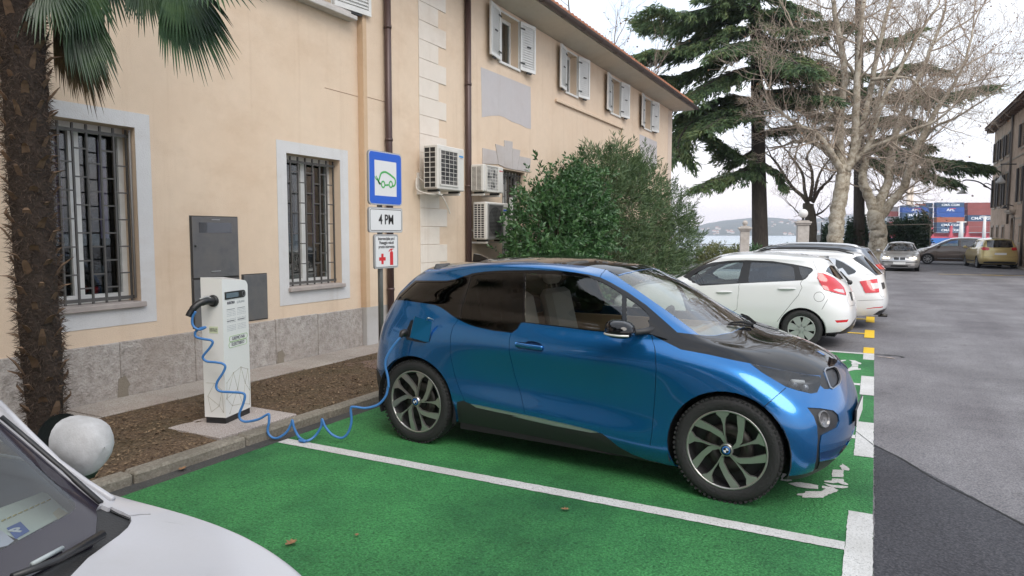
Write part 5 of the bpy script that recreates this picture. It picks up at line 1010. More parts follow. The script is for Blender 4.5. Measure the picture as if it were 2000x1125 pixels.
        for sm in seams:
            uv = s.line(sm, closed=False); P = s.ev(uv[:, 0], uv[:, 1]); sls.append(P)
            n = s.nrm(uv[:, 0], uv[:, 1]); a, b = s.der(uv[:, 0], uv[:, 1])
            t = np.gradient(P, axis=0); p3 = np.cross(n, t); p3 /= np.maximum(np.linalg.norm(p3, axis=1), 1e-9)[:, None]; p3 *= seam_w
            d11, d12, d22 = (a*a).sum(1), (a*b).sum(1), (b*b).sum(1); D = d11*d22-d12*d12
            qa, qb = (p3*a).sum(1), (p3*b).sum(1); du = (d22*qa-d12*qb)/D; dv = (d11*qb-d12*qa)/D
            o = np.stack([du, dv], 1); addline(np.concatenate([uv+o, (uv-o)[::-1]]), True)
        g = [(W*(i+.5+.2*((j % 2)-.5))/nu, H*(j+.5)/nv) for i in range(nu) for j in range(nv)]
        pts = [Vector(p) for p in ev]+[Vector(p) for p in g]
        vo, eo, fo, *_ = delaunay_2d_cdt(pts, ee, [], 0, 1e-6)
        V2 = np.array([(p.x, p.y) for p in vo]); F = np.array(fo); cen = V2[F].mean(1)
        inside = (cen[:, 0] > 0) & (cen[:, 0] < W) & (cen[:, 1] > 0) & (cen[:, 1] < H); F = F[inside]; cen = cen[inside]
        own = np.full(len(F), -1)
        c3 = s.ev(cen[:, 0]/sc[0], cen[:, 1]/sc[1])
        if seams:
            dm = np.full(len(F), 9.0)
            for P in sls:
                for i in range(len(P)-1):
                    a, b = P[i], P[i+1]; ab = b-a; t = np.clip(((c3-a)@ab)/max(ab@ab, 1e-12), 0, 1)
                    dm = np.minimum(dm, np.linalg.norm(c3-a-t[:, None]*ab, axis=1))
            own[dm < seam_w*1.05] = len(panels)
        noseam = set(i for i, p in enumerate(panels) if p[3].get('over'))
        for k, (nme, m, outl, op) in enumerate(panels):
            free = own < 0
            if k in noseam: free = free | (own == len(panels))
            if outl is None: own[free] = k; continue
            pl = polys[k]; x, y = cen[:, 0], cen[:, 1]; ins = np.zeros(len(F), bool)
            x1, y1 = pl[:, 0], pl[:, 1]; x2, y2 = np.roll(x1, -1), np.roll(y1, -1)
            for a, b, c, d in zip(x1, y1, x2, y2):
                if b == d: continue
                cr_ = ((b > y) != (d > y)); xi = (c-a)*(y-b)/(d-b)+a; ins ^= cr_ & (x < xi)
            own[free & ins] = k
        UV = V2/sc; P3 = s.ev(UV[:, 0], UV[:, 1]); N3 = s.nrm(UV[:, 0], UV[:, 1])
        eps = 1e-4; onc = (V2[:, 0] < eps) | (V2[:, 0] > W-eps) | (V2[:, 1] > H-eps)
        res = {}
        allp = list(panels)+[('seam', seam_mat or mat('car_gap', (.01, .01, .01), .6), None, {'off': -.007, 'rim': 0})]
        for k, (nme, m, outl, op) in enumerate(allp):
            fk = F[own == k]
            if m is None or len(fk) == 0: continue
            used, inv = np.unique(fk, return_inverse=True); fl = inv.reshape(-1, 3)
            off = op.get('off', 0.0); p = P3[used]+N3[used]*off; n = N3[used]; oc = onc[used]
            if op.get('bulge'): p = p + n*op['bulge']
            tn = np.cross(p[fl[:, 1]]-p[fl[:, 0]], p[fl[:, 2]]-p[fl[:, 0]]); flip = (tn*n[fl[:, 0]]).sum(1) < 0
            fl[flip] = fl[flip][:, ::-1]
            vs = p.tolist(); ns = n.tolist(); fs = fl.tolist()
            rd = op.get('rim', rim)
            if rd:
                cnt = {}
                for f in fs:
                    for a, b in ((f[0], f[1]), (f[1], f[2]), (f[2], f[0])): cnt[(a, b)] = 1
                for (a, b) in list(cnt):
                    if (b, a) in cnt or (oc[a] and oc[b]): continue
                    A, B = p[a], p[b]; A2, B2 = A-n[a]*rd, B-n[b]*rd; q = np.cross(A2-A, B-A); l = np.linalg.norm(q)
                    if l < 1e-12: continue
                    q = q/l; o = len(vs); vs += [A.tolist(), A2.tolist(), B2.tolist(), B.tolist()]; ns += [q.tolist()]*4; fs.append([o, o+1, o+2, o+3])
            vm = [(x, -y, z) for x, y, z in vs]; nm = [(x, -y, z) for x, y, z in ns]; fm = [f[::-1] for f in fs]
            par = root; ks = 'stuff' if nme == 'seam' else None
            if op.get('center') or outl is None or nme == 'seam':
                o = len(vs); ob = mesh_obj(nme, vs+vm, fs+[[i+o for i in f] for f in fm], m, par, normals=ns+nm); tag(ob, kind=ks); res.setdefault(nme, []).append(ob)
            else:
                for q in (0, 1):
                    if q == 1 and op.get('one'): continue
                    ob = mesh_obj(nme, vm if q else vs, fm if q else fs, m, par, normals=nm if q else ns); res.setdefault(nme, []).append(ob)
        return res
def circ(kind, cx, cz, r, n=36, a0=0, a1=2*pi): return [(kind, cx+r*cos(a0+(a1-a0)*i/n), cz+r*sin(a0+(a1-a0)*i/n)) for i in range(n)]
def Z(ox, oy, sc, pts): return [(ox+x/sc, oy+y/sc) for x, y in pts]
# ---------------------------------------------------------------- wheels
def tyre_prof(R, Rr, w):
    return [(Rr, -w*.42), (Rr+.012, -w*.48), (Rr+(R-Rr)*.55, -w*.5), (R-.022, -w*.47), (R-.006, -w*.40), (R, -w*.30), (R, w*.30), (R-.006, w*.40), (R-.022, w*.47), (Rr+(R-Rr)*.5, w*.5), (Rr+.01, w*.47), (Rr, w*.42)]
def spokes_i3(b, R, y, rot, th):
    def pl(pp): return [(R*r*cos(radians(a)+rot), R*r*sin(radians(a)+rot)) for r, a in pp]
    for k in range(5):
        o = 72*k
        tri = [(.14, o+12), (.14, o+40), (.40, o+27), (.66, o+26.5), (.82, o+28.5), (.95, o+35), (.99, o+34), (.99, o+15), (.95, o+15), (.84, o+20), (.66, o+22.5), (.40, o+23)]
        bent = [(.17, o+30), (.24, o+40), (.34, o+44), (.60, o+62), (.97, o+75.5), (.99, o+70), (.99, o+63), (.66, o+50), (.46, o+33), (.38, o+29), (.26, o+26), (.17, o+24)]
        for q in (tri, bent): b.prism([(x, z) for x, z in pl(q)], y-.0, y+th, 'y')
def spokes_plain(n, w0, w1, twist=0.0):
    def f(b, R, y, rot, th):
        for k in range(n):
            a = 2*pi*k/n+rot; P = []
            for r, w, t in ((.16, w0, 0), (.6, (w0+w1)/2, .5), (.98, w1, 1)): P.append((r, w, a+twist*t))
            poly = [(R*r*cos(q)-R*w*sin(q), R*r*sin(q)+R*w*cos(q)) for r, w, q in P]+[(R*r*cos(q)+R*w*sin(q), R*r*sin(q)-R*w*cos(q)) for r, w, q in P[::-1]]
            b.prism(poly, y, y+th, 'y')
    return f
def wheel(root, x, yout, z, R, Rr, w, side, rot, spokes, m_rim, hub=True, barrel=None, badge=None, tread=True):
    """wheel > tyre, rim, hub_cap ; side -1 = right-hand side; outer face at y = side*yout"""
    e = bpy.data.objects.new('wheel', None); e.location = (x, side*(yout-w*.5), z); e.rotation_euler = (0, 0, 0 if side < 0 else pi); link(e, root); e.empty_display_size = .1
    b = MB(); b.lathe(tyre_prof(R, Rr, w), 56, 'y')
    if tread:                                             # shoulder tread blocks
        for k in range(64):
            a = 2*pi*k/64
            for s_ in (-1, 1): b.box((-.009, s_*w*.36-.018, R-.012), (.009, s_*w*.36+.018, R+.0015), Matrix.Rotation(a, 4, 'Y'))
    b.build('tyre', mat('tyre_rubber', (.018, .018, .019), .75, bump=.3, bscale=60), e)
    b = MB(); yf = -w*.5+.012
    b.lathe([(Rr+.004, yf+.004), (Rr+.002, yf-.003), (Rr-.010, yf-.003), (Rr-.012, yf+.012)], 56, 'y')
    spokes(b, Rr-.006, yf-.001, rot, .022)
    b.lathe([(0.001, yf-.004), (Rr*.145, yf-.003), (Rr*.165, yf+.004), (Rr*.165, yf+.03)], 28, 'y', smooth=False)
    b.build('rim', m_rim, e)
    b = MB(); b.lathe([(Rr-.012, yf+.012), (Rr-.03, yf+.05), (Rr-.03, w*.4)], 40, 'y'); b.lathe([(Rr-.03, yf+.09), (.02, yf+.10)], 40, 'y'); b.lathe([(Rr, w*.42), (Rr-.03, w*.4), (.01, w*.36)], 40, 'y')
    b.build('wheel_barrel', mat('wheel_dark', (.012, .012, .013), .5), e)
    b = MB(); b.lathe([(Rr*.30, yf+.075), (Rr*.30, yf+.06), (Rr*.62, yf+.06), (Rr*.62, yf+.075)], 32, 'y'); b.build('brake_disc', mat('brake_steel', (.07, .065, .06), .45, .8), e)
    if badge:
        for nme, m_, r0, r1, dy in badge:
            b = MB(); b.lathe([(r0, yf-.0045-dy), (r1, yf-.0045-dy), (r1, yf)], 24, 'y'); b.build(nme, m_, e)
        b = MB()                                           # quartered roundel
        for q in (0, 2):
            a0 = q*pi/2+rot; b.prism([(0, 0)]+[(.0165*cos(a0+i*pi/12), .0165*sin(a0+i*pi/12)) for i in range(7)], yf-.0065, yf-.0055, 'y')
        b.build('roundel', mat('roundel_white', (.7, .72, .74), .3), e)
    return e
def seat(root, x, y, m, z=.34, back=.25):
    b = MB(); b.box((x-.24, y-.24, z-.1), (x+.26, y+.24, z+.12), bev=.05)
    M = Tm((x-.22, y, z+.08), ry=-back); b.box((-.07, -.235, 0), (.06, .235, .60), M, bev=.05); b.box((-.05, -.13, .64), (.05, .13, .82), M, bev=.04); b.tube([M @ Vector((0, -.05, .55)), M @ Vector((0, -.05, .7))], .008, 6); b.tube([M @ Vector((0, .05, .55)), M @ Vector((0, .05, .7))], .008, 6)
    return b.build('seat', m, root)
def wheel_well(root, x, z, R, y0, y1):
    """dark liner behind the arch"""
    for s_ in (-1, 1):
        b = MB(); pr = [(x+R*cos(a), z+R*sin(a)) for a in [(-.35+i*(pi+.7)/18) for i in range(19)]]
        vs = [(a, s_*y0, c) for a, c in pr]+[(a, s_*y1, c) for a, c in pr]; k = len(pr)
        b.add(vs, [(i, i+1, k+i+1, k+i) for i in range(k-1)], True); b.add([(a, s_*y1, c) for a, c in pr], [tuple(range(k))])
        b.build('wheel_liner', mat('liner_black', (.008, .008, .009), .9), root)
def tub(root, x0, x1, hw, z0, z1, m):
    """floor pan and inner door cards seen through the glass"""
    b = MB(); b.box((x0, -hw, z0), (x1, hw, z0+.06)); b.box((x0, -hw, z0), (x0+.04, hw, z1)); b.box((x1-.04, -hw, z0), (x1, hw, z1))
    for s_ in (-1, 1): b.box((x0+.04, s_*hw-.02, z0+.06), (x1-.04, s_*hw+.02, z1))
    return b.build('cabin_tub', m, root)
# ---------------------------------------------------------------- the blue electric hatchback
def build_i3():
    TH = -.0544
    M = Matrix.Translation((-3.331, 5.584, 0)) @ Matrix.Rotation(TH, 4, 'Z')
    root = empty('electric_car', (-3.331, 5.584, 0), TH, 'glossy blue and black electric hatchback plugged in by the blue cable', 'car')
    xc = [1.28, 1.24, 1.18, 1.12, 1.04, .93, .82, .66, .45, .25, .15, .08, .03, .0]
    rings = [
     [(3.16,0,.20),(3.13,.35,.20),(3.05,.62,.20),(2.92,.79,.20),(2.57,.82,.19),(2.1,.81,.17),(1.6,.80,.19),(1.05,.80,.21),(.5,.80,.22),(0,.79,.24),(-.40,.72,.26),(-.58,.6,.28),(-.64,.35,.28),(-.66,0,.28)],
     [(3.24,0,.32),(3.21,.36,.32),(3.11,.66,.32),(2.95,.83,.32),(2.57,.865,.32),(2.1,.872,.30),(1.6,.868,.35),(1.05,.866,.39),(.5,.864,.41),(0,.86,.40),(-.40,.78,.38),(-.61,.62,.38),(-.68,.35,.38),(-.70,0,.38)],
     [(3.27,0,.48),(3.24,.37,.48),(3.12,.68,.49),(2.95,.845,.5),(2.57,.885,.54),(2.1,.866,.50),(1.6,.842,.53),(1.05,.840,.56),(.5,.852,.58),(0,.885,.58),(-.40,.80,.56),(-.63,.62,.55),(-.70,.35,.55),(-.72,0,.55)],
     [(3.25,0,.62),(3.22,.37,.62),(3.10,.66,.64),(2.92,.82,.67),(2.57,.872,.74),(2.1,.866,.74),(1.6,.860,.75),(1.05,.860,.77),(.5,.866,.79),(0,.875,.79),(-.40,.79,.78),(-.60,.61,.78),(-.68,.35,.78),(-.70,0,.78)],
     [(3.20,0,.75),(3.165,.34,.75),(3.03,.59,.765),(2.86,.745,.80),(2.57,.822,.875),(2.1,.862,.905),(1.6,.874,.905),(1.05,.874,.92),(.5,.864,.945),(0,.845,.97),(-.38,.75,.98),(-.55,.58,1.0),(-.62,.35,1.0),(-.64,0,1.0)],
     [(3.10,0,.86),(3.07,.32,.86),(2.95,.53,.86),(2.79,.675,.885),(2.55,.755,.945),(2.1,.800,1.015),(1.6,.802,1.05),(1.05,.798,1.065),(.5,.790,1.085),(0,.765,1.12),(-.31,.68,1.16),(-.45,.55,1.18),(-.52,.33,1.19),(-.54,0,1.19)],
     [(2.80,0,.985),(2.78,.31,.98),(2.70,.52,.975),(2.60,.655,.985),(2.40,.735,1.02),(2.04,.785,1.065),(1.58,.785,1.11),(1.05,.78,1.125),(.5,.77,1.15),(0,.742,1.18),(-.29,.665,1.21),(-.42,.54,1.235),(-.48,.33,1.245),(-.50,0,1.245)],
     [(2.46,0,1.055),(2.45,.32,1.05),(2.40,.53,1.045),(2.33,.665,1.06),(2.22,.715,1.085),(1.92,.745,1.15),(1.52,.745,1.20),(1.03,.742,1.21),(.5,.733,1.225),(.02,.705,1.24),(-.26,.635,1.26),(-.38,.52,1.28),(-.44,.32,1.29),(-.46,0,1.29)],
     [(2.05,0,1.305),(2.04,.31,1.295),(2.0,.50,1.28),(1.93,.625,1.27),(1.83,.665,1.275),(1.62,.69,1.31),(1.36,.695,1.325),(1.0,.693,1.33),(.5,.683,1.335),(.07,.655,1.335),(-.18,.59,1.345),(-.30,.49,1.36),(-.36,.30,1.37),(-.38,0,1.37)],
     [(1.73,0,1.462),(1.72,.29,1.452),(1.685,.46,1.435),(1.62,.58,1.42),(1.51,.618,1.43),(1.34,.635,1.447),(1.13,.638,1.455),(.82,.635,1.457),(.45,.628,1.447),(.12,.603,1.42),(-.08,.55,1.41),(-.21,.46,1.42),(-.27,.28,1.432),(-.29,0,1.435)],
     [(1.50,0,1.528),(1.49,.26,1.522),(1.46,.41,1.508),(1.41,.51,1.495),(1.30,.545,1.508),(1.14,.552,1.524),(.97,.552,1.531),(.72,.55,1.530),(.42,.542,1.515),(.14,.518,1.482),(-.01,.46,1.468),(-.11,.38,1.472),(-.17,.23,1.48),(-.18,0,1.483)],
     [(x,0,z) for x,z in zip(xc,[1.562,1.564,1.567,1.569,1.571,1.573,1.573,1.570,1.556,1.535,1.523,1.513,1.505,1.50])]]
    S = CarSurf(rings, M, -1)
    blue = mat('i3_blue', (.009, .140, .385), .24, .7, coat=1.0); blk = mat('i3_black_gloss', (.004, .004, .005), .035)
    dk = mat('i3_dark_plastic', (.022, .022, .024), .5, bump=.1, bscale=200); slv = mat('satin_silver', (.40, .41, .42), .3, .9)
    gl = glass('i3_glass', (.72, .75, .72)); gt = glass('i3_glass_tint', (.03, .032, .032), boost=.6); gw = glass('i3_screen', (.74, .80, .78), boost=1.5)
    z1 = lambda p: Z(720, 490, 5.714, p); z2 = lambda p: Z(720, 680, 5.714, p); z3 = lambda p: Z(1000, 490, 5.714, p); z4 = lambda p: Z(1180, 490, 5.714, p)
    z5 = lambda p: Z(1000, 680, 3.63, p); z6 = lambda p: Z(1330, 620, 5.714, p); z7 = lambda p: Z(1330, 790, 5.714, p)
    AF, AR = (2.57, .352, .392), (0, .352, .392)
    def arch(c): return circ('S', *c, 40)
    surround = z1([(280,545),(520,330),(700,331),(870,332),(960,318),(1070,280),(1160,250),(1300,230),(1500,218),(1900,214)])+z3([(300,214),(500,222),(700,240),(850,262),(985,295),(1100,350),(1300,465),(1500,605),(1700,780),(1840,905),(1850,985),(1560,938),(1200,920),(900,895),(500,845),(130,800)])+z1([(1700,805),(1660,870),(1600,915),(1400,893),(1200,850),(1100,815),(1000,768),(920,715),(850,662),(800,630),(740,605),(600,582),(450,560)])
    qglass = z1([(330,535),(530,350),(640,347),(870,348),(960,333),(1060,300),(1118,292),(1095,360),(1045,490),(1008,620),(992,745),(930,708),(830,632),(740,592),(600,570),(450,547)])
    rglass = z1([(1140,286),(1190,268),(1300,256),(1720,250),(1715,790),(1670,845),(1595,898),(1400,872),(1200,830),(1100,798),(1022,757),(1040,620),(1085,480),(1120,370)])
    fglass = z3([(150,255),(400,258),(700,280),(880,306),(1010,350),(1120,412),(1222,478),(1222,730),(1210,900),(900,884),(500,834),(140,793)])
    fq = z3([(1275,512),(1400,595),(1500,682),(1515,780),(1530,925),(1275,903)])
    wsn = z3([(1062,218)])+z4([(150,290),(350,425),(550,565),(750,705),(900,815),(1060,935)])
    screen = wsn+[('T',2.40,.50),('T',2.455,.30),('T',2.47,.0),('T',2.47,-.2),('T',1.70,-.2),('T',1.70,0),('T',1.69,.30),('T',1.655,.47)]
    roofb = z1([(590,222),(760,190),(1000,150),(1300,133),(1600,128)])+z3([(0,125),(300,130),(600,150),(850,172),(1060,214)])+[('T',1.645,.47),('T',1.68,.30),('T',1.69,0),('U',-.3,9.3),('U',-.3,12),('U',13.3,12),('U',13.3,9.6),('U',11.5,9.55)]
    hood_out = z3([(1840,908)])+z4([(1060,937)])+[('T',2.40,.51),('T',2.462,.30),('T',2.475,.0),('U',-.3,6.95),('U',-.3,4.75),('F',.0,.845),('F',.06,.845)]+z6([(1600,590),(1560,650),(1420,640),(1200,600),(1000,560),(760,510),(600,480),(300,413),(0,358)])+z3([(1560,940)])
    head = z6([(770,512),(1000,562),(1200,600),(1420,641),(1550,656),(1560,750),(1520,838),(1450,850),(1300,815),(1170,772),(1050,702),(900,612)])
    kid_o = z6([(1590,600),(1610,565),(1700,545),(1735,560),(1760,600),(1785,690),(1770,740),(1690,803),(1655,785),(1635,730)])
    kid_i = z6([(1606,606),(1622,578),(1702,557),(1730,572),(1750,606),(1772,690),(1760,734),(1690,790),(1664,772),(1647,728)])
    nose = z6([(1555,652),(1600,592),(1590,620),(1640,745),(1660,800),(1600,800),(1555,760)])
    fog = z7([(1408,33),(1560,42),(1700,65),(1755,115),(1770,190),(1745,255),(1660,300),(1572,345),(1552,450),(1548,640),(1520,720),(1480,740),(1512,600),(1528,380),(1520,240),(1480,130)])
    lip = z7([(1470,745),(1548,640),(1700,612),(1800,570),(1875,480),(1910,390)])+[('F',.30,.36),('F',0,.36),('U',-.4,1.2),('U',-.4,-.3),('U',3.2,-.3),('U',3.2,.25)]
    intake = z7([(1556,540),(1700,500),(1830,440),(1900,360)])+[('F',.22,.42),('F',0,.42),('U',-.4,1.7),('U',-.4,1.25),('F',0,.37),('F',.30,.37)]+z7([(1905,395),(1870,478),(1790,565),(1700,605),(1556,632)])
    sill_blue = z5([(655,618),(800,650),(978,690),(1062,712),(1062,812),(960,790),(860,755),(760,700)])
    strip = z2([(1140,622),(1250,640),(1600,715),(2000,795)])+z5([(150,485),(400,540),(560,580),(615,598),(560,598),(300,550),(100,505),(0,480)])+z2([(1700,765),(1400,705),(1200,660)])
    sill = z2([(985,600),(1060,585),(1110,612),(1400,690),(1750,775)])+z5([(0,470),(130,492),(400,545),(640,606),(760,702),(860,757),(960,792),(1062,815)])+[('U',4.6,-.4),('U',9.6,-.4)]+[('S',.40,.20)]
    rearblk = [('S',-.36,.50)]+z2([(165,300),(140,330),(80,190)])+[('R',.55,.62),('R',.30,.62),('R',0,.62),('U',13.4,2.2),('U',13.4,-.4),('U',9.5,-.4)]
    port = z1([(405,955),(430,870),(472,772),(560,770),(690,800),(690,1000),(640,1030),(560,1020),(430,992)])
    rec = z3([(60,1015),(150,1022),(180,1008),(240,1008),(310,1030),(345,1060),(350,1100),(335,1125),(200,1105),(60,1085)])
    tailglass = [('R',.44,1.40),('R',.25,1.42),('R',0,1.42),('U',13.4,8.9),('U',13.4,4.6),('R',0,1.05),('R',.35,1.04),('R',.50,1.06)]
    tailblk = [('R',.52,1.42),('R',.3,1.445),('R',0,1.445),('U',13.4,9.1),('U',13.4,3.6),('R',0,.86),('R',.42,.85),('R',.56,1.0)]
    tlight = [('R',.34,.97),('R',.53,1.0),('R',.50,.89),('R',.36,.89)]
    P = [('arch_f', None, arch(AF), {}), ('arch_r', None, arch(AR), {}),
     ('quarter_glass', gt, qglass, {'off': -.003}), ('rear_side_glass', gt, rglass, {'off': -.004, 'over': 1}), ('front_side_glass', gl, fglass, {'off': -.005, 'over': 1}), ('front_quarter_glass', gl, fq, {'off': -.005, 'over': 1}),
     ('window_surround', blk, surround, {}), ('windscreen', gw, screen, {'center': 1, 'off': -.003}), ('roof_panel', blk, roofb, {'center': 1}),
     ('headlight_housing', None, head, {}), ('kidney_mesh', mat('kidney_dark', (.035, .035, .038), .3, .4), kid_i, {'off': -.012}), ('kidney_frame', mat('kidney_silver', (.30, .31, .33), .3, .9), kid_o, {'bulge': .006}),
     ('bonnet', blk, hood_out, {'center': 1}), ('nose_trim', dk, nose, {}),
     ('fog_light_trim', dk, fog, {'off': -.008}), ('lower_intake', mat('i3_deep_blue', (.01, .05, .16), .4, .3), intake, {'center': 1, 'off': -.012}), ('front_lip', dk, lip, {'center': 1}),
     ('sill_end', blue, sill_blue, {}), ('sill_strip', slv, strip, {'bulge': .003}), ('sill', dk, sill, {}),
     ('charging_recess', None, port, {'one': 1}), ('handle_recess', mat('i3_recess', (.008, .06, .2), .4, .4), rec, {'off': -.022}),
     ('tail_light', mat('tail_red', (.55, .012, .018), .15, coat=1), tlight, {}), ('rear_window', gt, tailglass, {'center': 1, 'off': -.004}), ('tailgate', blk, tailblk, {'center': 1}), ('rear_apron', dk, rearblk, {'center': 1})]
    # doors and wings are panels of their own, so that the body paint breaks at the gaps
    fseam = z3([(1545,936),(1590,1062),(1599,1120)])+z5([(1012,0),(1022,150),(1012,350),(992,600),(978,690)])
    mseam = z1([(1588,917),(1570,990),(1568,1120)])+z2([(1572,60),(1630,300),(1700,520),(1735,690),(1750,735)])
    rseam = z1([(996,770),(940,850),(912,960),(912,1120)])+z2([(916,100),(960,300),(1010,450),(1060,560),(1070,585)])
    bseam = z6([(1172,785),(1050,890),(925,1000)])
    pseam = z3([(1045,205),(1000,255),(980,297)])
    hseam = z6([(195,207),(400,270),(760,352),(1000,405)])
    fdoor = fseam+z5([(640,606),(130,492)])+z2([(1755,775)])+mseam[::-1]+z1([(1660,875),(1710,803)])+z3([(500,848),(900,897),(1300,925)])
    rdoor = mseam+z2([(1755,775),(1400,690),(1110,612),(1075,590)])+rseam[::-1]+z1([(1100,812),(1300,870)])
    wing = fseam+z5([(1062,715)])+[('S',2.19,.42)]+z6([(930,1005)])+bseam[::-1]+z6([(1050,700),(900,612),(760,512),(300,414),(0,360)])
    bump_ = [bseam[0]]+z6([(1300,812),(1450,852),(1520,842),(1600,805),(1660,800)])+[('F',.05,.70),('F',0,.70),('U',-.4,3.9),('U',-.4,-.5),('U',3.6,-.5),('S',2.94,.3)]+bseam[:0:-1]
    P += [('front_door', blue, fdoor, {}), ('rear_door', blue, rdoor, {}), ('front_wing', blue, wing, {}), ('front_bumper', blue, bump_, {'center': 1}), ('body', blue, None, {})]
    R = S.build(P, [fseam, mseam, rseam, bseam, pseam, hseam], root)
    # headlight: dark bowl, lamp inside, clear cover
    uv = S.line(head); Pp = S.ev(uv[:, 0], uv[:, 1]); Nn = S.nrm(uv[:, 0], uv[:, 1])
    for sgn in (1, -1):
        f3 = np.array([1, sgn, 1]); n = len(Pp); c = Pp.mean(0); cn = Nn.mean(0)
        vs = [p*f3 for p in Pp-Nn*.002]+[(c+(p-c)*.86-cn*.06)*f3 for p in Pp]+[(c-cn*.075)*f3]
        hl = mesh_obj('headlight', vs, [(i, (i+1) % n, n+(i+1) % n, n+i) for i in range(n)]+[(n+i, n+(i+1) % n, 2*n) for i in range(n)], mat('lamp_bowl', (.06, .06, .065), .25, .7), root, True)
        a, na = S.pos((1556, 742)); b_, nb = S.pos((1580, 750)); a = Vector(a*1); q = MB()
        for pt, nn, r in ((a, na, .030), (b_, nb, .026)):
            pc = Vector((pt.x, pt.y*sgn, pt.z)) - Vector((nn.x, nn.y*sgn, nn.z))*.045; q.sphere(pc, r, 14, 10)
        q.build('projector_lens', mat('lens_clear', (.30, .31, .33), .06, .5), hl)
        l0, ln = S.pos(z6([(1255, 690)])[0], -.022); l1, _ = S.pos(z6([(1390, 700)])[0], -.022); q = MB(); q.tube([(l0.x, l0.y*sgn, l0.z), (l1.x, l1.y*sgn, l1.z)], .014, 8); q.build('light_bar', mat('lens_bar', (.75, .75, .72), .2), hl)
        # cover as a fan of the outline (same curvature as the body)
        vs = [p*f3 for p in Pp+Nn*.001]
        k2 = [((c+(p-c)*.5)) for p in Pp]
        in2 = []
        for p in k2:
            loc, nn, ii, ds = S.bvh.find_nearest(Vector(p)); in2.append(np.array(loc))
        loc, nn, ii, ds = S.bvh.find_nearest(Vector(c)); vs += [p*f3 for p in in2]+[np.array(loc)*f3]
        mesh_obj('headlight_cover', vs, [(i, (i+1) % n, n+(i+1) % n, n+i) for i in range(n)]+[(n+i, n+(i+1) % n, 2*n) for i in range(n)], glass('lamp_cover', (.60, .62, .64), boost=.8), hl, True)
    # fog lamp
    for sgn in (1, -1):
        p, n_ = S.pos(z7([(1605, 165)])[0], -.012); q = MB(); p = Vector((p.x, p.y*sgn, p.z)); n_ = Vector((n_.x, n_.y*sgn, n_.z)); Mq = Matrix.Translation(p) @ n_.to_track_quat('Z', 'Y').to_matrix().to_4x4()
        q.lathe([(.055, -.01), (.055, .012), (.047, .014), (.045, .002), (.001, .010)], 24, 'z', Mq); q.build('fog_lamp', mat('fog_lens', (.10, .10, .105), .12, .2, coat=1), root)
    # charging recess, flap and socket (visible side only)
    uv = S.line(port); Pp = S.ev(uv[:, 0], uv[:, 1]); Nn = S.nrm(uv[:, 0], uv[:, 1]); n = len(Pp); c = Pp.mean(0); cn = Nn.mean(0)
    mesh_obj('charging_recess', list(Pp)+list((c+(Pp-c)*.9-cn*.06))+[c-cn*.06], [(i, (i+1) % n, n+(i+1) % n, n+i) for i in range(n)]+[(n+i, n+(i+1) % n, 2*n) for i in range(n)], dk, root)
    Mi = M.inverted(); o = Mi @ CAMP
    def on_plane(px, y):                                   # pixel to a plane beside the car
        d = Mi.to_3x3() @ ray(*px); return o+d*((y-o.y)/d.y)
    fl = z1([(512, 732), (706, 792), (700, 850), (672, 1020), (640, 1022), (462, 968), (468, 930)])
    ys = [-.985, -.875, -.872, -.880, -.885, -.985, -.985]
    A = [on_plane(p, y) for p, y in zip(fl, ys)]; nn = (A[1]-A[0]).cross(A[5]-A[0]).normalized()
    if nn.y > 0: nn = -nn
    k = len(A); mesh_obj('charging_flap', [a for a in A]+[a-nn*.012 for a in A], [tuple(range(k)), tuple(range(k, 2*k))[::-1]]+[(i, (i+1) % k, k+(i+1) % k, k+i) for i in range(k)], blue, root)
    q = MB(); h0 = on_plane(z1([(650, 770)])[0], -.90); q.tube(smooth_path([h0, h0+Vector((.03, -.02, .02)), h0+Vector((.045, .03, .0))], 4), .006, 6); q.build('flap_hinge', slv, root)
    # door handle bar
    for sgn in (1, -1):
        a, na = S.pos(z3([(50, 1045)])[0], .010); m2, _ = S.pos(z3([(200, 1070)])[0], .016); b_, _ = S.pos(z3([(345, 1088)])[0], .010); q = MB()
        pts = smooth_path([a, m2, b_], 6); vs = []; fs = []
        for p in pts:
            p = Vector((p.x, p.y*sgn, p.z)); y_ = -1 if sgn > 0 else 1
            for dz, dy in ((-.017, -.012), (-.017, .004), (-.008, .010), (.010, .010), (.017, .004), (.017, -.012)): vs.append((p.x, p.y+dy*y_, p.z+dz))
        for i in range(len(pts)-1):
            for j in range(6): fs.append((i*6+j, i*6+(j+1) % 6, (i+1)*6+(j+1) % 6, (i+1)*6+j))
        fs += [tuple(range(6)), tuple((len(pts)-1)*6+j for j in range(6))]
        q.add(vs, fs, True); q.build('door_handle', blue, root)
    # door mirrors
    for sgn in (-1, 1):
        c0 = on_plane((1211, 646), -.99); q = MB(); vs = []; fs = []
        L = .145
        for i in range(11):                                # shell lofted across the car
            t = i/10; y = c0.y+.10-.20*t; k = 1-(abs(t-.45)/.62)**3.2
            k = max(.05, k)
            for j in range(16):
                a = 2*pi*j/16; ca, sa = cos(a), sin(a)
                ex = .105*k*(abs(ca)**.75)*(1 if ca > 0 else -1); ez = (.072 if sa > 0 else .052)*(k**.8)*(abs(sa)**.8)*(1 if sa > 0 else -1)
                vs.append((c0.x+ex+.02*(t-.5)+(.03*sa if sa > 0 else 0)*-.6, sgn*-y, c0.z+ez))
        for i in range(10):
            for j in range(16): fs.append((i*16+j, i*16+(j+1) % 16, (i+1)*16+(j+1) % 16, (i+1)*16+j))
        fs += [tuple(range(16)), tuple(160+j for j in range(16))]
        q.add(vs, fs, True); e = q.build('mirror_shell', blk, root)
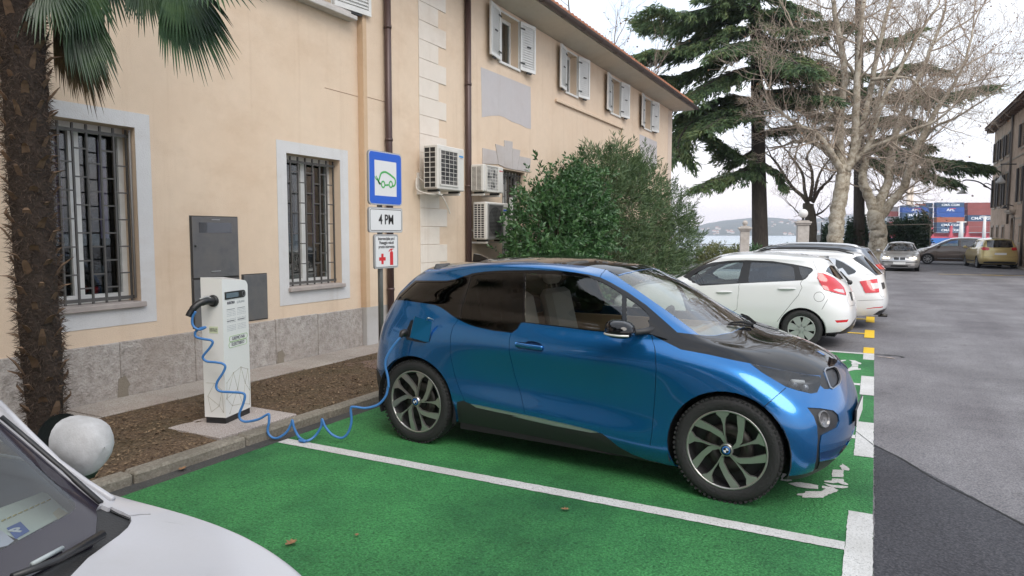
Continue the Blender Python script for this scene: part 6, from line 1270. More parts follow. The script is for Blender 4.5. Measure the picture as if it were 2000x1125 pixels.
        q = MB(); q.tube([(c0.x-.02, sgn*(-c0.y-.09), c0.z-.035), (c0.x+.10, sgn*.80, c0.z-.02), (c0.x+.16, sgn*.72, c0.z-.01)], [.022, .022, .03], 8); q.build('mirror_arm', dk, e)
        q = MB(); q.tube(smooth_path([(c0.x-.10, sgn*(-c0.y+.02), c0.z-.018), (c0.x-.07, sgn*(-c0.y+.085), c0.z-.018), (c0.x+.02, sgn*(-c0.y+.107), c0.z-.020), (c0.x+.09, sgn*(-c0.y+.07), c0.z-.022)], 5), .0075, 6); q.build('indicator_strip', mat('mirror_strip', (.6, .6, .58), .2, .3), e)
    # wheels
    def badge(): return [('hub_ring', mat('roundel_black', (.01, .012, .02), .25), 0.001, .034, .0), ('hub_blue', mat('roundel_blue', (.02, .12, .35), .25), .0185, .0275, .0005)]
    alu = mat('machined_alloy', (.44, .43, .415), .33, .85, bump=.04, bscale=120)
    for x, rot in ((2.57, radians(0)), (0, radians(-20))):
        for sd_ in (-1, 1): wheel(root, x, .868, .352, .352, .262, .165, sd_, rot if sd_ < 0 else rot+.4, spokes_i3, alu, badge=badge())
    wheel_well(root, 2.57, .352, .40, .865, .60); wheel_well(root, 0, .352, .40, .865, .60)
    # underbody and cabin
    q = MB(); q.box((-.55, -.58, .17), (3.0, .58, .36)); q.box((.42, -.80, .17), (2.14, .80, .33)); q.build('underbody', mat('liner_black'), root)
    tan = mat('i3_interior_tan', (.30, .20, .12), .7); gry = mat('i3_interior_grey', (.24, .23, .21), .8)
    tub(root, .42, 2.12, .70, .36, 1.0, tan)
    for y in (-.36, .36): seat(root, 1.05, y, gry, .60); seat(root, .35, y, mat('i3_interior_dark', (.06, .06, .06), .8), .62)
    q = MB(); q.box((1.95, -.68, .80), (2.40, .68, .98), bev=.05); q.box((1.85, -.66, .86), (1.97, .66, .95), bev=.03); q.build('dashboard', gry, root)
    q = MB(); Mw = Tm((1.72, .36, .98), ry=radians(-65)); q.tube([Mw @ Vector((.18*cos(a), .18*sin(a), 0)) for a in [2*pi*i/24 for i in range(24)]], .015, 8, closed=True); q.tube([Mw @ Vector((-.17, 0, 0)), Mw @ Vector((.17, 0, 0))], .014, 6); q.tube([Mw @ Vector((0, 0, 0)), Mw @ Vector((0, 0, -.25))], .03, 8); q.build('steering_wheel', mat('liner_black'), root)
    # wipers and bonnet details
    for (x0, y0, x1, y1) in ((2.50, .16, 2.40, -.12), (2.49, .30, 2.32, .62)):
        a, na = S.pos(('T', x0, abs(y0)), .022); b_, nb = S.pos(('T', x1, abs(y1)), .016); q = MB()
        A = Vector((a.x, y0, a.z)); B = Vector((b_.x, y1, b_.z)); q.tube([A, A.lerp(B, .5)+Vector((0, 0, .012)), B], [.012, .009, .006], 6); q.tube([A.lerp(B, .15)+Vector((.01, 0, -.012)), B+(B-A)*.15+Vector((.01, 0, -.012))], .007, 6); q.build('wiper', mat('liner_black'), root)
    q = MB(); p, _ = S.pos(('T', 3.02, 0), .0); Mq = Tm((p.x, 0, p.z), ry=radians(28)); q.lathe([(.001, .004), (.036, .003), (.041, 0), (.041, -.006)], 24, 'z', Mq); eb = q.build('emblem', mat('roundel_black'), root)
    q = MB(); q.lathe([(.0005, .0055), (.027, .0045)], 24, 'z', Mq); q.build('roundel', mat('roundel_blue'), eb)
    # number plate on the bumper
    q = MB(); q.box((3.275, -.26, .47), (3.285, .26, .58)); pb = q.build('plate_holder', dk, root); q = MB(); q.box((3.2855, -.25, .475), (3.288, .25, .575)); q.build('number_plate', mat('plate_white', (.75, .75, .73), .35), pb)
    # roof aerial
    q = MB(); p, _ = S.pos(('T', .12, 0), 0); q.prism([(p.x-.10, p.z-.01), (p.x+.10, p.z+.005), (p.x-.02, p.z+.05), (p.x-.09, p.z+.06)], -.018, .018, 'y'); q.build('roof_aerial', blk, root)
    return root, S
I3, S3 = build_i3()
# ---------------------------------------------------------------- other cars from one family of ring tables
def gen(p):
    xf, xr, hw = p['xf'], p['xr'], p['hw']; xs = p['xs']                 # xs: six side stations, front wheel .. rear wheel
    R = []
    for k, (dxf, dxr, wf, zf, zm, zr) in enumerate(p['low']):
        F0, B0 = xf-dxf, xr+dxr; w_ = hw*wf; r = [(F0, 0, zf), (F0-.03, w_*.42, zf), (F0-.13, w_*.77, zf), (F0-.36, w_*.955, zf*.75+zm*.25)]
        for i, x in enumerate(xs): t = i/5; z = zm*(1-t)+(zm*.4+zr*.6)*t if i > 2 else zm; r.append((x, w_*(1.0 if 0 < i < 5 else .995), z))
        r += [(B0+.32, w_*.95, zr), (B0+.085, w_*.74, zr), (B0+.02, w_*.4, zr), (B0, 0, zr)]; R.append(r)
    def top(fr, zf, w_, rr, zr, zs0, zs1, fcx, rcx, wfr=.80, wre=.82, bow=.0, fw=None):
        """ring given by front centre x/z, side width, rear centre x/z, side heights front/rear, corner set-backs"""
        a = fw if fw else w_; s0, s1 = fr-fcx, rr+rcx
        r = [(fr, 0, zf), (fr-fcx*.12, a*.40, zf-.004), (fr-fcx*.45, a*.72, zf-.012), (s0, a*.93, zf*.5+zs0*.5-.005)]
        for i in range(6):
            t = (i+.7)/6.4; x = s0+(s1-s0)*t; r.append((x, w_*(1-.02*abs(2*t-1)**2)-bow*0, zs0+(zs1-zs0)*t+bow*4*t*(1-t)))
        r += [(s1, w_*wre*1.12, zr*.4+zs1*.6), (rr+rcx*.4, w_*wre*.86, zr*.8+zs1*.2), (rr+rcx*.1, w_*.42, zr), (rr, 0, zr)]; return r
    e, m_, c = p['edge'], p['hmid'], p['cowl']; re_, rm, rb = p['redge'], p['rmid'], p['rbase']; zb0, zb1 = p['belt']; hb, hr = p['hwb'], p['hwr']
    R.append(top(e[0], e[1], hw*.955, re_[0], re_[1], zb0-.085, zb1-.09, .32, .30, fw=hw*p.get('fwe', .80)))
    R.append(top(m_[0], m_[1], hw*.925, rm[0], rm[1], zb0-.01, zb1-.01, .30, .28, fw=hw*p.get('fwm', .86)))
    R.append(top(c[0], c[1], hb, rb[0], rb[1], zb0+.06, zb1+.06, .20, .20, fw=hb*.95))
    wt, rt = p['wst'], p['rend']; zr_ = p['zr']
    def lerp(a, b_, t): return a+(b_-a)*t
    for t, tw in ((.5, .55), (.88, .93)):
        bz = .02*(1-abs(2*t-1))
        R.append(top(lerp(c[0], wt[0], t), lerp(c[1], wt[1], t)+bz, lerp(hb, hr, tw), lerp(rb[0], rt[0], t), lerp(rb[1], rt[1], t)+bz, lerp(zb0+.06, zr_[0], t), lerp(zb1+.06, zr_[1], t), .16, .16, fw=lerp(hb, hr, tw)*.95, bow=.0+.02*t))
    R.append(top(wt[0]-.12, wt[1]+.03, hr*.86, rt[0]+.12, rt[1]+.012, zr_[0]+.045, zr_[1]+.03, .12, .12, bow=.025, fw=hr*.82))
    x0, x1 = wt[0]-.35, rt[0]+.32; R.append([(x0+(x1-x0)*i/13, 0, lerp(wt[1]+.06, rt[1]+.03, i/13)+p['crown']*4*(i/13)*(1-i/13)) for i in range(14)])
    return R
LOW = [(.10, .06, .93, .20, .19, .24), (.02, .01, .985, .33, .33, .36), (0, 0, 1.0, .48, .50, .52), (.02, .03, .995, .62, .66, .70)]
def std_extras(root, S, hub, R, Rr, wt, yout, m_rim, spk, xw, arch_r, tub_z=(.30, .85), tubx=(.1, 2.3), hw=.78, seats=True, skip=(), rot=.3, tread=False, int_m=None):
    for x in xw:
        for sd_ in (-1, 1): wheel(root, x, yout, hub, R, Rr, wt, sd_, rot, spk, m_rim, tread=tread)
        wheel_well(root, x, hub, arch_r+.012, yout-.01, .55)
    q = MB(); q.box((-.45, -.55, .18), (xw[0]+.5, .55, .34)); q.box((arch_r+.05, -hw*.97, .19), (xw[0]-arch_r-.05, hw*.97, .32)); q.build('underbody', mat('liner_black'), root)
    dk = int_m or mat('cabin_grey', (.05, .05, .055), .8); tub(root, tubx[0], tubx[1], hw*.86, .33, tub_z[1], dk)
    if seats:
        for y in (-.36, .36): seat(root, tubx[0]+1.10, y, dk, .50)
        q = MB(); q.box((tubx[0]+.15, -.6, .45), (tubx[0]+.32, .6, 1.05), bev=.06); q.box((tubx[0]+.3, -.6, .40), (tubx[0]+.75, .6, .58), bev=.05); q.build('rear_seat', dk, root)
        q = MB(); q.box((tubx[1]-.42, -.66, .72), (tubx[1]-.02, .66, .92), bev=.05); q.build('dashboard', dk, root)
        q = MB(); Mw = Tm((tubx[1]-.55, .36, .93), ry=radians(-65)); q.tube([Mw @ Vector((.18*cos(a), .18*sin(a), 0)) for a in [2*pi*i/20 for i in range(20)]], .014, 6, closed=True); q.tube([Mw @ Vector((-.17, 0, 0)), Mw @ Vector((.17, 0, 0))], .013, 6); q.build('steering_wheel', mat('liner_black'), root)
def handle(S, root, a, b_, m, both=True, hh=.016):
    for sgn in ((1, -1) if both else (1,)):
        p, n = S.pos(a, .012); q_, _ = S.pos(b_, .012); mid, nm = S.pos(((a[0]+b_[0])/2, (a[1]+b_[1])/2), .022); q = MB()
        pts = smooth_path([p, mid, q_], 5); k = len(pts); q.tube([(x.x, x.y*sgn, x.z) for x in pts], [.008+(hh-.008)*sin(pi*i/(k-1)) for i in range(k)], 8); q.build('door_handle', m, root)
def pixbox(S, root, name, pts, m, off=.004, parent=None):
    """thin plate following the body, traced by pixels"""
    P = [S.pos(p, off)[0] for p in pts]; N_ = [S.pos(p, 0)[1] for p in pts]; k = len(P)
    return mesh_obj(name, P+[p-n*.02 for p, n in zip(P, N_)], [tuple(range(k)), tuple(range(k, 2*k))[::-1]]+[(i, (i+1) % k, k+(i+1) % k, k+i) for i in range(k)], m, parent or root)
cw = mat('car_white', (.70, .71, .71), .35, coat=1.0); cblk = mat('car_black_trim', (.014, .014, .015), .4); tred = mat('tail_red'); tclear = mat('tail_clear', (.55, .52, .50), .15, coat=1)
cgl = glass('car_glass', (.50, .56, .55)); cgt = glass('car_glass_dark', (.12, .13, .14), boost=1.4); plw = mat('plate_white')
def rect_side(a): return a
# ---- white five-door hatchback, nose to the wall
def build_hatch():
    M = Matrix.Translation((-.915, 12.35, 0)) @ Matrix.Rotation(pi-.05, 4, 'Z')
    root = empty('parked_car', (-.915, 12.35, 0), pi-.05, 'white five-door hatchback with tall red tail lamps and a round fuel flap', 'car', 'white cars parked nose to the hedge')
    p = dict(xf=3.28, xr=-.70, hw=.855, xs=[2.49, 1.95, 1.45, .95, .45, 0], low=LOW, edge=(3.10, .74), hmid=(2.85, .88), cowl=(2.30, .98), redge=(-.63, .83), rmid=(-.58, .95), rbase=(-.51, 1.05), belt=(.93, 1.03), hwb=.76, hwr=.615, wst=(1.45, 1.40), rend=(-.22, 1.40), zr=(1.37, 1.36), crown=.028)
    S = CarSurf(gen(p), M, 1, step=.04); z = lambda q: Z(1330, 480, 4.762, q)
    sur = z([(20,282),(80,242),(150,203),(230,173),(300,154),(450,138),(610,133),(850,142),(1050,172),(1170,195),(1215,207),(1232,225),(1190,268),(1130,322),(1000,329),(800,338),(520,353),(180,373),(100,330)])
    g1 = z([(88,288),(150,245),(230,205),(330,176),(430,159),(578,151),(572,185),(550,262),(524,344),(360,354),(200,364),(130,330)])
    g2 = z([(652,154),(800,158),(920,167),(1020,185),(1048,205),(1060,300),(1060,324),(850,332),(632,342),(628,300),(640,220)])
    g3 = z([(1092,190),(1160,200),(1218,218),(1224,232),(1180,270),(1132,310),(1110,260)])
    lamp = z([(1272,250),(1300,254),(1360,275),(1425,305),(1475,350),(1512,392),(1528,440),(1530,461),(1440,441),(1330,408),(1300,360),(1268,300)])
    lampc = z([(1410,412),(1440,402),(1500,408),(1515,440),(1460,432)])
    refl = z([(1430,694),(1500,690),(1560,684),(1545,710),(1450,717)])
    bl = z([(1480,800),(1540,765),(1600,705),(1645,652)])+[('R',.30,.34),('R',0,.34),('U',13.4,1.0),('U',13.4,-.4),('U',9.8,-.4),('U',9.8,.1)]
    rg = z([(1345,238),(1362,205),(1390,180),(1455,172)])+[('R',.28,1.37),('R',0,1.37),('U',13.4,8),('U',13.4,5.8),('R',0,1.06),('R',.35,1.06)]+z([(1560,350),(1490,322),(1420,280)])
    arch = lambda x: circ('S', x, .30, .335, 36)
    ds = z([(546,356),(532,450),(519,592)])+[('S',1.30,.34)]; rs = z([(1128,322),(1126,390),(1092,460),(1020,545),(950,632),(892,708)])
    sp = z([(1232,140),(1236,165),(1275,250)]); bs = z([(1400,432),(1370,490),(1310,592)]); fl = z([(1285+49*cos(a), 475+45*sin(a)) for a in [2*pi*i/20 for i in range(21)]])
    lid = z([(1565,440),(1545,520),(1575,560),(1640,545)])
    hood = [('T',3.04,0),('T',3.0,.45),('T',2.80,.62),('T',2.36,.70),('T',2.36,.40),('T',2.42,0),('U',-.4,6.2),('U',-.4,4.4)]
    ws = [('T',2.30,0),('T',2.27,.35),('T',2.12,.66),('T',1.95,.66),('T',1.30,.53),('T',1.46,.30),('T',1.48,0),('U',-.4,7.9),('U',-.4,6.2)]
    fdoor = ds+[('S',2.05,.34),('S',2.10,.80)]+z([(180,374),(520,354)]); rdoor = ds[:3]+[('S',1.30,.34),('S',.55,.34)]+rs[::-1]+z([(800,339)])
    P = [('af', None, arch(2.49), {}), ('ar', None, arch(0), {}), ('front_side_glass', cgl, g1, {'off': -.004}), ('rear_side_glass', cgt, g2, {'off': -.004, 'over': 1}), ('quarter_glass', cgt, g3, {'off': -.004, 'over': 1}), ('window_surround', cblk, sur, {}),
      ('lamp_clear', tclear, lampc, {'bulge': .012}), ('tail_lamp', tred, lamp, {'bulge': .012}), ('reflector', tred, refl, {}), ('bumper_insert', cblk, bl, {'center': 1}), ('rear_window', cgt, rg, {'center': 1, 'off': -.003}), ('windscreen', cgl, ws, {'center': 1, 'off': -.003}), ('bonnet', cw, hood, {'center': 1}),
      ('front_door', cw, fdoor, {}), ('rear_door', cw, rdoor, {}), ('body', cw, None, {})]
    S.build(P, [ds, rs, sp, bs, fl, lid], root, seam_w=.003)
    std_extras(root, S, .30, .30, .198, .185, .845, mat('wheel_cover', (.50, .51, .50), .35, .5), spokes_plain(7, .17, .30), (2.49, 0), .335, tubx=(.1, 2.25), tub_z=(.3, .86), hw=.80, rot=.22)
    cg_ = mat('car_white'); handle(S, root, z([(332,432)])[0], z([(475,430)])[0], cg_); handle(S, root, z([(905,402)])[0], z([(1068,400)])[0], cg_)
    pb = pixbox(S, root, 'plate_holder', z([(1565,430),(1622,418),(1634,480),(1588,512)]), cblk, .012); pixbox(S, root, 'number_plate', z([(1582,432),(1622,424),(1632,478),(1596,504)]), plw, .016)
    q = MB(); a, _ = S.pos(z([(1600,325)])[0], .03); b_, _ = S.pos(z([(1480,240)])[0], .02); q.tube([a, b_], [.022, .010], 8); q.sphere(a, .04, 10, 6); q.build('rear_wiper', cblk, root)
    # roof spoiler lip
    return root
H1 = build_hatch()
# ---- white estate with black roof rails
def build_estate():
    M = Matrix.Translation((-.74, 15.15, 0)) @ Matrix.Rotation(pi, 4, 'Z')
    root = empty('parked_car', (-.74, 15.15, 0), pi, 'white estate car with black roof rails, between a hatchback and a grey estate', 'car', 'white cars parked nose to the hedge')
    p = dict(xf=3.55, xr=-1.02, hw=.905, xs=[2.68, 2.1, 1.55, 1.0, .5, 0], low=[(.1, .10, .93, .2, .2, .26), (.02, .02, .985, .33, .33, .38), (0, 0, 1, .48, .52, .55), (.02, .03, .995, .62, .68, .72)], edge=(3.35, .76), hmid=(3.0, .90), cowl=(2.42, 1.0), redge=(-.95, .90), rmid=(-.92, 1.0), rbase=(-.86, 1.08), belt=(.97, 1.03), hwb=.80, hwr=.66, wst=(1.55, 1.40), rend=(-.50, 1.415), zr=(1.38, 1.38), crown=.03)
    S = CarSurf(gen(p), M, 1, step=.05); z = lambda q: Z(1330, 480, 4.762, q)
    g3 = z([(1360,108),(1430,122),(1500,150),(1570,192),(1630,236),(1620,252),(1560,272),(1500,205)])+[('S',-.1,1.10),('S',-.1,1.30)]
    g12 = [('S',2.0,1.06),('S',1.3,1.33),('S',.6,1.36),('S',.02,1.35),('S',.02,1.09)]
    chrome = z([(1210,93),(1320,103),(1440,118),(1520,152),(1600,202),(1648,240),(1638,262),(1560,285)])+[('S',0,1.05),('S',2.1,1.02),('S',1.3,1.37),('S',.5,1.40)]
    lamp = z([(1660,332),(1740,318),(1822,307),(1832,370),(1842,434),(1780,438),(1714,440),(1690,385)]); lc = z([(1762,352),(1830,345),(1838,398),(1785,402)])
    rg = z([(1588,120),(1630,98),(1665,95)])+[('R',.3,1.37),('R',0,1.37),('U',13.4,8),('U',13.4,5.8),('R',0,1.06),('R',.35,1.06)]+z([(1875,255),(1812,276),(1720,205)])
    refl = z([(1720,584),(1800,572),(1880,563),(1876,574),(1800,580),(1735,588)])
    bl = z([(1785,642),(1840,605),(1925,573)])+[('R',.3,.36),('R',0,.36),('U',13.4,1.0),('U',13.4,-.4),('U',11,-.4),('U',11,.1)]
    bs = z([(1640,512),(1720,508),(1885,502)]); lid = z([(1840,440),(1870,480),(1890,470)])
    arch = lambda x: circ('S', x, .315, .35, 36)
    ws = [('T',2.42,0),('T',2.38,.38),('T',2.2,.70),('T',2.0,.70),('T',1.4,.56),('T',1.56,.3),('T',1.58,0),('U',-.4,7.9),('U',-.4,6.2)]
    hood = [('T',3.28,0),('T',3.22,.45),('T',3.0,.66),('T',2.48,.74),('T',2.50,.40),('T',2.52,0),('U',-.4,6.1),('U',-.4,4.4)]
    P = [('af', None, arch(2.68), {}), ('ar', None, arch(0), {}), ('quarter_glass', cgt, g3, {'off': -.003}), ('side_glass', cgt, g12, {'off': -.003}), ('chrome_surround', mat('chrome', (.6, .6, .6), .18, 1.0), chrome, {}), ('lamp_clear', tclear, lc, {'bulge': .012}), ('tail_lamp', tred, lamp, {'bulge': .01}), ('rear_window', cgt, rg, {'center': 1, 'off': -.003}), ('reflector', tred, refl, {}), ('bumper_insert', cblk, bl, {'center': 1}), ('windscreen', cgl, ws, {'center': 1}), ('bonnet', cw, hood, {'center': 1}), ('body', cw, None, {})]
    S.build(P, [bs, lid, [('S', 1.25, .34), ('S', 1.22, 1.0)], [('S', .35, .40), ('S', .2, .75), ('S', .12, 1.05)]], root, seam_w=.003)
    std_extras(root, S, .315, .315, .205, .2, .89, mat('estate_alloy', (.45, .46, .47), .3, .8), spokes_plain(5, .10, .14), (2.68, 0), .35, tubx=(-.3, 2.35), hw=.84)
    for sgn in (1, -1):                                     # roof rails
        q = MB(); P_ = []
        for i in range(13):
            t = i/12; x = 1.35-1.75*t; pp, _ = S.pos(('T', x, .57)); P_.append((pp.x, pp.y*sgn, pp.z+.055*min(1, min(t, 1-t)*7)-.005))
        q.tube(P_, .017, 8); q.build('roof_rail', cblk, root)
    pixbox(S, root, 'plate_holder', z([(1862,345),(1884,340),(1895,395),(1876,405)]), cblk, .012)
    q = MB(); q.tube([(-1.0, .45, .25), (-.85, .45, .25)], .03, 10); q.build('exhaust', mat('brake_steel'), root)
    return root
build_estate()
# ---- grey estate behind it
def build_grey():
    M = Matrix.Translation((-.76, 17.65, 0)) @ Matrix.Rotation(pi, 4, 'Z')
    root = empty('parked_car', (-.76, 17.65, 0), pi, 'blue-grey estate car with silver roof rails beyond the white estate', 'car')
    p = dict(xf=3.65, xr=-1.05, hw=.91, xs=[2.71, 2.1, 1.55, 1.0, .5, 0], low=LOW, edge=(3.42, .78), hmid=(3.05, .92), cowl=(2.45, 1.03), redge=(-1.0, .93), rmid=(-.96, 1.03), rbase=(-.90, 1.10), belt=(1.0, 1.06), hwb=.80, hwr=.65, wst=(1.55, 1.47), rend=(-.62, 1.485), zr=(1.45, 1.445), crown=.035)
    S = CarSurf(gen(p), M, 1, step=.06); z = lambda q: Z(1340, 400, 4.326, q); gy_ = mat('car_grey', (.14, .16, .19), .35, .5, coat=1)
    rg = z([(1525,398),(1560,383),(1600,400)])+[('R',.3,1.40),('R',0,1.40),('U',13.4,8),('U',13.4,5.8),('R',0,1.10),('R',.35,1.09)]+z([(1655,482),(1625,470)])
    lamp = z([(1588,508),(1630,498),(1672,510),(1682,548),(1640,545),(1605,535)])
    g = [('S',2.05,1.10),('S',1.35,1.36),('S',.6,1.39),('S',-.4,1.36),('S',-.66,1.14)]; arch = lambda x: circ('S', x, .32, .355, 30)
    ws = [('T',2.42,0),('T',2.38,.38),('T',2.2,.70),('T',2.0,.70),('T',1.4,.56),('T',1.56,.3),('T',1.58,0),('U',-.4,7.9),('U',-.4,6.2)]
    P = [('af', None, arch(2.71), {}), ('ar', None, arch(0), {}), ('rear_window', cgt, rg, {'center': 1, 'off': -.003}), ('tail_lamp', tred, lamp, {'bulge': .01}), ('side_glass', cgt, g, {'off': -.003}), ('windscreen', cgl, ws, {'center': 1}), ('body', gy_, None, {})]
    S.build(P, [[('S', 1.25, .34), ('S', 1.22, 1.0)]], root, seam_w=.003)
    std_extras(root, S, .32, .32, .21, .2, .89, mat('estate_alloy'), spokes_plain(5, .10, .14), (2.71, 0), .355, tubx=(-.3, 2.35), hw=.84)
    for sgn in (1, -1):
        q = MB(); P_ = []
        for i in range(13): t = i/12; x = 1.40-1.9*t; pp, _ = S.pos(('T', x, .55)); P_.append((pp.x, pp.y*sgn, pp.z+.05*min(1, min(t, 1-t)*8)-.004))
        q.tube(P_, .018, 8); q.build('roof_rail', mat('rail_silver', (.62, .63, .64), .3, .7), root)
    return root
build_grey()
# ---- silver saloon coming towards us with its lamps lit
def fig_person(root_loc, rz, label, top, hair, k):
    """seated figure: one skin of torso, neck, head and arms"""
    o = empty('person', root_loc, rz, label, 'person')
    b = MB(); prof = [(.10, .0), (.17, .02), (.19, .18), (.20, .36), (.19, .46), (.10, .53), (.055, .56), (.052, .60), (.075, .63), (.095, .70), (.10, .76), (.085, .83), (.045, .87), (.001, .88)]
    vs = []; n = 14
    for r, h in prof:
        for j in range(n):
            a = 2*pi*j/n; wx = .62 if h < .53 else 1.0; vs.append((r*wx*cos(a)+(.02 if h > .6 else 0), r*(1.15 if h < .5 else .82)*sin(a), h))
    b.add(vs, [(i*n+j, i*n+(j+1) % n, (i+1)*n+(j+1) % n, (i+1)*n+j) for i in range(len(prof)-1) for j in range(n)], True)
    for s_ in (-1, 1): b.tube(smooth_path([(0, s_*.20, .44), (.08, s_*.26, .25), (.30, s_*.20, .28), (.42, s_*.12, .33)], 5), .042, 8)
    body = b.build('body', mat('skin_shade', (.40, .24, .17), .6), o)
    b = MB(); n = 14; pr2 = [(r*1.06+.004, h) for r, h in prof[:6]]; vs = []
    for r, h in pr2:
        for j in range(n): a = 2*pi*j/n; vs.append((r*.64*cos(a), r*1.17*sin(a), h))
    b.add(vs, [(i*n+j, i*n+(j+1) % n, (i+1)*n+(j+1) % n, (i+1)*n+j) for i in range(len(pr2)-1) for j in range(n)], True); b.build('jacket', top, o)
    b = MB(); b.sphere((-.015, 0, .79), (.108, .092, .105), 12, 8); b.build('hair', hair, o)
    b = MB()
    for s_ in (-1, 1): b.sphere((.108, s_*.032, .745), (.012, .014, .008), 8, 5)
    b.sphere((.118, 0, .715), (.018, .013, .022), 8, 5); b.build('face', mat('face_dark', (.16, .09, .07), .6), o)
    return o
def build_saloon():
    rz = -pi/2-.04; X0, Y0 = 1.22, 41.55
    M = Matrix.Translation((X0, Y0, 0)) @ Matrix.Rotation(rz, 4, 'Z')
    root = empty('silver_saloon', (X0, Y0, 0), rz, 'silver saloon driving along the road with both headlamps lit', 'car')
    p = dict(xf=3.50, xr=-1.02, hw=.87, xs=[2.72, 2.1, 1.55, 1.0, .5, 0], low=[(.06, .06, .93, .19, .2, .26), (.0, .01, .985, .31, .33, .38), (.0, 0, 1, .44, .50, .55), (.03, .02, .99, .58, .64, .70)], edge=(3.36, .70), hmid=(2.9, .83), cowl=(2.25, .93), redge=(-.98, .90), rmid=(-.75, .98), rbase=(-.45, 1.0), belt=(.88, .92), hwb=.76, hwr=.58, wst=(1.45, 1.34), rend=(.12, 1.34), zr=(1.30, 1.30), crown=.03)
    S = CarSurf(gen(p), M, -1, step=.06); sv = mat('car_silver', (.42, .41, .40), .38, .6, coat=1); z = lambda q: Z(1700, 370, 5.92, q)
    arch = lambda x: circ('S', x, .31, .35, 30)
    ws = [('T',2.22,0),('T',2.18,.38),('T',2.02,.66),('T',1.85,.655),('T',1.30,.53),('T',1.45,.28),('T',1.47,0),('U',-.4,7.9),('U',-.4,6.2)]
    g1 = [('S',1.98,.98),('S',1.35,1.26),('S',.90,1.28),('S',.90,.98)]; g2 = [('S',.84,.98),('S',.84,1.28),('S',.42,1.27),('S',-.05,1.02)]
    rw = [('T',.05,0),('T',.06,.35),('T',-.02,.52),('T',-.42,.60),('T',-.48,.3),('T',-.48,0),('U',13.4,6.2),('U',13.4,8)]
    hl = [('F',.36,.69),('F',.42,.565),('F',.60,.555),('F',.74,.585),('F',.80,.66),('F',.66,.70)]
    kid = [('F',.02,.66),('F',.02,.56),('F',.10,.55),('F',.23,.56),('F',.25,.64),('F',.21,.67)]; kif = [('F',.01,.675),('F',.01,.545),('F',.11,.535),('F',.25,.545),('F',.27,.65),('F',.22,.685)]
    low_ = [('F',0,.30),('F',.35,.30),('F',.38,.22),('F',0,.21),('U',-.4,.1),('U',-.4,1)]; strip = [('F',0,.475),('F',.40,.475),('F',.75,.485),('F',.75,.45),('F',.40,.435),('F',0,.435),('U',-.4,1.8),('U',-.4,2.1)]
    fogs = [('F',.48,.36),('F',.64,.37),('F',.64,.28),('F',.48,.27)]
    P = [('af', None, arch(2.72), {}), ('ar', None, arch(0), {}), ('windscreen', cgl, ws, {'center': 1, 'off': -.003}), ('front_side_glass', cgl, g1, {'off': -.003}), ('rear_side_glass', cgl, g2, {'off': -.003}), ('rear_window', cgl, rw, {'center': 1}),
      ('grille', cblk, kid, {'off': -.01}), ('grille_frame', mat('chrome'), kif, {'bulge': .008}), ('headlamp', mat('lamp_glass', (.55, .53, .48), .15, coat=1), hl, {'bulge': .004}), ('lower_grille', cblk, low_, {'center': 1, 'off': -.01}), ('bumper_strip', cblk, strip, {'center': 1, 'bulge': .004}), ('fog_lamp', tclear, fogs, {}), ('body', sv, None, {})]
    S.build(P, [[('S', 1.95, .34), ('S', 1.98, .88)], [('S', .87, .34), ('S', .87, .95)], [('F', .44, .705), ('T', 3.2, .50), ('T', 2.4, .66)]], root, seam_w=.004)
    std_extras(root, S, .31, .31, .205, .2, .85, mat('estate_alloy'), spokes_plain(7, .07, .10), (2.72, 0), .35, tubx=(-.2, 2.2), tub_z=(.3, .80), hw=.80)
    for sgn in (-1, 1):                                     # lit lamps
        for y, r, e in ((.62, .062, 9.0), (.47, .055, 2.0)):
            pp, n_ = S.pos(('F', y, .625), .012); q = MB(); Mq = Matrix.Translation((pp.x, pp.y*-sgn*1.0 if False else abs(pp.y)*sgn, pp.z)) @ Vector((1, 0, 0)).to_track_quat('Z', 'Y').to_matrix().to_4x4(); q.lathe([(.001, .012), (r*.7, .009), (r, 0), (r, -.03)], 18, 'z', Mq); q.build('lit_lamp', mat('headlight_on_%d' % int(e), (.9, .85, .7), .3, emit=(1, .86, .58, e)), root)
        q = MB(); q.sphere((1.85, sgn*.97, .98), (.09, .10, .075), 12, 8); q.tube([(1.86, sgn*.90, .95), (1.88, sgn*.78, .93)], .02, 6); q.build('door_mirror', sv, root)
    pp, _ = S.pos(('F', 0, .40), .01); q = MB(); q.box((pp.x, -.26, .345), (pp.x+.012, .26, .455)); q.build('number_plate', plw, root)
    for y, lb, tp, k in ((.36, 'driver in a dark jacket behind the wheel of the silver saloon', mat('jacket_dark', (.03, .03, .04), .8), 1), (-.36, 'passenger in a brown jacket in the front seat of the silver saloon', mat('jacket_brown', (.16, .07, .03), .8), 2)):
        pw = M @ Vector((1.02, y, .42)); fig_person(pw, rz, lb, tp, mat('hair_dark', (.03, .02, .015), .7), k)
    return root
build_saloon()
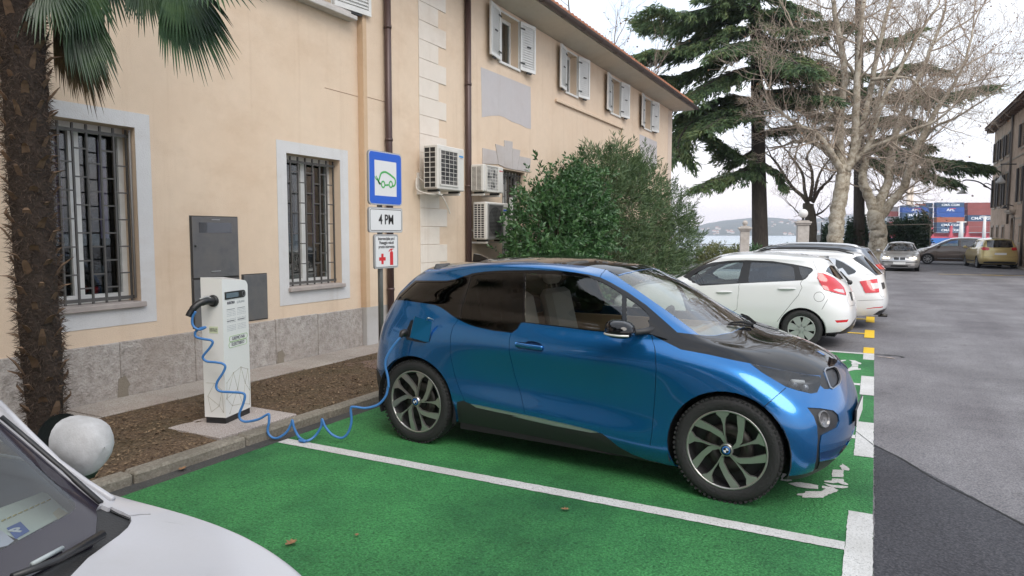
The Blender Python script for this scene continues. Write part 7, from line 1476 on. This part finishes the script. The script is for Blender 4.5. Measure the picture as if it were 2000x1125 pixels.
# ---- brown people carrier across the end of the road, gold one by the stone house
def build_mpv(X0, Y0, rz, side, label, col, name, mode):
    M = Matrix.Translation((X0, Y0, 0)) @ Matrix.Rotation(rz, 4, 'Z'); root = empty(name, (X0, Y0, 0), rz, label, 'car')
    p = dict(xf=3.50, xr=-.85, hw=.90, xs=[2.65, 2.1, 1.55, 1.0, .5, 0], low=LOW, edge=(3.30, .80), hmid=(3.02, .95), cowl=(2.62, 1.03), redge=(-.80, .95), rmid=(-.77, 1.05), rbase=(-.71, 1.12), belt=(.98, 1.08), hwb=.80, hwr=.64, wst=(1.55, 1.53), rend=(-.48, 1.53), zr=(1.48, 1.47), crown=.045)
    S = CarSurf(gen(p), M, side, step=.06)
    arch = lambda x: circ('S', x, .315, .35, 30)
    ws = [('T',2.58,0),('T',2.54,.4),('T',2.38,.68),('T',2.2,.70),('T',1.45,.57),('T',1.57,.3),('T',1.58,0),('U',-.4,7.9),('U',-.4,6.2)]
    g1 = [('S',2.15,1.08),('S',1.50,1.40),('S',1.08,1.46),('S',1.08,1.09)]; g2 = [('S',1.0,1.09),('S',1.0,1.46),('S',.30,1.45),('S',.18,1.12)]; g3 = [('S',.10,1.13),('S',.22,1.44),('S',-.25,1.40),('S',-.50,1.16)]; gq = [('S',2.48,1.06),('S',2.22,1.17),('S',2.22,1.08)]
    hl = [('S',3.10,.80),('S',2.72,.94),('S',2.66,.90),('S',3.05,.68)]
    rw = [('R',.55,1.47),('R',.3,1.49),('R',0,1.49),('U',13.4,8.5),('U',13.4,5),('R',0,1.10),('R',.4,1.10),('R',.58,1.14)]
    tl = [('R',.50,1.10),('R',.72,1.12),('R',.80,1.06),('R',.76,.96),('R',.55,.95),('R',.47,1.0)]
    rb_ = [('R',0,.38),('R',.5,.38),('R',.7,.36),('R',.72,.27),('R',0,.26),('U',13.4,.2),('U',13.4,1)]
    sill = [('S',2.15,.38),('S',.5,.40),('S',.5,.34),('S',2.15,.33)]
    P = [('af', None, arch(2.65), {}), ('ar', None, arch(0), {}), ('windscreen', cgl, ws, {'center': 1, 'off': -.003}), ('front_side_glass', cgl, g1, {'off': -.003}), ('rear_side_glass', cgt, g2, {'off': -.003}), ('quarter_glass', cgt, g3, {'off': -.003}), ('corner_glass', cgl, gq, {}),
      ('headlamp', mat('lamp_glass'), hl, {'bulge': .005}), ('tail_lamp', tred, tl, {'bulge': .01}), ('rear_window', cgt, rw, {'center': 1, 'off': -.003}), ('bumper_insert', cblk, rb_, {'center': 1}), ('sill_trim', mat('chrome'), sill, {}), ('body', col, None, {})]
    S.build(P, [[('S', 2.18, .34), ('S', 2.20, 1.0)], [('S', 1.04, .34), ('S', 1.04, 1.06)], [('S', .45, .34), ('S', .12, .75), ('S', .10, 1.1)], [('R', 0, .62), ('R', .5, .62), ('R', .74, .64)]], root, seam_w=.004)
    std_extras(root, S, .315, .315, .215, .2, .885, mat('estate_alloy'), spokes_plain(8, .06, .08), (2.65, 0), .35, tubx=(-.4, 2.5), tub_z=(.3, .92), hw=.82)
    for sgn in (-1, 1):
        q = MB(); q.sphere((2.12, sgn*1.0, 1.08), (.09, .11, .085), 12, 8); q.tube([(2.14, sgn*.92, 1.05), (2.16, sgn*.80, 1.03)], .02, 6); q.build('door_mirror', col, root)
    pp, _ = S.pos(('R', 0, .78), .006); q = MB(); q.box((pp.x-.012, -.26, .72), (pp.x+.005, .26, .83)); pl_ = q.build('number_plate', plw, root)
    return root
build_mpv(1.15+4.4, 49.4, pi-.05, 1, 'dark brown people carrier standing across the end of the road', mat('car_brown', (.13, .10, .085), .38, .5, coat=1), 'brown_car', 'side')
build_mpv(5.72, 44.4, pi/2+.10, 1, 'metallic gold people carrier parked tail outward against the stone house', mat('car_gold', (.50, .39, .16), .38, .6, coat=1), 'gold_car', 'rear')
# ---- white car in front of the camera
def build_near():
    rz = .125; X0, Y0 = -3.97, .235
    M = Matrix.Translation((X0, Y0, 0)) @ Matrix.Rotation(rz, 4, 'Z')
    root = empty('near_white_car', (X0, Y0, 0), rz, 'dusty white small car with parking papers behind its windscreen', 'car')
    p = dict(xf=3.26, xr=-.60, hw=.845, xs=[2.43, 1.9, 1.4, .95, .45, 0], low=LOW, fwe=.93, fwm=.96, edge=(3.16, .775), hmid=(2.82, .90), cowl=(2.33, .99), redge=(-.56, .85), rmid=(-.53, .98), rbase=(-.47, 1.06), belt=(.96, 1.02), hwb=.76, hwr=.66, wst=(1.64, 1.50), rend=(-.25, 1.50), zr=(1.47, 1.46), crown=.03)
    S = CarSurf(gen(p), M, 1, step=.035); z = lambda q: Z(0, 780, 3.262, q)
    nw = noise_mix('near_white_paint', [(.3, (.40, .40, .42)), (.7, (.47, .47, .495))], 3, .42, 0, 60, 6, (.37, .365, .37), .6); nw.node_tree.nodes['Principled BSDF'].inputs['Coat Weight'].default_value = .7; nw.node_tree.nodes['Principled BSDF'].inputs['Coat Roughness'].default_value = .12
    arch = lambda x: circ('S', x, .30, .335, 30)
    cowl = z([(690,690),(720,690),(780,715),(832,745),(838,775),(815,815),(760,865),(690,915),(560,1010),(450,1125)])+[('T',2.40,.0),('U',-.4,6.2),('U',-.4,6.5),('T',2.30,0)]+z([(180,1125),(400,1010),(600,915),(615,820),(622,740),(615,690),(650,672)])
    ws = z([(-60,85),(0,128),(300,380),(540,590),(640,672),(618,690),(624,740),(615,830),(598,920),(400,1012),(180,1130)])+[('T',2.30,.0),('U',-.4,6.4),('U',-.4,8.6),('T',1.60,0),('T',1.58,.3),('T',1.50,.52)]
    wsl = z([(-60,150),(0,205),(150,335),(300,468),(400,560),(455,612),(486,655),(484,692),(440,725),(300,800),(120,895),(-60,985)])+[('T',2.16,.0),('U',-.4,6.7),('U',-.4,8.4),('T',1.68,0),('T',1.66,.3),('T',1.60,.50)]
    hs = z([(705,685),(760,715),(828,742),(900,732),(960,731)])
    g1 = [('S',1.95,1.05),('S',1.25,1.36),('S',.85,1.39),('S',.85,1.05)]; g2 = [('S',.78,1.05),('S',.78,1.39),('S',.1,1.36),('S',-.25,1.10)]
    hood = z([(700,690),(780,712),(832,742),(840,775),(815,815),(690,915),(560,1010),(450,1125)])+[('T',2.42,0),('U',-.4,6.1),('U',-.4,4.4),('F',0,.76),('F',.42,.76),('T',2.90,.62),('S',2.68,.80)]
    hl = [('F',.40,.72),('F',.48,.60),('F',.68,.62),('F',.74,.72),('F',.62,.76)]; gr_ = [('F',0,.62),('F',.34,.62),('F',.34,.54),('F',0,.54),('U',-.4,2.6),('U',-.4,3)]
    rw = [('R',.5,1.40),('R',.3,1.41),('R',0,1.41),('U',13.4,8.5),('U',13.4,5),('R',0,1.04),('R',.4,1.04)]; tl = [('R',.52,1.0),('R',.74,1.0),('R',.74,.82),('R',.58,.82)]
    dkp = mat('cowl_plastic', (.020, .020, .021), .55, bump=.15, bscale=150)
    P = [('af', None, arch(2.43), {}), ('ar', None, arch(0), {}), ('cowl_panel', dkp, cowl, {'center': 1, 'off': -.012}), ('windscreen', glass('near_screen', (.66, .72, .75), boost=.7), wsl, {'center': 1, 'off': -.004}), ('screen_frit', mat('frit_dark', (.020, .017, .026), .10), ws, {'center': 1, 'off': -.004}), ('front_side_glass', cgl, g1, {'off': -.003}), ('rear_side_glass', cgt, g2, {'off': -.003}), ('headlamp', mat('lamp_glass'), hl, {}), ('grille', cblk, gr_, {'center': 1}), ('rear_window', cgt, rw, {'center': 1}), ('tail_lamp', tred, tl, {}), ('bonnet', nw, hood, {'center': 1}), ('body', nw, None, {})]
    S.build(P, [hs], root, seam_w=.003)
    std_extras(root, S, .30, .30, .195, .185, .835, mat('wheel_cover'), spokes_plain(7, .17, .28), (2.43, 0), .335, tubx=(.1, 2.2), hw=.80, int_m=mat('near_cabin', (.035, .035, .04), .8))
    # black frit round the screen and dashboard papers
    def on(u, v, zz):                                       # pixel to a horizontal plane inside the car
        d = ray(u, v); return CAMP + d*((zz-CAMH)/d.z)
    Mi = M.inverted(); zf = z([(0, 690), (270, 595), (440, 722), (120, 895), (0, 800)])
    q = MB(); pl = [Mi @ on(u, v, .93) for u, v in z([(-60,715),(270,592),(300,600),(440,722),(120,895),(-60,820)])]; q.add(pl, [tuple(range(len(pl)))]); q.build('dash_shelf_hidden', mat('paper_pale', (.62, .66, .56), .7), root).name = 'parking_permit'
    pl = [Mi @ on(u, v, .9325) for u, v in z([(40,820),(130,778),(190,838),(100,890)])]; q = MB(); q.add(pl, [(0, 1, 2, 3)]); q.build('blue_square', mat('permit_blue', (.05, .12, .38), .6), root)
    o0 = Mi @ on(*z([(113, 832)])[0], .9345); ex = ((Mi @ on(*z([(185, 795)])[0], .9345))-o0).normalized(); ez = Vector((0, 0, 1)); ey = ez.cross(ex)
    Mt = Matrix(((ex.x, ey.x, 0, o0.x), (ex.y, ey.y, 0, o0.y), (ex.z, ey.z, 1, o0.z), (0, 0, 0, 1))); text_mesh('P', .055, mat('permit_white', (.75, .76, .75), .6), 'lettering', root, Mt, bold=.001)
    pl = [Mi @ on(u, v, .933) for u, v in z([(335,725),(375,690),(432,725),(370,765)])]; q = MB(); q.add(pl, [(0, 1, 2, 3)]); q.build('small_sticker', mat('sticker_cream', (.62, .55, .36), .6), root)
    q = MB()
    for k in range(9): a, c = Mi @ on(*z([(10+k*36, 775-k*16)])[0], .9335), Mi @ on(*z([(34+k*36, 764-k*16)])[0], .9335); q.tube([a, c], .0022, 4)
    q.build('permit_print', mat('permit_gold', (.45, .38, .12), .6), root)
    pl = [Mi @ on(u, v, .935) for u, v in z([(-60,840),(10,835),(90,900),(50,930),(-60,960)])]; q = MB(); q.add(pl, [tuple(range(5))]); q.build('ticket', mat('ticket_white', (.60, .58, .62), .6), root)
    q = MB(); q.box((1.72, -.70, .74), (2.34, .70, .915), bev=.05); q.build('dashboard_top', mat('dash_charcoal', (.045, .042, .05), .75), root)
    a, b_ = S.pos(z([(200,1060)])[0], .004)[0], S.pos(z([(395,955)])[0], .004)[0]; q = MB(); q.tube([a, b_], .006, 8); q.build('vin_strip', mat('strip_pale', (.36, .40, .40), .5), root)
    # wiper
    a = S.pos(z([(350,1075)])[0], .02)[0]; c = S.pos(z([(640,905)])[0], .02)[0]; d = S.pos(z([(60,1180)])[0], .02)[0]; q = MB(); q.tube([c, a, d], [.012, .010, .008], 8); q.build('wiper', cblk, root)
    # pillar drip rail
    q = MB(); q.tube([S.pos(pq, .004)[0] for pq in z([(0,12),(200,195),(400,375),(560,510),(715,645)])], .009, 8); q.build('pillar_rail', nw, root)
    q = MB(); q.tube([S.pos(pq, .003)[0] for pq in z([(0,118),(200,285),(400,455),(640,665)])], .008, 8); q.build('screen_seal', cblk, root)
    # far-side mirror: shell with black housing behind
    for sgn in (1, -1):
        d_ = 2.15; c0 = Mi @ gd(160, 868, d_); hh = .092; vs = []; n = 20; sect = [(-.055, .86, .90), (-.045, 1.0, 1.0), (0, 1.0, 1.0), (.03, .96, .98), (.058, .84, .90), (.078, .66, .75), (.090, .40, .50), (.095, .02, .02)]
        for (dx, ky, kz) in sect:
            for j in range(n):
                a = 2*pi*j/n; ca, sa = cos(a), sin(a); lo_ = 1-.42*max(0, -sa); vs.append((c0.x+dx*(1-.35*kz*max(0, -sa)**2 if dx > 0 else 1), sgn*(c0.y+.074*ky*lo_*(abs(ca)**.85)*(1 if ca > 0 else -1)), c0.z+hh*kz*(abs(sa)**.8)*(.92 if sa > 0 else -1.06)))
        q = MB(); q.add(vs, [(i*n+j, i*n+(j+1) % n, (i+1)*n+(j+1) % n, (i+1)*n+j) for i in range(1, len(sect)-1) for j in range(n)], True); ms_ = q.build('mirror_shell', noise_mix('dusty_white', [(.3, (.33, .325, .32)), (.7, (.47, .47, .47))], 14, .6, .15, 200) if 'dusty_white' not in MATS else MATS['dusty_white'], root)
        vs2 = [(v[0]-.045, v[1], v[2]) for v in vs[:3*n]]; q = MB(); q.add([(c0.x+(v[0]-c0.x)*1-.05, (v[1]-sgn*c0.y)*1.015+sgn*c0.y, (v[2]-c0.z)*1.015+c0.z) for v in vs[:2*n]], [(j, (j+1) % n, n+(j+1) % n, n+j) for j in range(n)]+[tuple(range(n))[::-1]], True); q.build('mirror_housing', dkp, ms_)
        q = MB(); q.tube([(c0.x-.02, sgn*(c0.y-.06), c0.z-.07), (c0.x-.05, sgn*.84, c0.z-.11), (c0.x-.06, sgn*.76, c0.z-.12)], [.03, .028, .03], 8); q.build('mirror_arm', dkp, ms_)
    return root
build_near()
# ================================================================ charging column, cable, sign post
FL = Vector((-4.99, 4.153, 0)); dF = Vector((-.287, .958, 0)); dS = Vector((-.958, -.287, 0))   # front-left corner, along the front, along the side
ang = atan2(dF.y, dF.x)-pi/2
stn = empty('charging_station', (FL.x, FL.y, .093), ang, 'white charging column with display and blue cable on a stone pad', 'charging station')
# local axes: y along the front face, x out of the front face, z up
WF, WS, HS = .395, .205, 1.275
wp = mat('column_white', (.74, .74, .72), .32, coat=.3, var=.05, vscale=2); bk = mat('column_black', (.015, .015, .016), .4)
b = MB(); r_ = .055; out = [(0, .055), (WF, .055), (WF, HS-r_)]+[(WF-r_+r_*cos(a), HS-r_+r_*sin(a)-.0) for a in [i*pi/12 for i in range(1, 7)]]+[(0, HS)]
k = len(out); fr = [(0, y, z-.035*(y/WF)*(1 if z > .5 else 0)) for y, z in out]; bkk = [(-WS, y, z-.02*(y/WF)*(1 if z > .5 else 0)+(.012 if z > .5 else 0)) for y, z in out]
b.add(fr+bkk, [tuple(range(k)), tuple(range(k, 2*k))[::-1]]+[((i+1) % k, i, k+i, k+(i+1) % k) for i in range(k)]); b.build('column', wp, stn)
b = MB(); b.box((-WS+.008, .008, 0), (-.008, WF-.008, .056)); b.build('base', bk, stn)
def FM(y, z, x=.0012): return Matrix(((0, 0, 1, x), (1, 0, 0, y), (0, 1, 0, z), (0, 0, 0, 1)))          # text frame on the front
def SM(x, z, y=-.0012): return Matrix(((1, 0, 0, x), (0, 0, -1, y), (0, 1, 0, z), (0, 0, 0, 1)))       # on the side
b = MB(); rr = .033; zc = 1.125; pl = [(.035, zc-rr), (WF-.045-rr, zc-rr)]+[(WF-.045-rr+rr*cos(a), zc+rr*sin(a)) for a in [-pi/2+i*pi/10 for i in range(1, 10)]]+[(WF-.045-rr, zc+rr), (.035, zc+rr)]; b.prism(pl, .0005, .006, 'x'); ds = b.build('display', bk, stn)
b = MB(); b.box((.0065, .05, zc-.021), (.0075, .235, zc+.021)); b.build('screen', mat('screen_grey', (.10, .14, .17), .25), ds)
b = MB(); b.lathe([(.024, .0065), (.024, .0085), (.019, .009), (.018, .0065)], 20, 'x', Matrix.Translation((0, WF-.08, zc))); b.build('reader_ring', mat('ring_grey', (.12, .12, .13), .35), ds)
tk = mat('print_dark', (.06, .065, .08), .6); tg = mat('print_green', (.22, .42, .08), .6); tl = mat('print_light', (.38, .40, .42), .6); tgl = mat('print_pale_green', (.42, .58, .36), .6)
text_mesh('ELEKTRO', .030, tk, 'lettering', stn, FM(.125, 1.058), bold=.0012, squeeze=.9); text_mesh('LJUBLJANA', .030, tl, 'lettering', stn, FM(.275, 1.056), squeeze=.85)
b = MB(); rl = random.Random(3)
for cx in (.06, .22):
    for k in range(13):
        z = .985-k*.0145
        if k in (4, 8): continue
        for q in range(6):
            y0 = cx+q*.023; b.box((.0004, y0, z), (.0011, y0+rl.uniform(.010, .019), z+.0045))
tag(b.build('small_print', tl, stn), kind='stuff')
b = MB()
for cx in (.06, .22): b.box((.0004, cx, .895), (.0012, cx+.11, .901)); b.box((.0004, cx, .999), (.0012, cx+.12, 1.003))
b.build('print_rule', tk, stn)
text_mesh('GREMO NA', .042, tk, 'lettering', stn, FM(.225, .735), squeeze=.92); text_mesh('ELEKTRIKO', .042, tk, 'lettering', stn, FM(.215, .685), squeeze=.92)
def rbox(b, y0, y1, z0, z1, r, axis_x=.0014):
    P = []
    for cy, cz, a0 in ((y1-r, z1-r, 0), (y0+r, z1-r, pi/2), (y0+r, z0+r, pi), (y1-r, z0+r, 1.5*pi)): P += [(axis_x, cy+r*cos(a0+i*pi/8), cz+r*sin(a0+i*pi/8)) for i in range(5)]
    b.tube(P, .0016, 5, closed=True)
b = MB(); rbox(b, .085, .365, .713, .760, .02); rbox(b, .075, .355, .660, .708, .02); b.build('slogan_outline', tg, stn)
# network of thin lines printed round the foot
nd = [(.03, .36), (.13, .43), (.02, .22), (.19, .27), (.25, .46), (.36, .42), (.31, .30), (.38, .22), (.10, .14), (.26, .12), (.37, .09), (.06, .08)]
b = MB()
for i, j in ((0, 1), (1, 4), (4, 5), (0, 2), (2, 3), (1, 3), (3, 4), (4, 6), (5, 6), (5, 7), (6, 7), (3, 9), (2, 8), (8, 9), (9, 6), (9, 10), (7, 10), (8, 11), (3, 8), (1, 2)): b.tube([(.0008, *nd[i]), (.0008, *nd[j])], .0014, 4)
for p in nd: b.sphere((.0005, *p), (.001, .006, .006), 8, 4)
sn = [(-.03, .30), (-.10, .36), (-.17, .24), (-.06, .16), (-.14, .10), (-.18, .36), (-.02, .10)]
for i, j in ((0, 1), (1, 2), (0, 3), (2, 3), (3, 4), (2, 4), (1, 5), (3, 6), (0, 6)): b.tube([(sn[i][0], -.0008, sn[i][1]), (sn[j][0], -.0008, sn[j][1])], .0014, 4)
b.build('line_pattern', mat('print_brown', (.30, .27, .20), .6), stn)
b = MB(); b.box((-.135, -.0015, .80), (-.05, -.0003, .86)); b.build('side_label', mat('label_green', (.55, .60, .42), .6), stn)
text_mesh('GREMO NA\nELEKTRIKO', .017, tk, 'lettering', stn, SM(-.093, .83, -.0022), squeeze=.85)
# socket and plug
b = MB(); b.lathe([(.001, -.022), (.045, -.022), (.052, -.012), (.052, 0)], 24, 'y', Matrix.Translation((-.085, 0, 1.085))); b.build('socket', bk, stn)
PL = stn.matrix_basis.to_3x3() if False else Matrix.Rotation(ang, 3, 'Z'); SB = Vector((FL.x, FL.y, .093))
def sw(p): return SB+PL @ Vector(p)
plug = empty('charging_plug', sw((-.085, -.02, 1.085)), ang, 'black plug of the blue cable pushed into the charging column', 'plug')
b = MB(); b.tube(smooth_path([(0, 0, 0), (-.012, -.07, .008), (-.05, -.13, -.02), (-.085, -.17, -.075), (-.10, -.185, -.115)], 6), [.036]*4+[.034]*6+[.030]*7+[.026]*8, 14); b.build('grip', bk, plug)
b = MB(); b.tube(smooth_path([(.012, -.035, .024), (0, -.07, .044), (-.035, -.12, .024)], 5), .009, 8); b.build('latch', mat('latch_grey', (.30, .30, .30), .4), plug)
# ---- cable: pixel path, each point with its own distance
path = [((x, y), 0) for x, y in Z(0, 540, 3.328, [(1272,232),(1252,270),(1250,305),(1275,338),(1330,335)])]
seq1 = Z(0, 540, 3.328, [(1272,228),(1252,265),(1250,305),(1266,333),(1300,345),(1336,330),(1300,338),(1270,362),(1275,393),(1325,407),(1370,414),(1382,432),(1362,466),(1325,510),(1320,532),(1345,552),(1400,558),(1445,566),(1464,586),(1450,625),(1415,680),(1406,720),(1430,746),(1500,752),(1570,757),(1592,775),(1580,830),(1556,890),(1562,928),(1600,944),(1680,928),(1735,898),(1749,900),(1748,950),(1740,1005),(1762,1042),(1805,1050),(1862,1012),(1893,958),(1900,935),(1912,985),(1945,1045),(1985,1071)])
seq2 = Z(180, 740, 3.328, [(1345,400),(1400,402),(1450,370),(1488,310),(1494,262),(1515,310),(1560,362),(1620,384),(1662,352),(1685,280),(1681,195),(1700,182),(1780,190),(1860,166),(1908,112),(1924,50)])
seq3 = Z(720, 680, 5.714, [(222,430),(215,330),(192,230),(186,160),(206,90),(255,5)])+Z(720, 490, 5.714, [(300,1030),(355,965)])
allp = seq1+seq2+seq3; n1 = len(seq1); nA = 28
d0 = (sw((-.185, -.205, .97))-CAMP).dot(Fv); dst = (sw((.02, -.01, .5))-CAMP).dot(Fv); C3 = []
for i, (u, v) in enumerate(allp):
    if i <= nA: t = i/nA; C3.append(gd(u, v, d0+(dst-.10-d0)*min(1, t*1.6)))
    else:
        t = (i-nA)/(len(allp)-1-nA); dd = (dst-.10)*(1-t)+(I3.matrix_basis @ Vector((-.14, -.97, .89))-CAMP).dot(Fv)*t
        p = gd(u, v, dd); gzf = gz(u, v, .10 if i < n1-9 else .025)
        dg = (gzf-CAMP).dot(Fv)
        C3.append(p if dd <= dg else gzf)
b = MB(); b.tube(smooth_path(C3, 6), .0105, 10); cab = b.build('charging_cable', mat('cable_blue', (.045, .17, .42), .42)); tag(cab, 'bright blue coiled charging cable trailing from the column to the car', 'cable')
e3 = C3[-1]; tgt = I3.matrix_basis @ Vector((-.085, -.87, .93)); b = MB(); mid = e3.lerp(tgt, .5)+Vector((0, -.01, .015)); b.tube(smooth_path([e3, mid, tgt], 5), [.013, .014, .017, .020, .024, .027, .03, .032, .033, .034, .034], 12); o = b.build('car_plug', bk); tag(o, 'black plug of the blue cable in the open charging flap of the car', 'plug')
# ---------------------------------------------------------------- sign post with three plates facing the road
sp = empty('sign_post', (-4.99, 6.42, .08), 0, 'steel post carrying a charging sign above two smaller plates', 'sign'); steel = mat('galvanised', (.22, .225, .22), .5, .6, bump=.1, bscale=30, var=.25, vscale=5)
b = MB(); b.tube([(-.04, -.04, -.05), (-.04, -.04, 2.60)], .031, 14); b.build('post', steel, sp)
alu_ = mat('sign_back', (.45, .46, .47), .4, .7); swh = mat('sign_white', (.66, .665, .67), .35); sbl = mat('sign_blue', (.012, .10, .52), .35); sgr = mat('sign_green', (.06, .36, .09), .4); sbk = mat('sign_black', (.015, .015, .017), .4); srd = mat('sign_red', (.55, .012, .02), .4)
def rrect(y0, y1, z0, z1, r): 
    P = []
    for cy, cz, a0 in ((y1-r, z1-r, 0), (y0+r, z1-r, pi/2), (y0+r, z0+r, pi), (y1-r, z0+r, 1.5*pi)): P += [(cy+r*cos(a0+i*pi/10), cz+r*sin(a0+i*pi/10)) for i in range(6)]
    return P
def plate(y0, y1, z0, z1, r=.035, rimc=None):
    b = MB(); b.prism(rrect(y0, y1, z0, z1, r), -.004, .018, 'x'); p = b.build('sign_plate', alu_, sp)
    b = MB(); b.prism(rrect(y0+.012, y1-.012, z0+.012, z1-.012, r-.008), .0182, .0192, 'x'); b.build('sign_face', swh, p); return p
zb = -.08
def SMx(y, z, x=.0205): return Matrix(((0, 0, 1, x), (1, 0, 0, y), (0, 1, 0, z), (0, 0, 0, 1)))
p1 = plate(-.30, .31, 2.085+zb, 2.690+zb, .05)
b = MB(); o_ = rrect(-.285, .295, 2.10+zb, 2.675+zb, .035); i_ = [(-.165, 2.19+zb), (.195, 2.19+zb), (.195, 2.585+zb), (-.165, 2.585+zb)]
b.prism([(-.285+.04, 2.10+zb), (.295-.04, 2.10+zb), (.295-.04, 2.19+zb), (-.285+.04, 2.19+zb)], .0194, .0200, 'x'); b.prism([(-.245, 2.585+zb), (.255, 2.585+zb), (.255, 2.675+zb), (-.245, 2.675+zb)], .0194, .0200, 'x')
def quarter(cy, cz, a0, ext): return [(cy+.04*cos(a0+i*pi/10), cz+.04*sin(a0+i*pi/10)) for i in range(6)]+ext
b.prism([(-.245, 2.10+zb), (-.245, 2.19+zb), (-.195, 2.19+zb), (-.195, 2.585+zb), (-.245, 2.585+zb), (-.245, 2.675+zb)]+[(-.245+.04*cos(a), 2.635+zb+.04*sin(a)) for a in [pi/2+i*pi/10 for i in range(1, 6)]]+[(-.245+.04*cos(a), 2.14+zb+.04*sin(a)) for a in [pi+i*pi/10 for i in range(0, 5)]], .0194, .0200, 'x')
b.prism([(.255, 2.675+zb), (.255, 2.585+zb), (.205, 2.585+zb), (.205, 2.19+zb), (.255, 2.19+zb), (.255, 2.10+zb)]+[(.255+.04*cos(a), 2.14+zb+.04*sin(a)) for a in [1.5*pi+i*pi/10 for i in range(1, 6)]]+[(.255+.04*cos(a), 2.635+zb+.04*sin(a)) for a in [i*pi/10 for i in range(0, 5)]], .0194, .0200, 'x')
b.build('blue_border', sbl, p1)
# car-and-plug pictogram traced from the sign: zoom frame (690,270) x3.214
def sg(pts): 
    out = []
    for u, v in Z(690, 270, 3.214, pts): q = gx(u, v, -4.99+.021); out.append((q.y-6.42, q.z-.08))
    return out
def thick(line, w, b, closed=False):
    P = smooth_path([(0.0205, y, z) for y, z in line], 6, closed); n = len(P); L, R_ = [], []
    for i, p in enumerate(P):
        t = (P[(i+1) % n]-P[i-1]) if closed else (P[min(i+1, n-1)]-P[max(i-1, 0)]); t.normalize(); nn = Vector((0, -t.z, t.y)); L.append(p+nn*w); R_.append(p-nn*w)
    b.add(L+R_, [(i, (i+1) % n, n+(i+1) % n, n+i) for i in range(n if closed else n-1)])
b = MB(); thick(sg([(172, 288), (160, 275), (168, 240), (178, 218), (200, 212), (222, 222), (245, 240), (262, 258), (264, 285), (255, 300), (245, 300)]), .011, b); thick(sg([(200, 295), (222, 293)]), .010, b); thick(sg([(172, 288), (165, 280), (155, 265), (148, 252)]), .010, b); thick(sg([(150, 262), (140, 250), (136, 238)]), .006, b); thick(sg([(155, 258), (148, 245), (143, 235)]), .006, b)
for cx in (188, 236): 
    c = sg([(cx, 290)])[0]; thick([(c[0]+.030*cos(a), c[1]+.034*sin(a)) for a in [2*pi*i/10 for i in range(10)]], .009, b, True)
b.build('car_pictogram', sgr, p1)
p2 = plate(-.305, .315, 1.775+zb, 2.060+zb, .035)
b = MB(); 
def ring(y0, y1, z0, z1, r, w, x=.0200):
    P = [(x, y, z) for y, z in rrect(y0, y1, z0, z1, r)]; n = len(P); c = ((y0+y1)/2, (z0+z1)/2)
    Q = [(x, y, z) for y, z in rrect(y0+w, y1-w, z0+w, z1-w, max(.004, r-w))]; b.add(P+Q, [(i, (i+1) % n, n+(i+1) % n, n+i) for i in range(n)])
ring(-.285, .295, 1.795+zb, 2.040+zb, .025, .007); b.build('thin_border', sbk, p2)
text_mesh('4 PM', .155, sbk, 'lettering', p2, SMx(.005, 1.918+zb), bold=.003, squeeze=.86)
p3 = plate(-.215, .225, 1.365+zb, 1.755+zb, .03)
b = MB(); ring(-.20, .21, 1.38+zb, 1.74+zb, .02, .005); b.build('thin_border', sbk, p3)
for k, t in enumerate(('Intervencijska pot /', 'Passaggio veicoli', 'pronto intervento')): text_mesh(t, .050, sbk, 'lettering', p3, SMx(.005, 1.705+zb-k*.046), squeeze=.80, bold=.0006)
b = MB(); cy, cz = -.075, 1.475+zb; b.prism([(cy-.02, cz-.06), (cy+.02, cz-.06), (cy+.02, cz-.02), (cy+.06, cz-.02), (cy+.06, cz+.02), (cy+.02, cz+.02), (cy+.02, cz+.06), (cy-.02, cz+.06), (cy-.02, cz+.02), (cy-.06, cz+.02), (cy-.06, cz-.02), (cy-.02, cz-.02)], .0194, .0202, 'x'); b.build('red_cross', srd, p3)
b = MB(); cy = .095; z0 = 1.40+zb; b.prism([(cy-.03, z0), (cy+.03, z0), (cy+.03, z0+.14), (cy+.018, z0+.160), (cy-.018, z0+.160), (cy-.03, z0+.14)], .0194, .0202, 'x'); b.prism([(cy-.015, z0+.165), (cy+.012, z0+.165), (cy+.012, z0+.178), (cy+.035, z0+.182), (cy+.035, z0+.190), (cy-.01, z0+.190), (cy-.04, z0+.178), (cy-.055, z0+.155), (cy-.045, z0+.150), (cy-.03, z0+.172)], .0194, .0202, 'x'); b.build('extinguisher_pictogram', srd, p3)
b = MB()
for z in (1.45, 1.9, 2.2, 2.6): b.tube([(-.04, -.04, z+zb-.015), (-.04, -.04, z+zb+.015)], .036, 14); b.box((-.02, -.055, z+zb-.012), (-.004, -.025, z+zb+.012))
b.build('clamps', steel, sp)
# ================================================================ evening air over the bay
hz = MB(); hz.box((-5200, -120, -6), (5200, 4200, 128)); hzo = hz.build('haze', bpy.data.materials.new('haze_air')); tag(hzo, 'thin bluish evening haze over the bay', 'haze', kind='stuff')
hmz = hzo.data.materials[0]; hmz.use_nodes = True; t = hmz.node_tree; t.nodes.clear(); pv = t.nodes.new('ShaderNodeVolumePrincipled'); pv.inputs['Color'].default_value = (.80, .87, 1.0, 1); pv.inputs['Density'].default_value = .00024; pv.inputs['Anisotropy'].default_value = 0.0
mo = t.nodes.new('ShaderNodeOutputMaterial'); t.links.new(pv.outputs[0], mo.inputs['Volume'])
